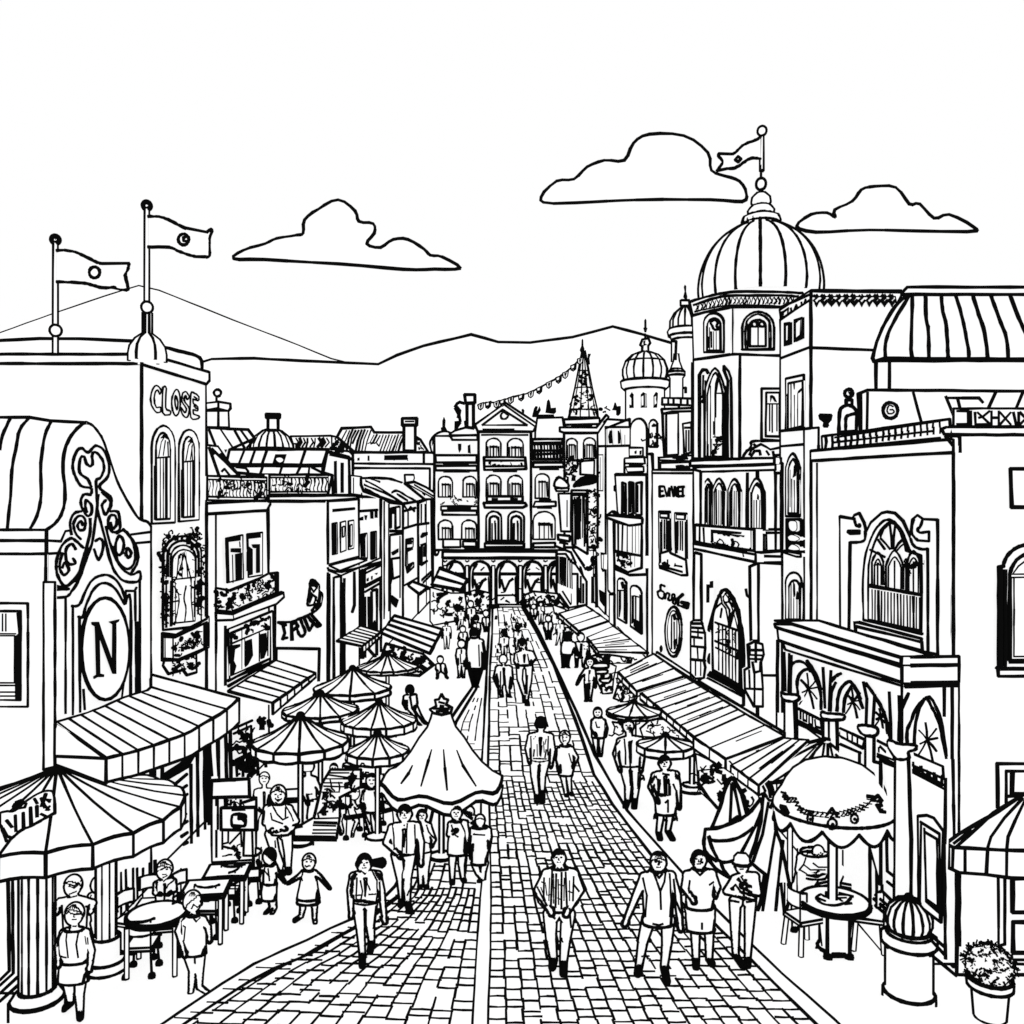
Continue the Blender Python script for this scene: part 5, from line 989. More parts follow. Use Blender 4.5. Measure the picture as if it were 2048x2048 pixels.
# gallery
XG = 5.3; PG = PX(XG)
part('gallery_top', T, PX(5.5), ["50,910 385,910 1240,1175 1010,1185 180,930"], lift=1, w=5)
part('gallery_ledge', T, PG, ["50,935 180,935 1005,1190 1005,1240 60,960", "75,965 1010,1260 1010,1375 85,1060"], lift=12, w=6)
YG = YX(XG, 1536 + 1010 * .265)
part('gallery_ledge', T, PY(YG - .15), ["1008,1185 1440,1180 1440,1240 1008,1245", "1015,1255 1440,1245 1440,1370 1015,1380", "1040,1385 1435,1380 1435,1400 1040,1410"], w=5.8, lift=2)
cr(1536, 1000)
q = "75,1060 110,1080 1050,1470"
lwall(T, XG, "70,1060 1010,1380", name='gallery_wall', w=5)
part('gallery_wall', T, PY(YG - .05), ["1010,1380 1440,1380 1440,3500 1010,3500"], w=5, lift=0)
b = B('gallery_moulding', T, PG, 6, w=5.2)
b.ln("115,1095 130,1130 1000,1400;120,1150 130,1440;160,1160 155,1450;175,1175 170,1460;415,1265 430,1570;475,1290 460,1590;720,1375 745,1500 740,1700;805,1470 790,1700;915,1450 930,1800;990,1480 990,1810;75,1070 75,1600;105,1080 110,1600", 5)
for a in ("170,1260 200,1225 250,1220 310,1260 360,1350 395,1450 400,1580", "225,1460 220,1370 250,1300 300,1275 320,1290", "295,1215 360,1310 400,1430", "480,1370 510,1330 550,1310", "520,1590 530,1480 560,1410 620,1370 670,1450 715,1570", "570,1600 580,1500 620,1420 650,1400 700,1500", "740,1385 800,1470 860,1570 900,1690 920,1790", "470,1590 480,1450 510,1380", "830,1520 880,1620 905,1760"): b.ln(sm(a), 5.6)
b.done()
def fan(cx, cy, s, plane=None):
    b = B('fan_window', T, plane or PG, 9, w=4.6); 
    for a, l in ((-95, 130), (-130, 95), (-50, 110), (-10, 80), (150, 60), (120, 150), (75, 170), (50, 110)): x = cx + math.cos(math.radians(a)) * l * s; y = cy + math.sin(math.radians(a)) * l * s; b.ln([(cx, cy), ((cx + x) / 2 + 4, (cy + y) / 2), (x, y)], random.choice((3.6, 4.6)))
    b.done()
fan(305, 1425, .9); fan(640, 1520, .75); fan(845, 1640, .5)
def col(poly_, cap, lns=None, nm='column'):
    part(nm, T, PX(XG - .1), [poly_], ln=lns, lift=4, w=6); part('capital', T, PX(XG - .16), [cap], lift=8, w=5.5)
col("130,1510 210,1510 215,1850 130,1860", sm("105,1450 130,1465 220,1470 235,1500 200,1520 140,1515 110,1490", True), "200,1520 210,1840")
col("425,1660 520,1660 525,1880 425,1800", sm("410,1600 450,1610 565,1620 575,1650 540,1660 430,1655 405,1630", True), "465,1665 465,1800")
col("740,1780 800,1790 800,1975 850,1985 850,2900 740,2500", sm("680,1710 730,1700 820,1720 825,1765 790,1780 720,1770", True))
cr(1536, 1440)
col("965,290 1060,290 1080,900 1075,2100 950,2100 960,1000", sm("915,150 990,180 1110,190 1110,225 1060,240 1060,290 980,295 930,240 905,190", True), "980,240 1060,240")
PI = PX(XG); 
part('balustrade', T, PI, ["215,10 410,90 415,150 225,10", "540,60 735,150 715,215 545,120", "795,140 950,220 950,300 810,250", "1065,240 1320,350 1325,440 1065,330"], ln="555,130 710,200;540,180 700,250;640,100 640,160;680,130 680,190;600,90 605,140;850,200 890,240;840,210 840,240;1070,385 1330,520;1070,370 1320,490;1100,320 1105,370 1145,390 1150,350;1165,350 1165,400 1200,420 1205,380;1215,390 1220,430 1250,450 1255,400;1265,400 1270,460 1310,480 1315,420;850,310 950,350;820,270 950,330", lift=11, w=5)
cr(1536, 1000); part('balustrade', T, PI, ["220,1570 400,1660 415,1770 225,1680"], ln="250,1600 250,1650;270,1610 270,1660 295,1670 295,1620;315,1630 315,1690 340,1700 340,1645;360,1660 365,1710 400,1720;230,1690 420,1775;225,1660 400,1745", lift=11, w=5)
cr(1536, 1440)
part('lower_panels', T, PI, ["1135,725 1200,720 1250,740 1325,840 1305,1525 1140,1400"], ln="1155,770 1300,860 1300,1500;1185,820 1200,1370 1290,1450;1195,850 1280,900 1285,1420;1160,770 1150,1400;1200,1370 1300,1440;1210,1360 1280,1410", lift=8, w=6)
fan(1200, 150, 1.0)
b = B('gallery_moulding', T, PI, 7, w=5.5); b.ln(sm("1050,180 1050,80 1080,10 1110,-70 1190,-160 1240,-90 1290,20 1320,150 1345,290")); b.ln(sm("985,180 990,50 1010,-80 1060,-200")); b.ln(sm("1105,180 1110,50 1140,-80 1180,-160")); b.ln(sm("1060,200 1190,-170 1290,-50 1330,150 1345,270") [4:]); b.ln("1330,-290 1330,-30;1390,-290 1390,290;1340,440 1335,930;1395,300 1405,880;800,490 805,140;850,300 850,500;740,100 745,400;690,240 690,350;1330,940 1340,1800;1215,1610 1340,1720;1230,1660 1340,1780;1240,1780 1420,1930;810,1320 950,1440;800,1350 940,1470;810,1400 930,1500;770,900 770,1400;820,900 820,1320;860,870 860,1290 950,1380;895,850 900,1140 950,1180;900,1220 950,1260", 5.5); b.done()
part('jamb_block', T, PY(12.4), [sm("1290,290 1330,290 1390,330 1380,360 1340,350 1300,320", True), "1340,370 1390,375 1390,430 1330,430"], lift=4, w=5)
part('window', T, PY(12.5), ["1730,330 2300,330 2300,800 1735,660"], ln="1795,385 2300,385;1795,385 1795,620;1835,400 1835,555 2000,555;1850,400 1845,550;1795,575 1900,570", lift=4, w=6)
part('panel', T, PY(12.5), ["1840,1180 2300,1180 2300,1450 1840,1450", "1845,1520 2300,1520 2300,1760 1845,1750"], ln="1855,1530 1855,1740", lift=5, w=6.5)
cr(1536, 1000)
aw = win(T, PY(12.5), [(1740, 1270), (1740, 505), (1775, 500)] + sm("1775,500 1800,430 1860,370 1932,340 2010,330") [1:] + toL("2200,330 2200,1270"), [(1820, 1210), (1825, 560)] + sm("1825,560 1845,500 1890,440 1960,400") [1:] + toL("2200,400 2200,1210"), ln="1825,560 2200,555;1825,585 2200,580;1855,590 1855,1180 2200,1180;1845,560 1890,500 1940,460;1820,1230 2200,1230", thin="1838,590 1838,1200", lift=4, w=6)
part('sill', T, PY(12.4), ["1735,1275 2300,1270 2300,1325 1740,1330"], ln="1725,1265 1745,1280;1760,520 1760,1270;1790,530 1790,1270", lift=8, w=6)
# ---------------- awnings along the right row
cr(1100, 1200); Xb, Xf = 5.45, 4.0
def ra(label, bk, ft, val, n, extra=0, Xb=Xb, Xf=Xf, vall=None):
    p, q = px(bk), px(ft); return awning(label, bk, ft, val, n, (min(YX(Xb, p[0][0]), 56), YX(Xb, p[-1][0])), (min(YX(Xf, q[0][0]), 54), YX(Xf, q[-1][0])), 5.2, 'awnings along the right side of the street', extra=extra, vall=vall)
GA = 'awnings along the right side of the street'
awning('smallest far awning at the end of the right row', "270,45 440,160", "70,105 215,235", 30, 3, (37, 34), (36, 32.5), 4.6, GA, extra=1)
awning('second awning from the far end of the right row', "480,200 740,400", "280,285 365,390", 25, 4, (31, 28.5), (30.5, 27.5), 4.6, GA, extra=4)
awning('narrow striped awning before the house with the oval window', "785,410 1015,575", "515,545 655,690", 45, 3, (25, 22.6), (24.2, 21.8), 5, GA, extra=7)
ra('long striped awning below the gothic door', "1035,590 1480,865", "685,700 1085,1035", 50, 8, 5, Xb=4.7, Xf=3.5)
ra('plain wide awning section beside the arcade corner', "1480,865 1770,1030", "1090,1040 1325,1200", 85, 2, 1, Xb=4.7, Xf=3.5)
ra('nearest striped awning of the right row ending at the striped tent', "1770,1045 1950,1060", "1370,1250 1575,1400", 70, 3, 2, Xb=4.7, Xf=3.6)
part('wall_base', [o for o in COL.objects if o.get('label', '').startswith('plain house with small')][0], PX(4.85), ["1020,580 1160,640 1770,1000 1770,1030 1035,600"], lift=2, w=5) 
ST.update(k=1.04, b=1.0)
# ================================================================ umbrellas, tents, kiosks
CONE = [(1, 0), (.8, .14), (.55, .36), (.3, .64), (.12, .88), (.02, 1)]
def canopy(label, cx, cy, rx, ay, Y, prof=CONE, n=12, val=12, scal=.0, w=5, a0=.2, foot=None, pole=True, cat='umbrella', name='market_umbrella', group=None, ribs=True, N=48, wave=0, knob=True, px_off=0, black_pole=False):
    c = P3(cx, cy, Y); u = Y / F; R = rx * u; Hh = (cy - ay) * u; t = thing(name, label, cat, (c[0], c[1], 0), group)
    f = B('canopy', t, None, w=w); V = []
    def zz(i, r): return (math.cos(2 * math.pi * i * n / N) * wave * u * r ** 3) if wave else (abs(math.sin(math.pi * i * n / N)) * .02 * R * r if ribs else 0)
    for r, z in prof:
        for i in range(N): a = a0 + 2 * math.pi * i / N; V.append(c + (R * r * math.cos(a), R * r * math.sin(a), Hh * z + zz(i, r)))
    m = len(prof); Fs = [(i * N + j, i * N + (j + 1) % N, (i + 1) * N + (j + 1) % N, (i + 1) * N + j) for i in range(m - 1) for j in range(N)] + [tuple(range((m - 1) * N, m * N))]
    f.faces(V, Fs); f.contour(V, Fs, w)
    f.line3(V[:N], w, True, j=0)
    if ribs:
        for k in range(n): j = k * N // n; f.line3([V[i * N + j] for i in range(m)], w * .92, j=.15)
    fo = f.done()
    if val:
        v = B('valance', t, None, w=w); Lo = []
        for i in range(N): sc = abs(math.sin(math.pi * i * n / N)) * scal; Lo.append(V[i] * 1.0 + (0, 0, -val * u * (1 - scal + sc)))
        A = V[:N] + Lo; v.faces(A, [(i, (i + 1) % N, N + (i + 1) % N, N + i) for i in range(N)]); v.line3(Lo, w, True, j=0)
        if ribs:
            for k in range(n): j = k * N // n; v.line3([V[j], Lo[j]], w)
        v.done()
    if pole:
        p = B('pole', t, None, w=w); p.rod((c[0] + px_off * u, c[1], 0.02), (c[0] + px_off * u, c[1], c[2] + Hh * .9), .03, w=w * .9, mi=int(black_pole)); p.done()
        p = B('base', t, None, w=w); p.lathe((c[0] + px_off * u, c[1], 0.0), [(.22, 0), (.22, .07), (.06, .12)], n=16, w=w, rings=(1,)); p.done()
    if knob: p = B('finial', t, None, w=w); p.smooth(*ellipsoid(c + (0, 0, Hh * 1.02), .05, .05, .05), mi=1); p.done()
    return t, c, u, R, fo
GU = 'umbrellas over the cafe tables on the left'
canopy('largest front striped cafe umbrella left of the steps', 601, 1484, 94, 1433, gY(1692), n=12, val=20, scal=.25, group=GU, w=5.6)
canopy('cafe umbrella directly behind the largest one', 641, 1421, 74, 1388, gY(1600), n=12, val=9, group=GU)
canopy('farthest round cafe umbrella near the blank wall panel', 705, 1377, 76, 1338, gY(1535), n=10, val=11, group=GU, a0=.5)
canopy('cafe umbrella nearest the white scalloped tent', 758, 1442, 74, 1405, gY(1620), n=14, val=15, group=GU, w=4.8)
canopy('small low cafe umbrella in front of the tent side umbrella', 755, 1502, 62, 1467, gY(1680), n=12, val=15, group=GU, w=4.8, a0=.0)
canopy('small ribbed umbrella under the striped left awnings', 775, 1335, 60, 1308, gY(1475), n=14, val=6, group=GU, w=4.4)
t, c, u, R, fo = canopy('white scalloped fairy tent with a star topped collar beside the road', 883, 1562, 121, 1425, 16.3, prof=[(1, 0), (.84, .09), (.66, .24), (.5, .42), (.36, .62), (.22, .78), (.16, .92), (.135, 1)], n=7, val=22, scal=.3, w=6, ribs=False, wave=7, cat='tent', name='scalloped_tent', knob=False, a0=.9)
b = B('star', t, PY(15.9), 0, w=4.5); cr(740, 1160); b.poly("490,905 520,900 540,862 560,895 590,905 575,940 620,965 610,1000 540,1015 480,1005 450,975 500,950", w=5); b.ln("480,970 600,970;500,990 590,990;520,920 560,930;530,950 555,955", 5); b.done()
b = B('folds', fo, PY(15.4), 0, w=5); b.ln("465,1280 440,1360 385,1555;555,1280 565,1420 582,1585;655,1285 700,1400 800,1555;320,1400 290,1460 235,1535", 5.5, taper=True); b.done()
canopy('striped umbrella under the right awnings, farther of two', 1268, 1424, 54, 1405, gY(1560), n=9, val=6, group='small umbrellas by the right awnings', w=4.8)
canopy('striped umbrella under the right awnings, nearer of two', 1331, 1490, 56, 1472, gY(1640), n=9, val=14, group='small umbrellas by the right awnings', w=5, a0=.35)
cr(1100, 1200); t = thing('sign_post', 'slim white post in a round stone base under the right awning', 'post', G(1384, 1588)); b = B('post', t, None, w=5); g = G(1384, 1588); b.rod(g, P3(1384, 1478, g[1]), .035, w=5); b.done(); b = B('base', t, None, w=5); b.lathe(g, [(.3, 0), (.3, .1), (.2, .2), (.06, .22)], n=16, w=5, rings=(1, 2)); b.ln; b.done()
# big kiosk canopy at the left edge
t, c, u, R, fo = canopy('large striped kiosk canopy on a fluted column at the left edge', 114, 1622, 240, 1538, 11.05, prof=[(1, 0), (.75, .2), (.5, .44), (.25, .72), (.02, 1)], n=20, val=43, w=6, pole=False, knob=False, cat='kiosk', name='kiosk_canopy', N=80, a0=.08)
b = B('column', t, None, w=6); g = G(74, 2004) * 1.0; g[1] = 11.25; g[0] = (74 - 1024) / F * 11.25
b.lathe(g + np.array([0, 0, .15]), [(.19, 0), (.19, 2.35)], n=24, w=6.5, ribs=12, rw=4.8); b.done()
b = B('column_base', t, None, w=6.5); b.lathe(g, [(.3, 0), (.3, .22), (.24, .3), (.2, .34)], n=28, w=7, rings=(1, 3)); b.done()
g2 = P3(212, HOR, 12.2); g2[2] = 0; b = B('column', t, None, w=6); b.lathe(g2 + (0, 0, .3), [(.12, .25), (.12, 2.3)], n=20, w=5.5, ribs=8, rw=3.8); b.done()
b = B('column_base', t, None, w=6); b.lathe(g2, [(.27, 0), (.27, .12), (.24, .14), (.24, .24), (.17, .26), (.17, .55)], n=26, w=5.5, rings=(1, 3, 5), ribs=0); b.done()
cr(0, 1536); b = B('lettered_banner', t, Plane(np.cross(P3(-26, 0, 9.58) * [1, 1, 0] + [0, 0, c[2]] - (c + [0, 0, .52]), c + [1.2, -.85, 0] - (c + [0, 0, .52])), c + [0, 0, .52]), 10, w=5); b.poly(sm("0,340 50,330 110,325 200,250 300,190 370,175 405,200 415,340") + sm("400,345 330,385 230,440 160,470 90,530 50,550 20,470 0,430"), w=5, th=3)
b.ln("20,460 50,520 90,530;50,400 90,450;115,360 120,480;175,340 178,455;230,300 235,430;278,290 280,370;260,235 280,270;310,230 340,300;315,290 345,200", 6); b.ln("350,240 375,260;340,290 370,320;345,240 380,245;350,320 375,290;310,350 350,370", 5); b.ln("110,270 100,290 130,310 185,300 200,270 160,245 120,260", 5); b.done()
cr(1536, 1440)
# domed umbrella with garland over the round table
t, c, u, R, fo = canopy('domed umbrella with a leafy garland and scalloped edge over the round table', 1667, 1616, 115, 1519, 12.9, prof=[(1, 0), (.99, .1), (.93, .22), (.86, .34), (.79, .52), (.68, .7), (.5, .86), (.26, .96), (.02, 1)], n=11, val=37, scal=.66, w=6, ribs=False, knob=False, N=132, foot=1906)
gl = B('garland', t, PY(12.05), 0, w=4)
for p_ in sm("120,560 150,600 200,600 230,660 280,690 330,700 400,710 480,715 560,705 620,690 680,670 740,640 790,590 830,600 850,650", k=2): x, y = p_; gl.ln([(x - 20, y - 16), (x + 16, y - 8), (x - 10, y + 20), (x + 18, y + 22)], random.choice((2.6, 3.2, 4)), j=0); gl.ln([(x + 10, y - 16), (x + 16, y), (x, y + 4)], 2.6, j=0)
for a in ((318, 745, 22, 38), (485, 785, 34, 40), (652, 745, 28, 34)): gl.ln(ell(*a, n=12), 4.2, closed=True); gl.ln(ell(a[0] + 4, a[1] + 4, 8, 8, 6), 3.4, closed=True)
gl.ln("95,650 130,660 150,700 115,700 100,660;820,640 850,690 885,695;800,590 830,570 860,610;750,575 790,580", 6); gl.ln("445,715 482,668 515,715", 5); gl.done()
# striped tent behind it
t = thing('striped_tent', 'low striped tent canopy fanning down behind the domed umbrella', 'tent', P3(1650, 1850, 14.6) * (1, 1, 0) + (0, 0, 0)); b = B('canopy', t, PY(14.6), 0, w=6); b.poly("430,140 250,185 0,295 -130,345 -150,400 -100,470 20,470 120,470 220,420 700,480 560,240 480,150")
b.ln("430,150 200,270 0,400;420,150 300,300 30,470;300,180 200,230;190,255 0,355;410,170 360,230 290,360;425,175 405,310;450,180 450,310;465,175 495,310;480,160 600,320;510,260 590,325;250,380 120,450 40,470;360,200 230,330", 4.6); b.done()
b = B('pole', t, None, w=4); g = P3(1580, HOR, 14.8); g[2] = 0; b.rod(g, g + (0, 0, 2.2), .03, w=4); b.done()
cr(1180, 1536)
t = thing('draped_stall', 'white cloth draped market stall with hanging curtain left of the round table', 'stall', P3(1480, HOR, 14.2) * (1, 1, 0)); PD = PY(14.25)
b = B('pointed_awning', t, PD, 0, w=6); b.poly(sm("1060,80 1020,160 980,300 920,450", k=3) + toL("1040,438 1130,405 1200,370 1160,220 1090,90"), lift=0); b.ln("1068,120 1055,420;1080,110 1110,250 1135,380;1090,100 1140,200 1180,350;1055,405 1110,365 1130,385", 5.5); b.done()
b = B('swag', t, PD, 3, w=6); b.poly(toL("870,462 950,458") + sm("960,455 1070,415 1190,350 1290,230") + toL("1300,300") + sm("1295,320 1240,450 1150,620 1100,690 1010,710 960,690") + sm("950,700 880,640 860,590 862,520"), w=6); b.ln(sm("895,515 925,545 1030,545 1130,520 1230,450")); b.ln(sm("895,520 920,600 960,680")); b.ln(sm("985,705 1010,770 1060,830 1090,820")); b.ln(sm("880,660 950,760 1060,830")); b.done()
b = B('curtain', t, PD, 5, w=6); b.poly(toL("1310,185 1340,175 1375,230 1390,290 1400,460 1440,560 1500,860 1500,1000 1465,1130 1395,1130 1390,1160 1330,1115 1260,1095 1290,1000 1320,800 1270,760 1200,700 1250,560 1290,400")); b.ln("1398,480 1330,880 1300,1090;1455,550 1425,800 1395,1130;1345,260 1300,500 1230,700;1380,250 1360,300;1440,870 1470,1130;1260,560 1230,650", 5.5); b.done()
b = B('pelmet', t, PD, 9, w=5); b.poly(sm("1270,100 1310,85 1370,130 1390,230 1350,240 1310,190 1270,200", True), w=5); b.ln("1290,110 1320,170 1310,200;1320,100 1350,160 1360,220;1340,110 1375,200;1380,260 1440,175 1480,170", 5); b.done()
b = B('goods', t, PY(14.6), 0, w=4); b.poly("820,20 1010,0 1260,170 1280,250 1180,370 960,300 830,180", w=3); scribble(b, "830,30 1000,20 1250,330 960,280", 46, 4, (8, 26), .3); b.poly(sm("850,60 900,70 930,100 880,110 840,90", True), w=5); b.ln("830,80 870,82;850,62 850,100", 4); b.ln("820,120 900,230 960,300", 6); b.done()
# right edge kiosk
cr(1536, 1440)
t = thing('corner_kiosk', 'small kiosk with a pleated pyramid roof at the right edge of the pavement', 'kiosk', P3(2000, HOR, 12.1) * (1, 1, 0)); PKK = PY(12.1)
b = B('roof', t, PKK, 4, w=6); b.poly("1345,930 1440,860 1740,690 1900,580 2100,450 2300,600 2700,980 1860,985 1400,965"); b.ln("1900,580 1700,700 1420,955;1920,590 1780,740 1680,880 1655,965;1935,610 1860,760 1810,880 1800,970;1530,830 1400,930", 5.5); b.done()
b = B('valance', t, PKK, 7, w=6); b.poly("1345,935 1400,962 1860,985 2700,985 2700,1190 1830,1190 1640,1165 1440,1150 1350,1110"); b.ln("1485,975 1485,1155;1655,980 1645,1165;1800,985 1798,1185;1395,965 1390,1130;1360,950 1360,1110", 6); b.done()
b = B('side_wall', t, PKK, 0, w=6); b.poly("1425,1120 2700,1180 2700,1920 1425,1920"); b.ln("1445,1160 1445,1700;1735,1190 1738,1690;1785,1195 1785,1690 1750,1700", 5.5); b.done()
b = B('panel', t, PKK, 3, w=7); b.poly("1845,1195 2600,1195 2600,1450 1845,1450"); b.poly("1850,1525 2600,1525 2600,1760 1850,1755"); b.ln("1840,1810 2000,1810;1840,1840 2000,1845", 5); b.done()
# bollard with ribbed dome and potted shrub
g = G(1818, 2001); u = g[1] / F
t = thing('bollard', 'stout white bollard with a ribbed dome cap beside the potted shrub', 'bollard', g); b = B('body', t, None, w=6.5); b.lathe(g, [(47 * u, 0), (47 * u, 18 * u), (42 * u, 24 * u), (42 * u, 112 * u)], n=30, w=6.5, rings=(1,)); b.done()
b = B('collar', t, None, w=6); b.lathe(g + np.array([0, 0, 108 * u]), [(42 * u, 0), (50 * u, 8 * u), (49 * u, 22 * u), (41 * u, 26 * u), (38 * u, 34 * u), (30 * u, 36 * u)], n=30, w=6.5, rings=(1, 3, 4)); b.done()
b = B('dome', t, None, w=6); b.lathe(g + np.array([0, 0, 142 * u]), [(35 * u, 0), (41 * u, 14 * u), (41 * u, 26 * u), (35 * u, 44 * u), (22 * u, 56 * u), (8 * u, 61 * u), (3 * u, 64 * u)], n=32, w=6.5, ribs=14, rings=(0,), rw=5.5); b.smooth(*ellipsoid(g + np.array([0, 0, 207 * u]), 5 * u, 5 * u, 4 * u), mi=1); b.done()
g = G(1980, 2036); u = g[1] / F
t = thing('potted_shrub', 'round leafy shrub in a tapered white pot at the right edge', 'potted plant', g); b = B('pot', t, None, w=6); b.lathe(g, [(27 * u, 0), (32 * u, 62 * u), (40 * u, 64 * u), (40 * u, 80 * u), (30 * u, 82 * u)], n=28, w=6.5, rings=(0, 1, 2, 3)); b.done()
b = B('foliage', t, None, w=5); cc = g + np.array([0, 0, 105 * u]); v, f = ellipsoid(cc, 43 * u, 40 * u, 38 * u, 24, 14); v = np.array([q + np.random.uniform(-1, 1, 3) * 3 * u for q in v]); b.faces(v, f); b.contour(v, f, 4)
for _ in range(520):
    a, z = random.uniform(0, 2 * math.pi), random.uniform(-.85, 1); rr = math.sqrt(max(0, 1 - z * z)); d = np.array([rr * math.cos(a) * 44, rr * math.sin(a) * 42, z * 39]) * u * random.uniform(.96, 1.1); s_ = 5 * u
    p0 = cc + d; p1 = p0 + np.random.uniform(-1, 1, 3) * s_; p2 = p1 + np.random.uniform(-1, 1, 3) * s_; b.line3([p0, p1, p2], random.choice((2.2, 2.8, 3.8)), j=0)
b.done()
# ================================================================ furniture
def chair(label, x, y, rot, group, dark=True, s=1.0):
    g = P3(x, HOR, gY(y)); g[2] = 0; t = thing('cafe_chair', label, 'chair', g, group); ca, sa = math.cos(rot), math.sin(rot)
    R_ = lambda a, b_, z: g + np.array([a * ca - b_ * sa, a * sa + b_ * ca, z]) * s
    b = B('seat', t, None, w=4.6); b.box(R_(0, 0, .45), (.4 * s, .4 * s, .05 * s), rot); b.done()
    b = B('backrest', t, None, w=4.6)
    bk = [R_(.22 * math.sin(a), .02 + .2 * math.cos(a), z) for z in (.66, .88) for a in np.linspace(-1.15, 1.15, 9)]; b.faces(bk, [(i, i + 1, 10 + i, 9 + i) for i in range(8)]); b.line3(bk[:9], 4.6); b.line3(bk[9:], 4.6); b.line3([bk[0], bk[9]], 4.6); b.line3([bk[8], bk[17]], 4.6)
    b.rod(R_(-.18, .2, .45), R_(-.18, .2, .9), .014, mi=1); b.rod(R_(.18, .2, .45), R_(.18, .2, .9), .014, mi=1); b.done()
    for a, c_ in ((-.17, -.17), (.17, -.17), (-.17, .17), (.17, .17)):
        b = B('leg', t, None, w=4.4)
        if dark: b.rod(R_(a, c_, .43), R_(a * 1.15, c_ * 1.15, .04), .016, .02, mi=1); b.smooth(*ellipsoid(R_(a * 1.15, c_ * 1.15, .035), .034, .034, .035, 8, 6), mi=1)
        else: b.rod(R_(a, c_, .43), R_(a * 1.2, c_ * 1.2, 0), .022, .026, w=4)
        b.done()
    return t
def table(label, x, y, w_, d_, group=None, rnd=False, rot=0, legbox=False):
    g = P3(x, HOR, gY(y)); g[2] = 0; t = thing('cafe_table', label, 'table', g, group); b = B('tabletop', t, None, w=5.5)
    if rnd: b.lathe(g + (0, 0, .71), [(w_ / 2, 0), (w_ / 2, .045)], n=36, w=6, rings=(0, 1))
    else: b.box(g + (0, 0, .73), (w_, d_, .05), rot)
    b.done()
    if legbox: b = B('pedestal', t, None, w=6); b.box(g + (0, 0, .38), (.31, .3, .66)); b.box(g + (0, 0, .03), (.36, .34, .03), mi=1); [b.smooth(*ellipsoid(g + (sx, -.16, .03), .04, .04, .03, 8, 6), mi=1) for sx in (-.15, .15)]; b.done()
    else:
        ca, sa = math.cos(rot), math.sin(rot)
        for a in (-1, 1):
            for c_ in (-1, 1):
                px_, py_ = a * w_ * .4, c_ * d_ * .4; b = B('leg', t, None, w=4.5); b.rod(g + (px_ * ca - py_ * sa, px_ * sa + py_ * ca, .7), g + (px_ * ca - py_ * sa, px_ * sa + py_ * ca, .02), .022, w=4); b.done()
    return t, g
GT = 'square cafe tables in a row on the left pavement'; GC = 'cafe chairs around the left tables'
def topY(x, y): Y = 5.55 * F / (y - HOR); return x, HOR + 6.3 * F / Y
for lb, x, y, w_, d_, rn in (('nearest rounded cafe table by the left fluted column', 313, 1828, .78, .7, True), ('middle square cafe table in the row of three', 412, 1776, .62, .55, False), ('farthest square cafe table before the menu stand', 455, 1742, .62, .5, False)):
    X_, Y_ = topY(x, y); table(lb, X_, Y_, w_, d_, GT, rn, .12)
for lb, x, y, r in (('chair facing away at the near side of the nearest cafe table', 285, 1945, math.pi + .1), ('chair tucked at the far left of the nearest cafe table', 262, 1895, 1.3), ('chair behind the nearest cafe table near the seated person', 300, 1862, .1), ('chair at the right of the nearest cafe table', 338, 1905, -1.4),
                    ('chair at the left of the middle cafe table', 372, 1850, 1.4), ('chair before the middle cafe table beside the girl in the coat', 418, 1868, math.pi), ('chair at the right of the middle cafe table', 452, 1836, -1.5), ('chair before the farthest cafe table', 470, 1822, math.pi), ('chair behind the farthest cafe table', 445, 1778, .1), ('chair at the right of the farthest cafe table beside the child', 498, 1800, -1.4)):
    chair(lb, x, y, r, GC, True, .88)
chair('slim chair under the person leaning back by the display steps', 706, 1671, 2.0, None, True, .95)
chair('lone chair under the small low cafe umbrella', 762, 1660, -2.4, None, True, .95)
for lb, x, y in (('small cafe table under the largest front umbrella', 575, 1590), ('small cafe table under the tent side umbrellas', 735, 1560)):
    X_, Y_ = topY(x, y); table(lb, X_, Y_, .7, .6, 'small tables beneath the cafe umbrellas', False, .2)
X_, Y_ = topY(1669, 1802); t, g = table('round pedestal table set with dishes under the domed umbrella', X_, Y_, .95, .95, None, True, legbox=True)
b = B('tableware', None, PY(g[1] - .1), 0, w=4.5); tt = thing('dishes', 'plates and dishes on the round table under the domed umbrella', 'dishes', g + (0, 0, .755)); b = B('plate', tt, Plane((0, 0, 1), g + (0, 0, .757)), 1, w=4.5); cr(1536, 1440)
b.poly(sm("365,1345 400,1320 440,1340 520,1325 620,1330 600,1370 520,1400 440,1395 390,1375", True), w=5, th=1); b.ln("480,1350 590,1345;500,1330 560,1370;580,1390 630,1385;380,1350 430,1370;440,1300 440,1340;540,1310 640,1335", 5); b.done()
GR = 'curved chairs around the round table'
chair('chair on the near left side of the round table', 1608, 1896, 1.9, GR, False, 1.0); chair('chair on the near right side of the round table', 1736, 1893, -1.9, GR, False, 1.0)
chair('chair on the far left side of the round table', 1630, 1815, .4, GR, False); chair('chair on the far right side of the round table', 1712, 1822, -.5, GR, False)
b = B('pole', [o for o in COL.objects if o.get('label', '').startswith('domed umbrella')][0], None, w=6); b.rod((g[0] - .02, g[1] + .02, .7), (g[0] - .02, g[1] + .02, 2.7), .045, w=6); b.done()
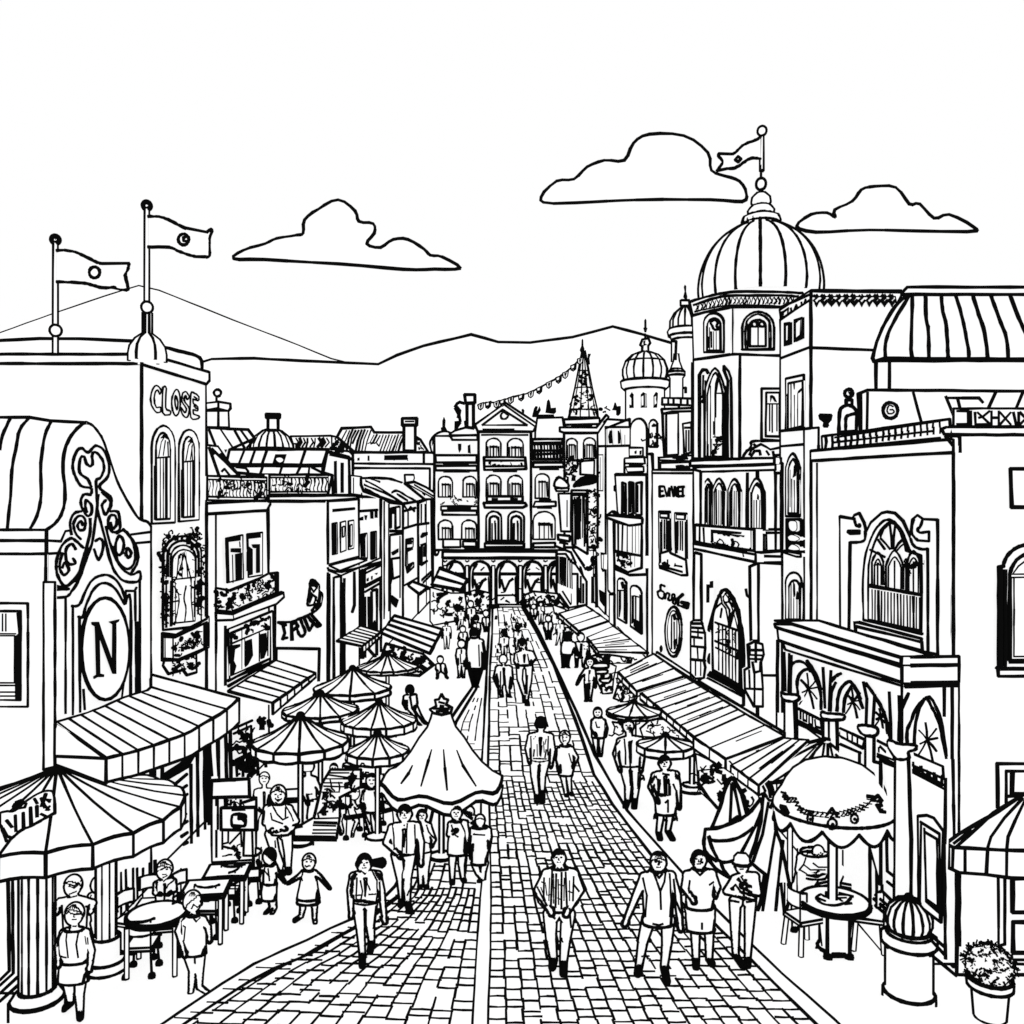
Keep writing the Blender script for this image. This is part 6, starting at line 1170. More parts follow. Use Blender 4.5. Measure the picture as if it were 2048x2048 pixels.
# menu stand / shelf cart on the left pavement
cr(380, 1160); t = thing('menu_stand', 'tall shelf stand with blank header board and a framed emblem panel on the left pavement', 'stand', P3(465, HOR, 14.9) * (1, 1, 0)); PM = PY(14.9)
ST.update(k=.85); b = B('header_board', t, PM, 8, w=7); b.poly("165,1515 445,1500 450,1635 160,1640"); b.ln("290,1512 340,1512", 5); b.done()
b = B('shelf', t, PM, 2, w=5); b.poly("165,1640 500,1640 500,2110 165,2130"); scribble(b, "210,1655 480,1650 480,1700 210,1705", 7, 3.6, (10, 26), .1); b.ln("200,1650 200,1700;265,1655 265,1700;285,1660 275,1690 310,1695 310,1660;330,1670 345,1700;385,1660 380,1700;395,1680 490,1650", 6); b.ln("200,1890 200,2090;245,1890 245,2030;290,1895 290,1980 250,1990;300,1990 385,1900;385,1890 390,2010;410,1890 405,2080 480,2080;470,1890 475,2080;250,2010 330,2030 380,2060", 5); scribble(b, "250,1990 390,2010 380,2090 250,2080", 8, 4, (6, 20), .3); b.done()
b = B('emblem_panel', t, PM, 10, w=6.5); b.poly("235,1720 495,1715 495,1885 235,1885"); b.ln("210,1660 210,1880;318,1737 415,1732", 5); po = b.done()
b = B('emblem', po, PM, 14, w=5.5); b.poly(sm("330,1770 410,1770 420,1800 415,1850 385,1860 350,1865 320,1855 315,1800", True), w=6); b.ln("370,1780 410,1780 410,1800 370,1800 370,1780;330,1850 400,1855;400,1810 420,1830", 6); b.done()
ST.update(k=1.04)
# display steps behind the cafe
t = thing('display_steps', 'stepped wooden display rack piled with goods between the cafe umbrellas', 'display rack', P3(672, HOR, 15.9) * (1, 1, 0)); PSt = PY(15.9)
ST.update(k=.85); b = B('steps', t, PSt, 0, w=5.5); b.poly("780,1880 940,1790 1000,1530 1060,1430 1290,1430 1290,1560 1130,1640 1130,1790 1105,1950 780,1950"); b.ln("1040,1455 1200,1455;1045,1470 1190,1490 1230,1470;1030,1500 1290,1500;1010,1530 1150,1530;1010,1555 1160,1560;940,1800 1120,1795;930,1850 1100,1855;930,1885 1100,1885;925,1910 1100,1910;790,1930 1090,1935;790,1945 790,1880;950,1600 1130,1600", 4)
b.blk("935,1820 1110,1825 1110,1845 930,1840;780,1860 850,1850 850,1868 780,1880"); b.done()
b = B('goods', t, PSt, 5, w=5); scribble(b, "960,1600 1130,1590 1120,1760 950,1770", 22, 4, (10, 26), .25); scribble(b, "1230,1400 1330,1400 1310,1600 1180,1600", 16, 4, (8, 22), .25); b.done()
b = B('skid', t, PSt, 4, w=8); b.ln("780,1955 1100,1955", 9); b.done()
ST.update(k=1.04)
# left awnings further down the street
cr(380, 1160)
awning('striped awning below the shop window of the balcony house', "290,840 650,610", "625,928 945,705", 80, 6, (18.6, 23.4), (16.2, 18.9), 5.2, vall=(85, 30), group='awnings along the left side of the street')
awning('small striped awning beside the narrow house doorway', "1110,460 1290,350", "1300,500 1440,395", 50, 6, (30, 33), (27, 29), 4.8, vall=(55, 30), group='awnings along the left side of the street')
awning('broad striped awning facing the camera near the far left umbrellas', "1545,270 1445,400", "1905,375 1810,555", 0, 4, (33, 33), (31, 30), 5.6, group='awnings along the left side of the street')
cr(680, 960, 260)
awning('far flat awning left of the archway, lower one', "1085,1515 1020,1575", "1310,1600 1180,1695", 0, 1, (44, 44), (42, 42), 5.5, group='awnings along the left side of the street')
awning('far two band awning in front of the leftmost arch', "1490,1310 1370,1560", "1895,1485 1800,1640", 0, 2, (50, 50), (48, 47), 6, group='awnings along the left side of the street')
cr(380, 1160)
t = thing('goods_stall', 'low stall heaped with goods under the broad striped left awning', 'stall', P3(800, HOR, 30) * (1, 1, 0)); b = B('counter', t, PY(29.5), 0, w=5); b.poly("1480,480 1760,560 1840,640 1730,720 1540,710 1440,600"); scribble(b, "1470,480 1830,600 1760,700 1560,650", 40, 4, (6, 20), .35); b.done()
cr(380, 1160)
t = [o for o in COL.objects if o.get('label', '').startswith('tall plain corner')][0]; b = B('doors', t, PX(-6.12), 4, w=5)
b.ln("310,1130 470,1060;330,1160 460,1100 465,1300 345,1360;340,1370 470,1320;300,1150 305,1490;270,1160 280,1490;215,1200 220,1490;150,1220 150,1500;510,1340 515,1560 600,1480 620,1390;570,1380 580,1470;530,1060 560,1040;350,1370 355,1480;400,1360 400,1480;440,1400 445,1440", 5); scribble(b, "345,1150 460,1110 460,1290 350,1340", 22, 3.5, (6, 22), .3); scribble(b, "350,1370 500,1330 500,1480 360,1490", 22, 4, (6, 18), .4); scribble(b, "480,1060 620,1040 600,1090 490,1110", 8, 4, (6, 18), .3); b.done()
cr(0, 1180); cf = t
b = B('shutter_door', cf, PX(-6.12), 3, w=5.5); b.ln("1240,1390 1480,1240;1240,1440 1440,1320;1235,1440 1240,1620;1440,1320 1445,1960 1300,2080;1490,1230 1495,1990 1310,2130;1540,1020 1550,2060;1560,1000 1590,2060;1580,1160 1600,1400;1640,1110 1650,1400;1700,1070 1710,1420;1740,1070 1745,1420;1270,1480 1310,1475 1410,1390;1275,1565 1410,1475;1330,1600 1415,1540;1345,1715 1405,1690;1370,1775 1415,1745;1370,1860 1415,1830;1385,1920 1415,1905", 5.5); b.blk("1240,1390 1480,1240 1440,1310 1240,1440"); b.ln("935,1430 940,1510;990,1400 985,1530;1035,1400 1035,1540;1080,1385 1075,1570;1130,1360 1135,1580;1165,1350 1165,1600;1225,1340 1225,1610", 6); b.done()
cr(0, 1536); b = B('panelling', cf, PX(-6.12), 3, w=5.5); b.ln("845,800 850,1290;910,790 910,1290;945,770 950,1080;1000,760 1000,1030;1030,760 1035,1010;1075,760 1075,930;1125,720 1125,920;1170,700 1170,830;60,820 70,1530 0,1600;95,820 100,1550 0,1640;0,820 60,815;130,1580 0,1700;135,1640 0,1760;1270,1650 1500,1750", 5.5); b.done()
# lamp post free items on the right pavement stalls
cr(1100, 1200)
ST.update(k=.9)
def clutter(label, quad, n, Y, outline, nm='goods_stall', cat='stall', cw=3.4):
    Y = Y if 'hanging' in label else gY(max(px(outline)[:, 1])) - .05; t = thing(nm, label, cat, P3(*px(outline)[0], Y) * (1, 1, 0)); t['yy'] = 0; del t['yy']; b = B('goods', t, PY(Y), 0, w=4.5); b.poly(outline, w=4); scribble(b, quad, int(n * .8), cw, (6, 22), .22); b.done(); return t
t = clutter('basket stall stacked with round trays below the second right awning', "320,450 480,440 470,690 370,680", 18, 24.5, "310,470 440,470 500,500 480,600 470,700 400,710 350,600")
b = B('tray', t, PY(31.0), 4, w=5); b.poly(sm("310,480 430,478 440,490 430,510 330,510", True)); b.poly(sm("340,530 430,530 420,555 350,555", True)); b.poly(sm("380,595 440,590 460,560 460,600 440,625 390,620", True)); b.done()
clutter('flower stall under the long right awning', "520,600 650,640 650,740 490,740", 34, 21.5, "520,620 560,590 650,680 655,745 560,770 480,740", 'flower_stall')
clutter('wide goods stall beneath the first right awnings', "290,420 620,440 600,490 330,470", 30, 27, "300,430 400,405 620,440 610,480 420,480 310,460")
clutter('crates of goods behind the slim white post', "1100,1240 1320,1260 1310,1500 1130,1420", 44, 15.9, "1100,1160 1210,1210 1340,1290 1320,1480 1270,1560 1120,1400")
clutter('planter boxes under the nearer right umbrella row', "670,900 840,900 1060,1060 700,1020", 20, 18.5, "680,970 760,900 860,900 960,960 1060,1060 900,1040 700,1030")
clutter('hanging baskets under the farther right umbrella', "470,910 560,910 550,1020 480,1010", 9, 19.5, "470,920 500,925 530,930 560,960 550,1010 520,1020 480,1000 490,960")
cr(860, 1060, 320)
clutter('dense market crowd mass at the left of the archway', "420,740 720,720 700,1100 400,1000", 60, 56, "420,760 560,720 720,760 720,900 700,1020 560,1000 420,920", 'market_stall')
clutter('market stall at the right of the archway', "1120,760 1540,760 1560,900 1130,900", 44, 56, "1125,790 1250,740 1540,770 1560,860 1640,940 1400,900 1130,900", 'market_stall')
clutter('open goods counter at the left of the far street', "0,700 420,800 420,1080 40,1060", 46, 49, "0,690 250,760 420,760 440,900 420,1080 200,1120 40,1150 0,1100", 'market_stall')
clutter('stall goods beneath the far right awnings', "1340,980 1720,960 1700,1260 1600,1240", 34, 46, "1480,900 1640,960 1720,1020 1760,1200 1700,1290 1600,1280 1600,1100 1500,1000", 'market_stall')
ST.update(k=1.0)
# ================================================================ people, near to far (joints read in crop units)
JO = lambda s: s
ST.update(k=1.0)
cr(0, 1536)
figure('girl in an open jacket and skirt walking toward the camera at the lower left', "560,1105 562,1200 485,1235 645,1235 440,1340 690,1380 440,1445 680,1480 510,1560 612,1560 525,1690 600,1700 530,1770 605,1840 485,1815 605,1885", 64, hair='w',
       garm=[("skirt", "555,1430,80 557,1500,98 557,1600,112"), ("jacket", "562,1215,70 562,1260,98 562,1340,118 562,1420,122 562,1445,118", 'top')],
       ink="505,1250 500,1300 515,1430;590,1250 575,1330 590,1430;500,1080 540,1040 590,1060 620,1110;525,1190 600,1195 600,1240 525,1240 525,1190;445,1280 450,1420 500,1430;505,1100 520,1085 560,1105 615,1100;640,1160 700,1260", thin="640,1270 650,1330;660,1280 665,1330")
figure('girl in a plain coat turned away at the kerb on the left', "1455,1010 1460,1090 1380,1145 1530,1140 1345,1230 1570,1200 1385,1375 1580,1270 1420,1390 1510,1390 1455,1520 1505,1530 1445,1650 1505,1650 1440,1690 1560,1695", 62, face='r', hair='w', shoes=False,
       garm=[("coat", "1460,1110,45 1460,1150,80 1465,1250,85 1462,1330,88 1465,1395,90", 'top')], ink="1385,1190 1400,1200 1390,1300 1380,1310;1440,1105 1480,1160 1510,1130;1445,1060 1460,1030 1490,1050;1420,1085 1470,1110 1505,1080;1420,1700 1470,1700 1480,1720", black="1530,1380 1575,1380 1575,1400 1530,1400")
figure('waiter in a flat cap with raised arm behind the jacket girl', "550,890 555,960 490,1000 640,1000 450,1010 700,1020 440,1060 690,1060 520,1250 610,1250 520,1400 600,1400 520,1560 600,1560 510,1600 600,1600", 60, hair='h', ink="500,870 560,890 610,850;500,960 600,920;510,980 600,960;520,890 560,905 590,880", fat=1.1, auto=False)
figure('person bending with their back turned beside the waiter', "740,880 740,930 690,960 790,950 665,1040 790,1020 700,1060 760,1060 720,1170 800,1160 740,1300 790,1300 740,1440 790,1440 730,1480 800,1480", 50, face='b', hair=None, ink="745,930 760,980 710,1030;690,960 650,1070;700,1060 770,1070;760,1080 720,1190 800,1180", auto=False)
figure('diner with tousled hair seated behind the nearest cafe table', "1240,770 1235,840 1180,870 1310,850 1170,940 1320,920 1200,950 1290,940 1200,1010 1280,1010 1190,1080 1290,1080 1190,1190 1290,1190 1190,1220 1290,1220", 55, seat=True, ink="1190,740 1230,710 1290,740;1190,780 1250,750;1200,840 1260,810 1290,850;1250,930 1270,880 1310,850;1220,900 1240,940", black="1180,830 1200,840 1190,940 1170,900", hair='h')
cr(380, 1536)
figure('bearded adult with folded arms standing by the menu stand', "665,205 670,260 585,300 745,300 570,410 800,400 690,450 650,460 610,500 730,500 640,620 740,620 700,770 740,750 700,800 745,785", 55, fat=1.15, hair='w',
       garm=[("shirt", "670,270,40 670,310,95 680,400,112 685,450,105 690,490,75", 'top')], ink="620,280 660,350 700,390 740,370;710,270 760,350 780,400;610,340 620,390 700,420;610,460 650,490 740,460;630,180 660,160 700,180;690,500 700,620 700,790;640,550 645,600;645,230 665,250 690,230;720,300 720,370", auto=True)
figure('man in shirt and trousers standing with his back turned by the display steps', "890,-15 890,40 855,85 935,80 855,170 965,140 880,240 985,190 860,240 930,240 860,360 905,380 880,500 900,500 880,520 915,515", 42, face='b', hair='w', gy=530, ink="830,215 890,250 930,250;890,200 920,195;890,330 890,470;850,90 840,200;910,320 890,330")
figure('person leaning back in a chair beside the display steps', "1240,190 1210,200 1140,210 1230,260 1130,290 1260,300 1200,280 1290,280 1150,330 1230,340 1130,400 1260,400 1150,470 1230,480 1140,500 1225,520", 40, ink="1120,240 1160,185 1270,180;1130,260 1200,290 1260,260;1210,220 1220,260;1140,310 1140,370 1250,380", black="1120,275 1200,265 1230,275 1190,310 1140,315", face='r', hair=None, auto=False, shoes=False)
figure('woman with long hair standing behind the leaning person', "1370,95 1370,150 1320,180 1420,170 1300,250 1440,240 1310,290 1450,290 1335,320 1400,320 1345,400 1420,400 1365,490 1430,490 1365,515 1435,515", 40, garm=[("dress", "1370,150,40 1365,220,50 1360,325,55", 'top')], ink="1330,90 1350,60 1400,70;1390,180 1400,240 1440,340;1320,330 1345,400 1380,480", hair='l')
figure('child with dark hair reaching out a hand beside the tables', "600,665 595,720 570,740 640,740 540,760 655,780 520,720 700,840 570,880 630,880 600,960 630,960 615,1050 640,1050 570,1100 620,1100", 48, face='l', shoes=False,
       garm=[("shirt", "605,730,32 605,780,42 605,870,44", 'top'), ("shorts", "600,880,46 598,930,52 598,990,50")], ink="560,770 600,820;555,790 590,790;590,760 600,850;545,620 585,610;550,1105 620,1110 650,1095", black="550,610 655,620 655,680 620,710 600,680 560,650")
figure('small child in a tunic with both arms held out', "897,712 897,765 855,785 940,785 820,820 980,820 765,855 1035,885 860,950 930,950 850,1060 940,1050 840,1115 940,1130 790,1150 945,1165", 46, hair='w', shoes=False, garm=[("tunic", "897,770,34 897,820,52 895,900,65 893,980,82", 'top'), ("shorts", "893,960,76 893,1012,84")], ink="870,735 880,745 900,735;845,830 850,850;940,820 950,850", black="1020,865 1055,865 1050,895 1020,890")
figure('woman with a side ponytail in an open shirt walking on the road', "1315,720 1320,775 1235,810 1415,800 1210,920 1445,930 1215,1070 1465,1110 1270,1030 1370,1030 1285,1200 1360,1180 1300,1400 1370,1310 1300,1490 1360,1380", 56, w=5.5,
       ink="1285,850 1300,930 1290,990;1330,840 1360,920;1375,780 1410,850 1410,1000;1260,830 1255,990;1250,960 1400,950;1260,990 1400,1010;1310,1080 1312,1300;1320,1260 1340,1290 1380,1300;1290,1050 1350,1065;1240,1060 1240,1140;1400,1040 1380,1210;1430,860 1440,1000", black="1260,680 1290,650 1340,648 1375,690 1385,720 1360,745 1350,700 1310,690 1280,740 1265,760 1255,720;1210,820 1250,780 1270,800 1240,850 1230,990 1205,960;1385,770 1450,800 1455,860 1420,840;1235,985 1400,1010 1400,1030 1235,1010", hair='k')
pt = [o for o in COL.objects if o.get('label', '').startswith('woman with a side ponytail')][0]
b = B('ponytail', pt, None, w=5); Yp = float(pt.location[1]) - .02; b.smooth(*capsule(P3(*px([(1385, 715)])[0], Yp), P3(*px([(1440, 715)])[0], Yp), .03, .06), mi=1); b.done()
figure('man in an open waistcoat and jeans standing at the edge of the tent', "1620,345 1615,410 1525,445 1710,430 1480,560 1745,560 1560,640 1745,680 1560,660 1660,660 1590,830 1640,830 1600,990 1640,1010 1590,1030 1660,1080", 52, w=5.5,
       ink="1590,410 1600,450 1600,640;1640,420 1635,640;1530,430 1540,520 1540,640;1695,430 1700,640;1540,660 1620,650 1700,655;1620,720 1600,800 1600,980;1640,710 1620,720;1660,900 1640,960", thin="1600,480 1602,600", black="1575,330 1590,285 1650,285 1672,320 1655,345 1610,320 1585,370;1600,830 1620,830 1610,1000 1595,1000;1600,1040 1660,1035 1675,1100 1610,1090")
figure('person in a hooded top leaning by the tent pole', "1750,360 1755,400 1730,430 1800,430 1720,540 1840,540 1730,640 1830,570 1740,640 1790,640 1740,760 1780,760 1740,880 1780,880 1735,900 1785,900", 34, ink="1740,400 1760,480;1770,380 1800,480 1850,540;1720,440 1730,540;1780,560 1850,590;1790,610 1850,600", black="1700,350 1735,340 1730,400 1705,400", gy=905, hair='k')
cr(380, 1160)
figure('customer in a light top seated under the largest front umbrella', "560,1500 560,1560 500,1590 620,1590 480,1690 640,1690 520,1730 600,1730 520,1740 600,1740 500,1800 620,1800 500,1880 620,1880 490,1900 630,1900", 36, seat=True, hair='w', ink="480,1600 500,1700;620,1600 600,1700;520,1740 600,1745", auto=True)
figure('customer with dark hair seated between the two nearer cafe umbrellas', "1085,1420 1085,1460 1040,1480 1130,1480 1020,1560 1150,1560 1050,1590 1120,1590 1050,1600 1120,1600 1040,1650 1130,1650 1040,1720 1130,1720 1035,1735 1135,1735", 28, seat=True, hair='k', ink="1040,1500 1050,1590;1130,1500 1120,1590")
cr(760, 1536)
figure('woman in a sleeveless dress under the scalloped tent', "575,340 575,390 535,420 640,410 520,500 660,500 560,480 650,600 550,640 620,640 545,730 615,730 545,840 625,830 545,870 635,850", 40, garm=[("dress", "580,400,38 580,480,52 580,560,62 585,645,70", 'top')], ink="545,340 540,430 560,500 590,480;600,390 640,480 660,620;560,500 590,520", black="560,380 590,400 580,430 560,420")
figure('shopkeeper in a blank apron at the right pole of the tent', "755,400 755,440 700,460 820,460 690,540 830,520 690,600 825,570 715,720 790,720 740,790 780,780 775,840 780,840 750,855 750,855", 34, hair='h', garm=[("apron", "755,445,55 753,500,50 750,600,50 750,720,48", 'top')], ink="705,500 790,505;690,510 680,610;720,345 770,350 795,400;730,370 770,370", black="710,485 790,485 790,502 710,502", auto=False)
figure('person stooping under the tent with raised elbow', "680,330 660,370 600,340 720,380 650,380 740,440 700,410 760,460 620,480 680,480 640,560 690,560 640,660 690,660 640,680 690,680", 30, hair=None, auto=False, ink="600,320 690,390;570,300 640,330 700,380", black="640,310 700,330 705,390 690,395 650,340", gy=760)
figure('man in a checked padded jacket seen from behind on the road', "1350,680 1355,740 1260,790 1460,790 1195,920 1510,920 1270,1050 1430,1060 1285,1110 1420,1110 1290,1280 1400,1280 1310,1440 1385,1460 1300,1500 1385,1550", 50, w=5.8, fat=1.05, hair='k',
       garm=[("jacket", "1355,755,60 1352,800,125 1348,880,160 1345,940,168 1345,1000,148 1345,1060,95", 'top')],
       ink="1300,780 1290,1040;1400,790 1410,1040;1240,830 1235,1000;1460,820 1455,1000;1330,800 1325,1050;1370,790 1368,1060;1260,1090 1340,1150 1330,1300 1350,1340 1345,1460;1350,1180 1380,1310;1430,1060 1440,1200;1460,880 1500,930;1190,900 1260,1040", thin="1280,830 1275,1000;1310,800 1310,1020;1430,850 1430,1000;1390,830 1388,1000;1250,880 1260,960;1215,900 1250,1000;1345,840 1348,1030;1220,860 1250,870;1290,900 1320,905;1350,880 1390,890;1270,960 1300,950;1420,930 1450,940;1340,980 1360,990", black="1305,620 1400,610 1410,655 1330,655 1315,690 1300,670")
cr(740, 1160)
figure('man with a rolled sleeve shirt walking away in the middle of the road', "1290,1085 1290,1130 1215,1175 1360,1175 1190,1270 1380,1280 1200,1340 1370,1370 1240,1370 1320,1370 1240,1480 1300,1480 1260,1620 1300,1590 1260,1690 1300,1690", 40, face='b', w=5,
       ink="1215,1180 1220,1330;1345,1180 1340,1320;1280,1160 1285,1200;1210,1345 1330,1350;1260,1420 1280,1420 1270,1590;1300,1250 1290,1330;1240,1280 1235,1330;1330,1280 1320,1340", thin="1260,1240 1262,1330;1310,1220 1315,1300;1235,1200 1250,1180;1330,1200 1320,1240", black="1255,1070 1270,1045 1330,1050 1330,1080 1310,1080 1265,1110;1240,1680 1300,1660 1300,1700 1240,1720;1275,1400 1290,1400 1285,1560 1275,1560", hair='k')
figure('woman with shoulder bag walking beside the rolled sleeve man', "1470,1190 1470,1240 1430,1275 1520,1270 1420,1360 1560,1340 1430,1420 1540,1390 1450,1400 1520,1400 1460,1500 1500,1500 1480,1610 1510,1600 1485,1630 1525,1620", 38, face='f', hair='h', w=4.6,
       garm=[("dress", "1475,1250,38 1475,1320,52 1480,1400,54 1480,1470,50", 'top')], ink="1425,1150 1470,1130 1510,1160 1520,1210;1500,1310 1520,1380 1560,1380;1520,1250 1590,1350;1540,1240 1610,1330;1450,1160 1460,1220")
figure('person in a long coat and cap standing with back turned near the left lane', "785,400 785,430 750,460 840,460 740,560 860,560 745,640 865,640 760,640 815,640 770,720 810,720 785,790 800,790 785,815 810,815", 30, face='b', garm=[("coat", "788,435,28 788,480,48 787,560,52 785,665,56", 'top')], ink="820,490 825,650;845,470 870,620", black="740,660 840,660 820,800 780,800;760,375 810,380 810,395 760,395", w=4.6)
figure('child in light clothes standing beside the long coat', "690,480 690,505 665,525 715,525 655,570 720,580 660,620 715,630 675,630 705,630 675,680 705,680 675,730 705,725 668,738 706,738", 26, hair='k', w=4.2, ink="670,520 720,515;680,560 685,630")
figure('person in a white vest jogging toward the camera in the far road', "1150,480 1160,510 1110,560 1220,550 1100,610 1240,590 1110,640 1220,620 1130,650 1200,650 1130,750 1200,760 1165,870 1180,900 1165,915 1190,945", 30, w=4.6, ink="1110,560 1120,620;1190,560 1200,620;1120,640 1210,640;1160,660 1190,720 1185,860", black="1120,460 1150,448 1185,465 1180,490 1130,500;1160,700 1190,740 1180,860 1165,860;1150,900 1205,905 1205,945 1155,945")
figure('walker in pale trousers seen from behind at the far road centre', "1005,600 1010,640 960,660 1060,660 940,740 1070,740 960,790 1060,800 985,780 1040,780 985,830 1040,830 995,880 1050,880 990,890 1060,890", 26, face='b', w=4.4, ink="985,690 985,860;1020,700 1030,860;950,640 1000,610 1060,640", hair='w')
figure('tiny couple member with dark hair far up the road, left one', "1010,400 1010,420 985,440 1040,440 980,480 1040,480 985,500 1035,500 1000,500 1025,500 1000,540 1025,540 1000,580 1025,580 998,588 1028,588", 22, w=3.4, black="985,380 1035,380 1030,420 1000,430")
figure('tiny couple member with dark hair far up the road, right one', "1115,350 1115,370 1095,390 1140,390 1090,430 1140,430 1095,450 1138,450 1105,450 1130,450 1105,480 1130,480 1105,520 1130,520 1103,528 1132,528", 20, w=3.4, black="1095,335 1140,335 1135,400 1100,390")
figure('person kicking up one boot by the cafe umbrellas', "300,830 300,860 265,880 340,870 255,930 350,930 270,960 340,960 290,960 340,950 330,1010 370,1010 350,1070 400,1060 380,1100 430,1090", 28, face='b', w=4.6, black="285,835 345,830 350,870 300,880;370,885 400,900 385,950 360,960;370,1090 440,1080 420,1120 380,1120;260,900 290,900 290,990 260,980", ink="250,850 265,930")
figure('couple member in dark trousers at the right kerb far up the street', "1490,430 1490,455 1455,480 1540,480 1450,540 1560,540 1460,580 1580,570 1460,560 1500,560 1460,610 1490,610 1460,655 1490,655 1455,665 1498,665", 28, w=4.4, face='b', hair='k', black="1440,560 1510,560 1500,670 1445,670", garm=[("shirt", "1490,455,28 1490,500,42 1485,560,40", 'top')])
figure('companion with a dark bag standing among the right stalls', "1590,430 1590,460 1550,480 1640,480 1540,540 1650,540 1560,560 1640,580 1560,570 1620,570 1560,610 1610,610 1560,650 1610,650 1555,660 1615,660", 26, w=4.2, ink="1560,480 1640,500;1570,520 1640,520", black="1540,590 1580,580 1580,650 1545,665")
figure('shopper carrying a dark bag by the basket stall', "1660,620 1660,650 1625,680 1690,680 1590,730 1700,740 1570,770 1700,790 1635,760 1670,760 1635,840 1665,840 1635,900 1660,900 1630,915 1665,915", 26, w=4.4, black="1545,740 1580,720 1580,790 1560,800;1620,780 1670,770 1655,910 1625,910", ink="1650,700 1650,760;1625,690 1610,740")
figure('distant walker in pale trousers on the right pavement', "1345,290 1345,310 1320,325 1370,325 1315,360 1375,360 1320,380 1370,380 1330,370 1360,370 1330,400 1360,400 1335,440 1360,440 1333,450 1362,450", 20, w=3.8, ink="1345,350 1345,420")
figure('tiny standing figure at the near left of the far road', "800,290 800,315 780,330 825,330 775,370 830,370 780,400 825,400 790,400 815,400 790,430 815,430 790,455 815,455 788,462 818,462", 20, w=3.8, face='b')
figure('tiny pedestrian in dark clothes by the arcade, left of the road', "875,250 875,275 855,290 895,290 850,320 900,320 855,340 900,340 865,345 890,345 865,365 890,365 868,385 888,385 866,392 892,392", 20, w=3.6, black="855,345 905,345 900,390 860,390")
figure('pedestrian crossing in front of the archway on the right', "1235,200 1235,215 1215,225 1255,225 1210,250 1260,250 1215,265 1258,265 1225,262 1250,262 1225,280 1250,280 1225,296 1245,296 1222,300 1248,300", 15, w=3.4, black="1225,260 1255,260 1245,300 1225,300")
figure('tiny group member beside the far left stall, tallest', "760,180 760,205 740,220 790,220 735,260 795,260 740,285 790,285 755,280 780,280 755,320 780,320 755,355 780,355 752,362 784,362", 20, w=3.6, black="755,290 820,290 815,360 770,355")
figure('tiny group member beside the far left stall, stooping', "700,370 700,390 680,405 725,400 670,440 735,440 680,460 735,470 690,460 715,460 690,500 715,500 690,530 715,530 688,538 718,538", 20, w=3.6, ink="660,390 690,350 740,360 730,400")
figure('small figure seated low by the left stall goods', "530,600 530,625 505,640 560,640 500,670 570,670 510,690 575,690 515,690 555,690 510,710 570,710 510,735 575,730 505,740 585,738", 22, w=4, seat=True, ink="480,620 500,690;560,680 590,700", gy=745)
cr(1100, 1200)
figure('man with hands in pockets standing at the right kerb', "360,850 360,880 325,910 405,910 320,970 425,970 340,1010 420,1010 340,1030 390,1030 345,1100 385,1100 350,1150 385,1150 350,1175 380,1178", 30, w=4.8, hair='k', garm=[("sweater", "363,885,25 363,920,45 365,980,48 365,1035,45", 'top')], ink="345,920 355,960 375,960;370,1050 370,1140", shoes=True)
figure('man in an open shirt walking under the farther right umbrella', "590,950 590,1010 530,1060 680,1050 495,1160 700,1160 520,1250 690,1255 560,1260 650,1260 590,1400 650,1400 585,1510 640,1500 570,1560 635,1565", 40, w=5.4, hair='k',
       ink="560,1050 570,1150 570,1240;620,1060 615,1230;520,1120 530,1220 560,1240;545,1260 660,1260;600,1300 605,1400;665,1300 660,1420;530,1060 500,1100 495,1200", black="580,960 610,950 640,980 630,1010 600,1000;595,1300 615,1300 615,1400 600,1380")
figure('man with a dark front pack walking between the right umbrellas', "865,1230 865,1275 790,1320 950,1310 760,1410 970,1420 800,1490 975,1530 820,1500 930,1500 840,1600 910,1600 820,1750 890,1740 830,1800 925,1805", 42, w=5.6, hair='k', garm=[("shorts", "872,1480,62 875,1540,75 875,1610,72")],
       ink="850,1310 900,1320;760,1380 780,1470;930,1390 960,1470;870,1530 890,1510 890,1600;800,1330 820,1370;780,1380 800,1480", black="825,1180 910,1180 905,1210 880,1215 860,1220 840,1240 825,1230;810,1345 840,1350 840,1390 830,1450 890,1465 890,1390 870,1350 900,1340 915,1400 915,1475 840,1490 805,1470;760,1350 790,1310 800,1330 780,1380 750,1390;940,1290 980,1330 970,1360 945,1350;960,1570 1010,1590 1000,1620 965,1610")
cr(1180, 1536)
figure('man in a smart suit striding toward the camera on the right of the road', "517,715 515,770 410,815 610,805 350,960 660,960 280,1130 680,1160 440,1150 590,1150 400,1300 580,1320 370,1490 560,1500 360,1550 580,1610", 56, w=6, hair='w',
       garm=[("jacket", "515,770,60 512,830,105 512,950,100 512,1050,98 512,1170,110", 'top')],
       ink="480,790 510,870 530,930 535,1065;570,780 560,860 530,930;500,800 520,830 545,800;600,800 610,1000 600,1120;630,840 650,1000 690,1110;400,830 430,960 420,1120;475,1175 520,1185 550,1175;490,700 525,705 520,725;520,1200 530,1240 545,1330;495,1230 480,1340 390,1420;465,790 455,760", black="440,655 500,635 555,640 572,680 545,670 520,660 470,665;470,1172 548,1172 545,1190 520,1200 475,1190;338,1500 385,1490 390,1570 345,1570;520,1560 610,1590 615,1632 560,1625")
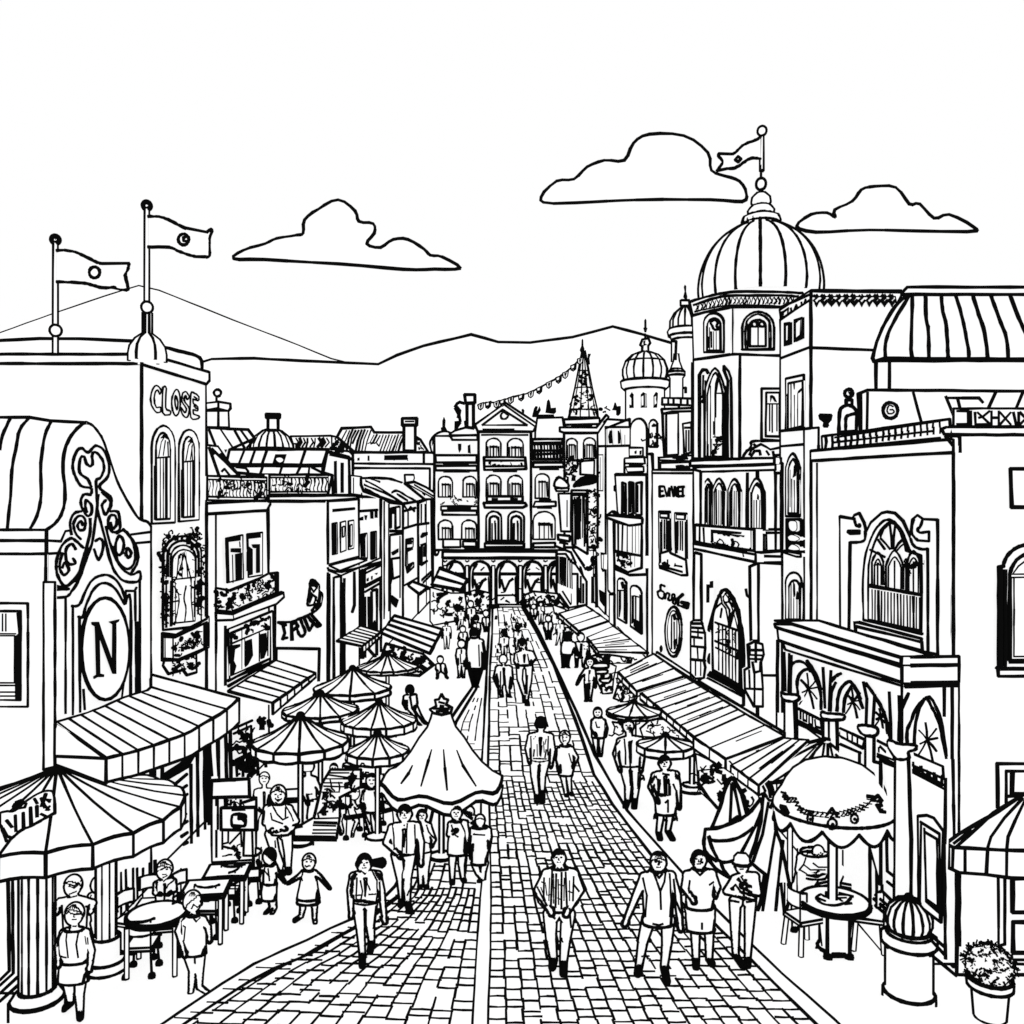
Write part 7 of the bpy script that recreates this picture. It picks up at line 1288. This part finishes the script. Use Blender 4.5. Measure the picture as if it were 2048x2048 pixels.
figure('woman in t-shirt and shorts with a hand on her hip', "822,692 825,755 735,800 920,790 715,900 960,900 760,970 950,940 760,1060 900,1060 795,1250 900,1250 800,1440 900,1440 800,1500 920,1475", 54, w=5.8, hair='k',
       garm=[("shorts", "828,1040,92 832,1110,104 835,1215,104"), ("t_shirt", "825,760,48 825,800,100 825,900,100 828,980,98 828,1045,100", 'top')],
       ink="790,770 830,810 865,775;755,850 745,920;745,930 770,940;800,650 840,630 865,660;840,690 835,710 850,712;845,1170 845,1215;900,880 930,860;940,900 940,960", black="770,740 765,680 790,625 850,615 860,650 810,660 795,690 790,740;740,900 775,930 770,950 740,945;895,920 930,890 930,920")
figure('girl in a round hat hugging a parcel at the right kerb', "1145,735 1150,790 1095,830 1245,810 1030,930 1270,940 1190,970 1180,900 1095,1010 1210,1010 1095,1220 1200,1220 1100,1410 1190,1430 1150,1490 1190,1490", 48, w=5.8, hair='h',
       garm=[], ink="1090,750 1080,710 1110,660 1170,655 1200,700 1200,740;1100,745 1110,720 1165,705;1110,840 1150,870 1200,900;1060,910 1100,880 1140,940 1180,980;1100,960 1160,1000 1200,950;1145,1120 1150,1260 1155,1400;1120,830 1180,930;1140,820 1200,940;1130,745 1155,745", thin="1160,850 1190,880;1170,840 1200,870", black="1145,1110 1158,1110 1160,1260 1145,1250;1035,1050 1060,1050 1060,1180 1035,1130")
hg = [o for o in COL.objects if o.get('label', '').startswith('girl in a round hat')][0]
b = B('hat', hg, None, w=5.5); cY = P3(*px([(1145, 715)])[0], float(hg.location[1])); uu = float(hg.location[1]) / F * CR[2]; b.lathe(cY, [(62 * uu, -8 * uu), (66 * uu, 0), (52 * uu, 10 * uu), (50 * uu, 40 * uu), (30 * uu, 62 * uu), (4 * uu, 66 * uu)], n=24, w=5.5, rings=(1,)); b.done()
cr(1536, 1440)
figure('woman in a draped top bending over the round table', "380,1000 375,1040 250,1030 450,1020 230,1130 440,1130 330,1160 400,1150 220,1260 300,1260 210,1420 280,1420 205,1560 270,1560 195,1590 270,1590", 42, w=5, fat=1.2, hair=None, Y=13.55, garm=[("top", "350,1010,95 350,1070,110 350,1130,105 350,1180,85", 'top')], auto=False,
       ink="310,980 340,1020 380,1040 430,990;340,1080 380,1110 440,1110;270,1090 320,1130 430,1130;240,1130 310,1170 430,1165;300,1000 270,1090 220,1150 220,1400;330,1010 370,1020 400,1000;170,1200 150,1400", thin="380,1010 400,1030 430,1000")
# scattered distant pedestrians
cr(0, 0, 1932)
ST.update(k=.85); GP = 'distant pedestrians near the archway'
for lb, x, y, h, ps, fc in (('distant pedestrian left of the white threshold, first', 934, 1238, 44, 'walk', 'f'), ('distant pedestrian left of the white threshold, second from it', 922, 1262, 46, 'walk2', 'b'),
        ('distant pedestrian standing under the left arch', 905, 1240, 40, 'stand', 'f'), ('distant pedestrian beside the right arch pillar', 1066, 1236, 42, 'walk', 'b'), ('distant pedestrian before the rightmost arch', 1082, 1250, 44, 'stand', 'f'),
        ('distant pedestrian between the far awnings on the right', 1120, 1292, 52, 'walk2', 'f'), ('distant pedestrian in front of the far left counter', 893, 1300, 56, 'walk', 'b'), ('distant pedestrian close to the left lane end', 950, 1300, 52, 'walk2', 'f')):
    figure(lb, at=(x, y), h=h, pose=ps, face=fc, group=GP, w=3.4)
# ================================================================ camera, light, world
cam = D.cameras.new('camera'); co = D.objects.new('camera', cam); COL.objects.link(co); co.location = (0, 0, 6.3); co.rotation_euler = (math.radians(90), 0, 0)
cam.sensor_width = 36; cam.lens = 36 * F / 2048; cam.clip_start = .1; cam.clip_end = 6000; SC.camera = co
w = D.worlds.new('World'); SC.world = w; w.use_nodes = True; bg_ = w.node_tree.nodes['Background']; bg_.inputs[0].default_value = (1, 1, 1, 1); bg_.inputs[1].default_value = 1.0
l = D.lights.new('sun', 'SUN'); l.energy = .6; l.angle = math.radians(40); l.color = (1, .98, .96); lo_ = D.objects.new('sun', l); COL.objects.link(lo_); lo_.rotation_euler = (math.radians(35), math.radians(15), 0); lo_.location = (0, 0, 60)
SC.view_settings.view_transform = 'Standard'; SC.view_settings.look = 'None'; SC.view_settings.exposure = 0
SC.cycles.max_bounces = 3; SC.cycles.diffuse_bounces = 2
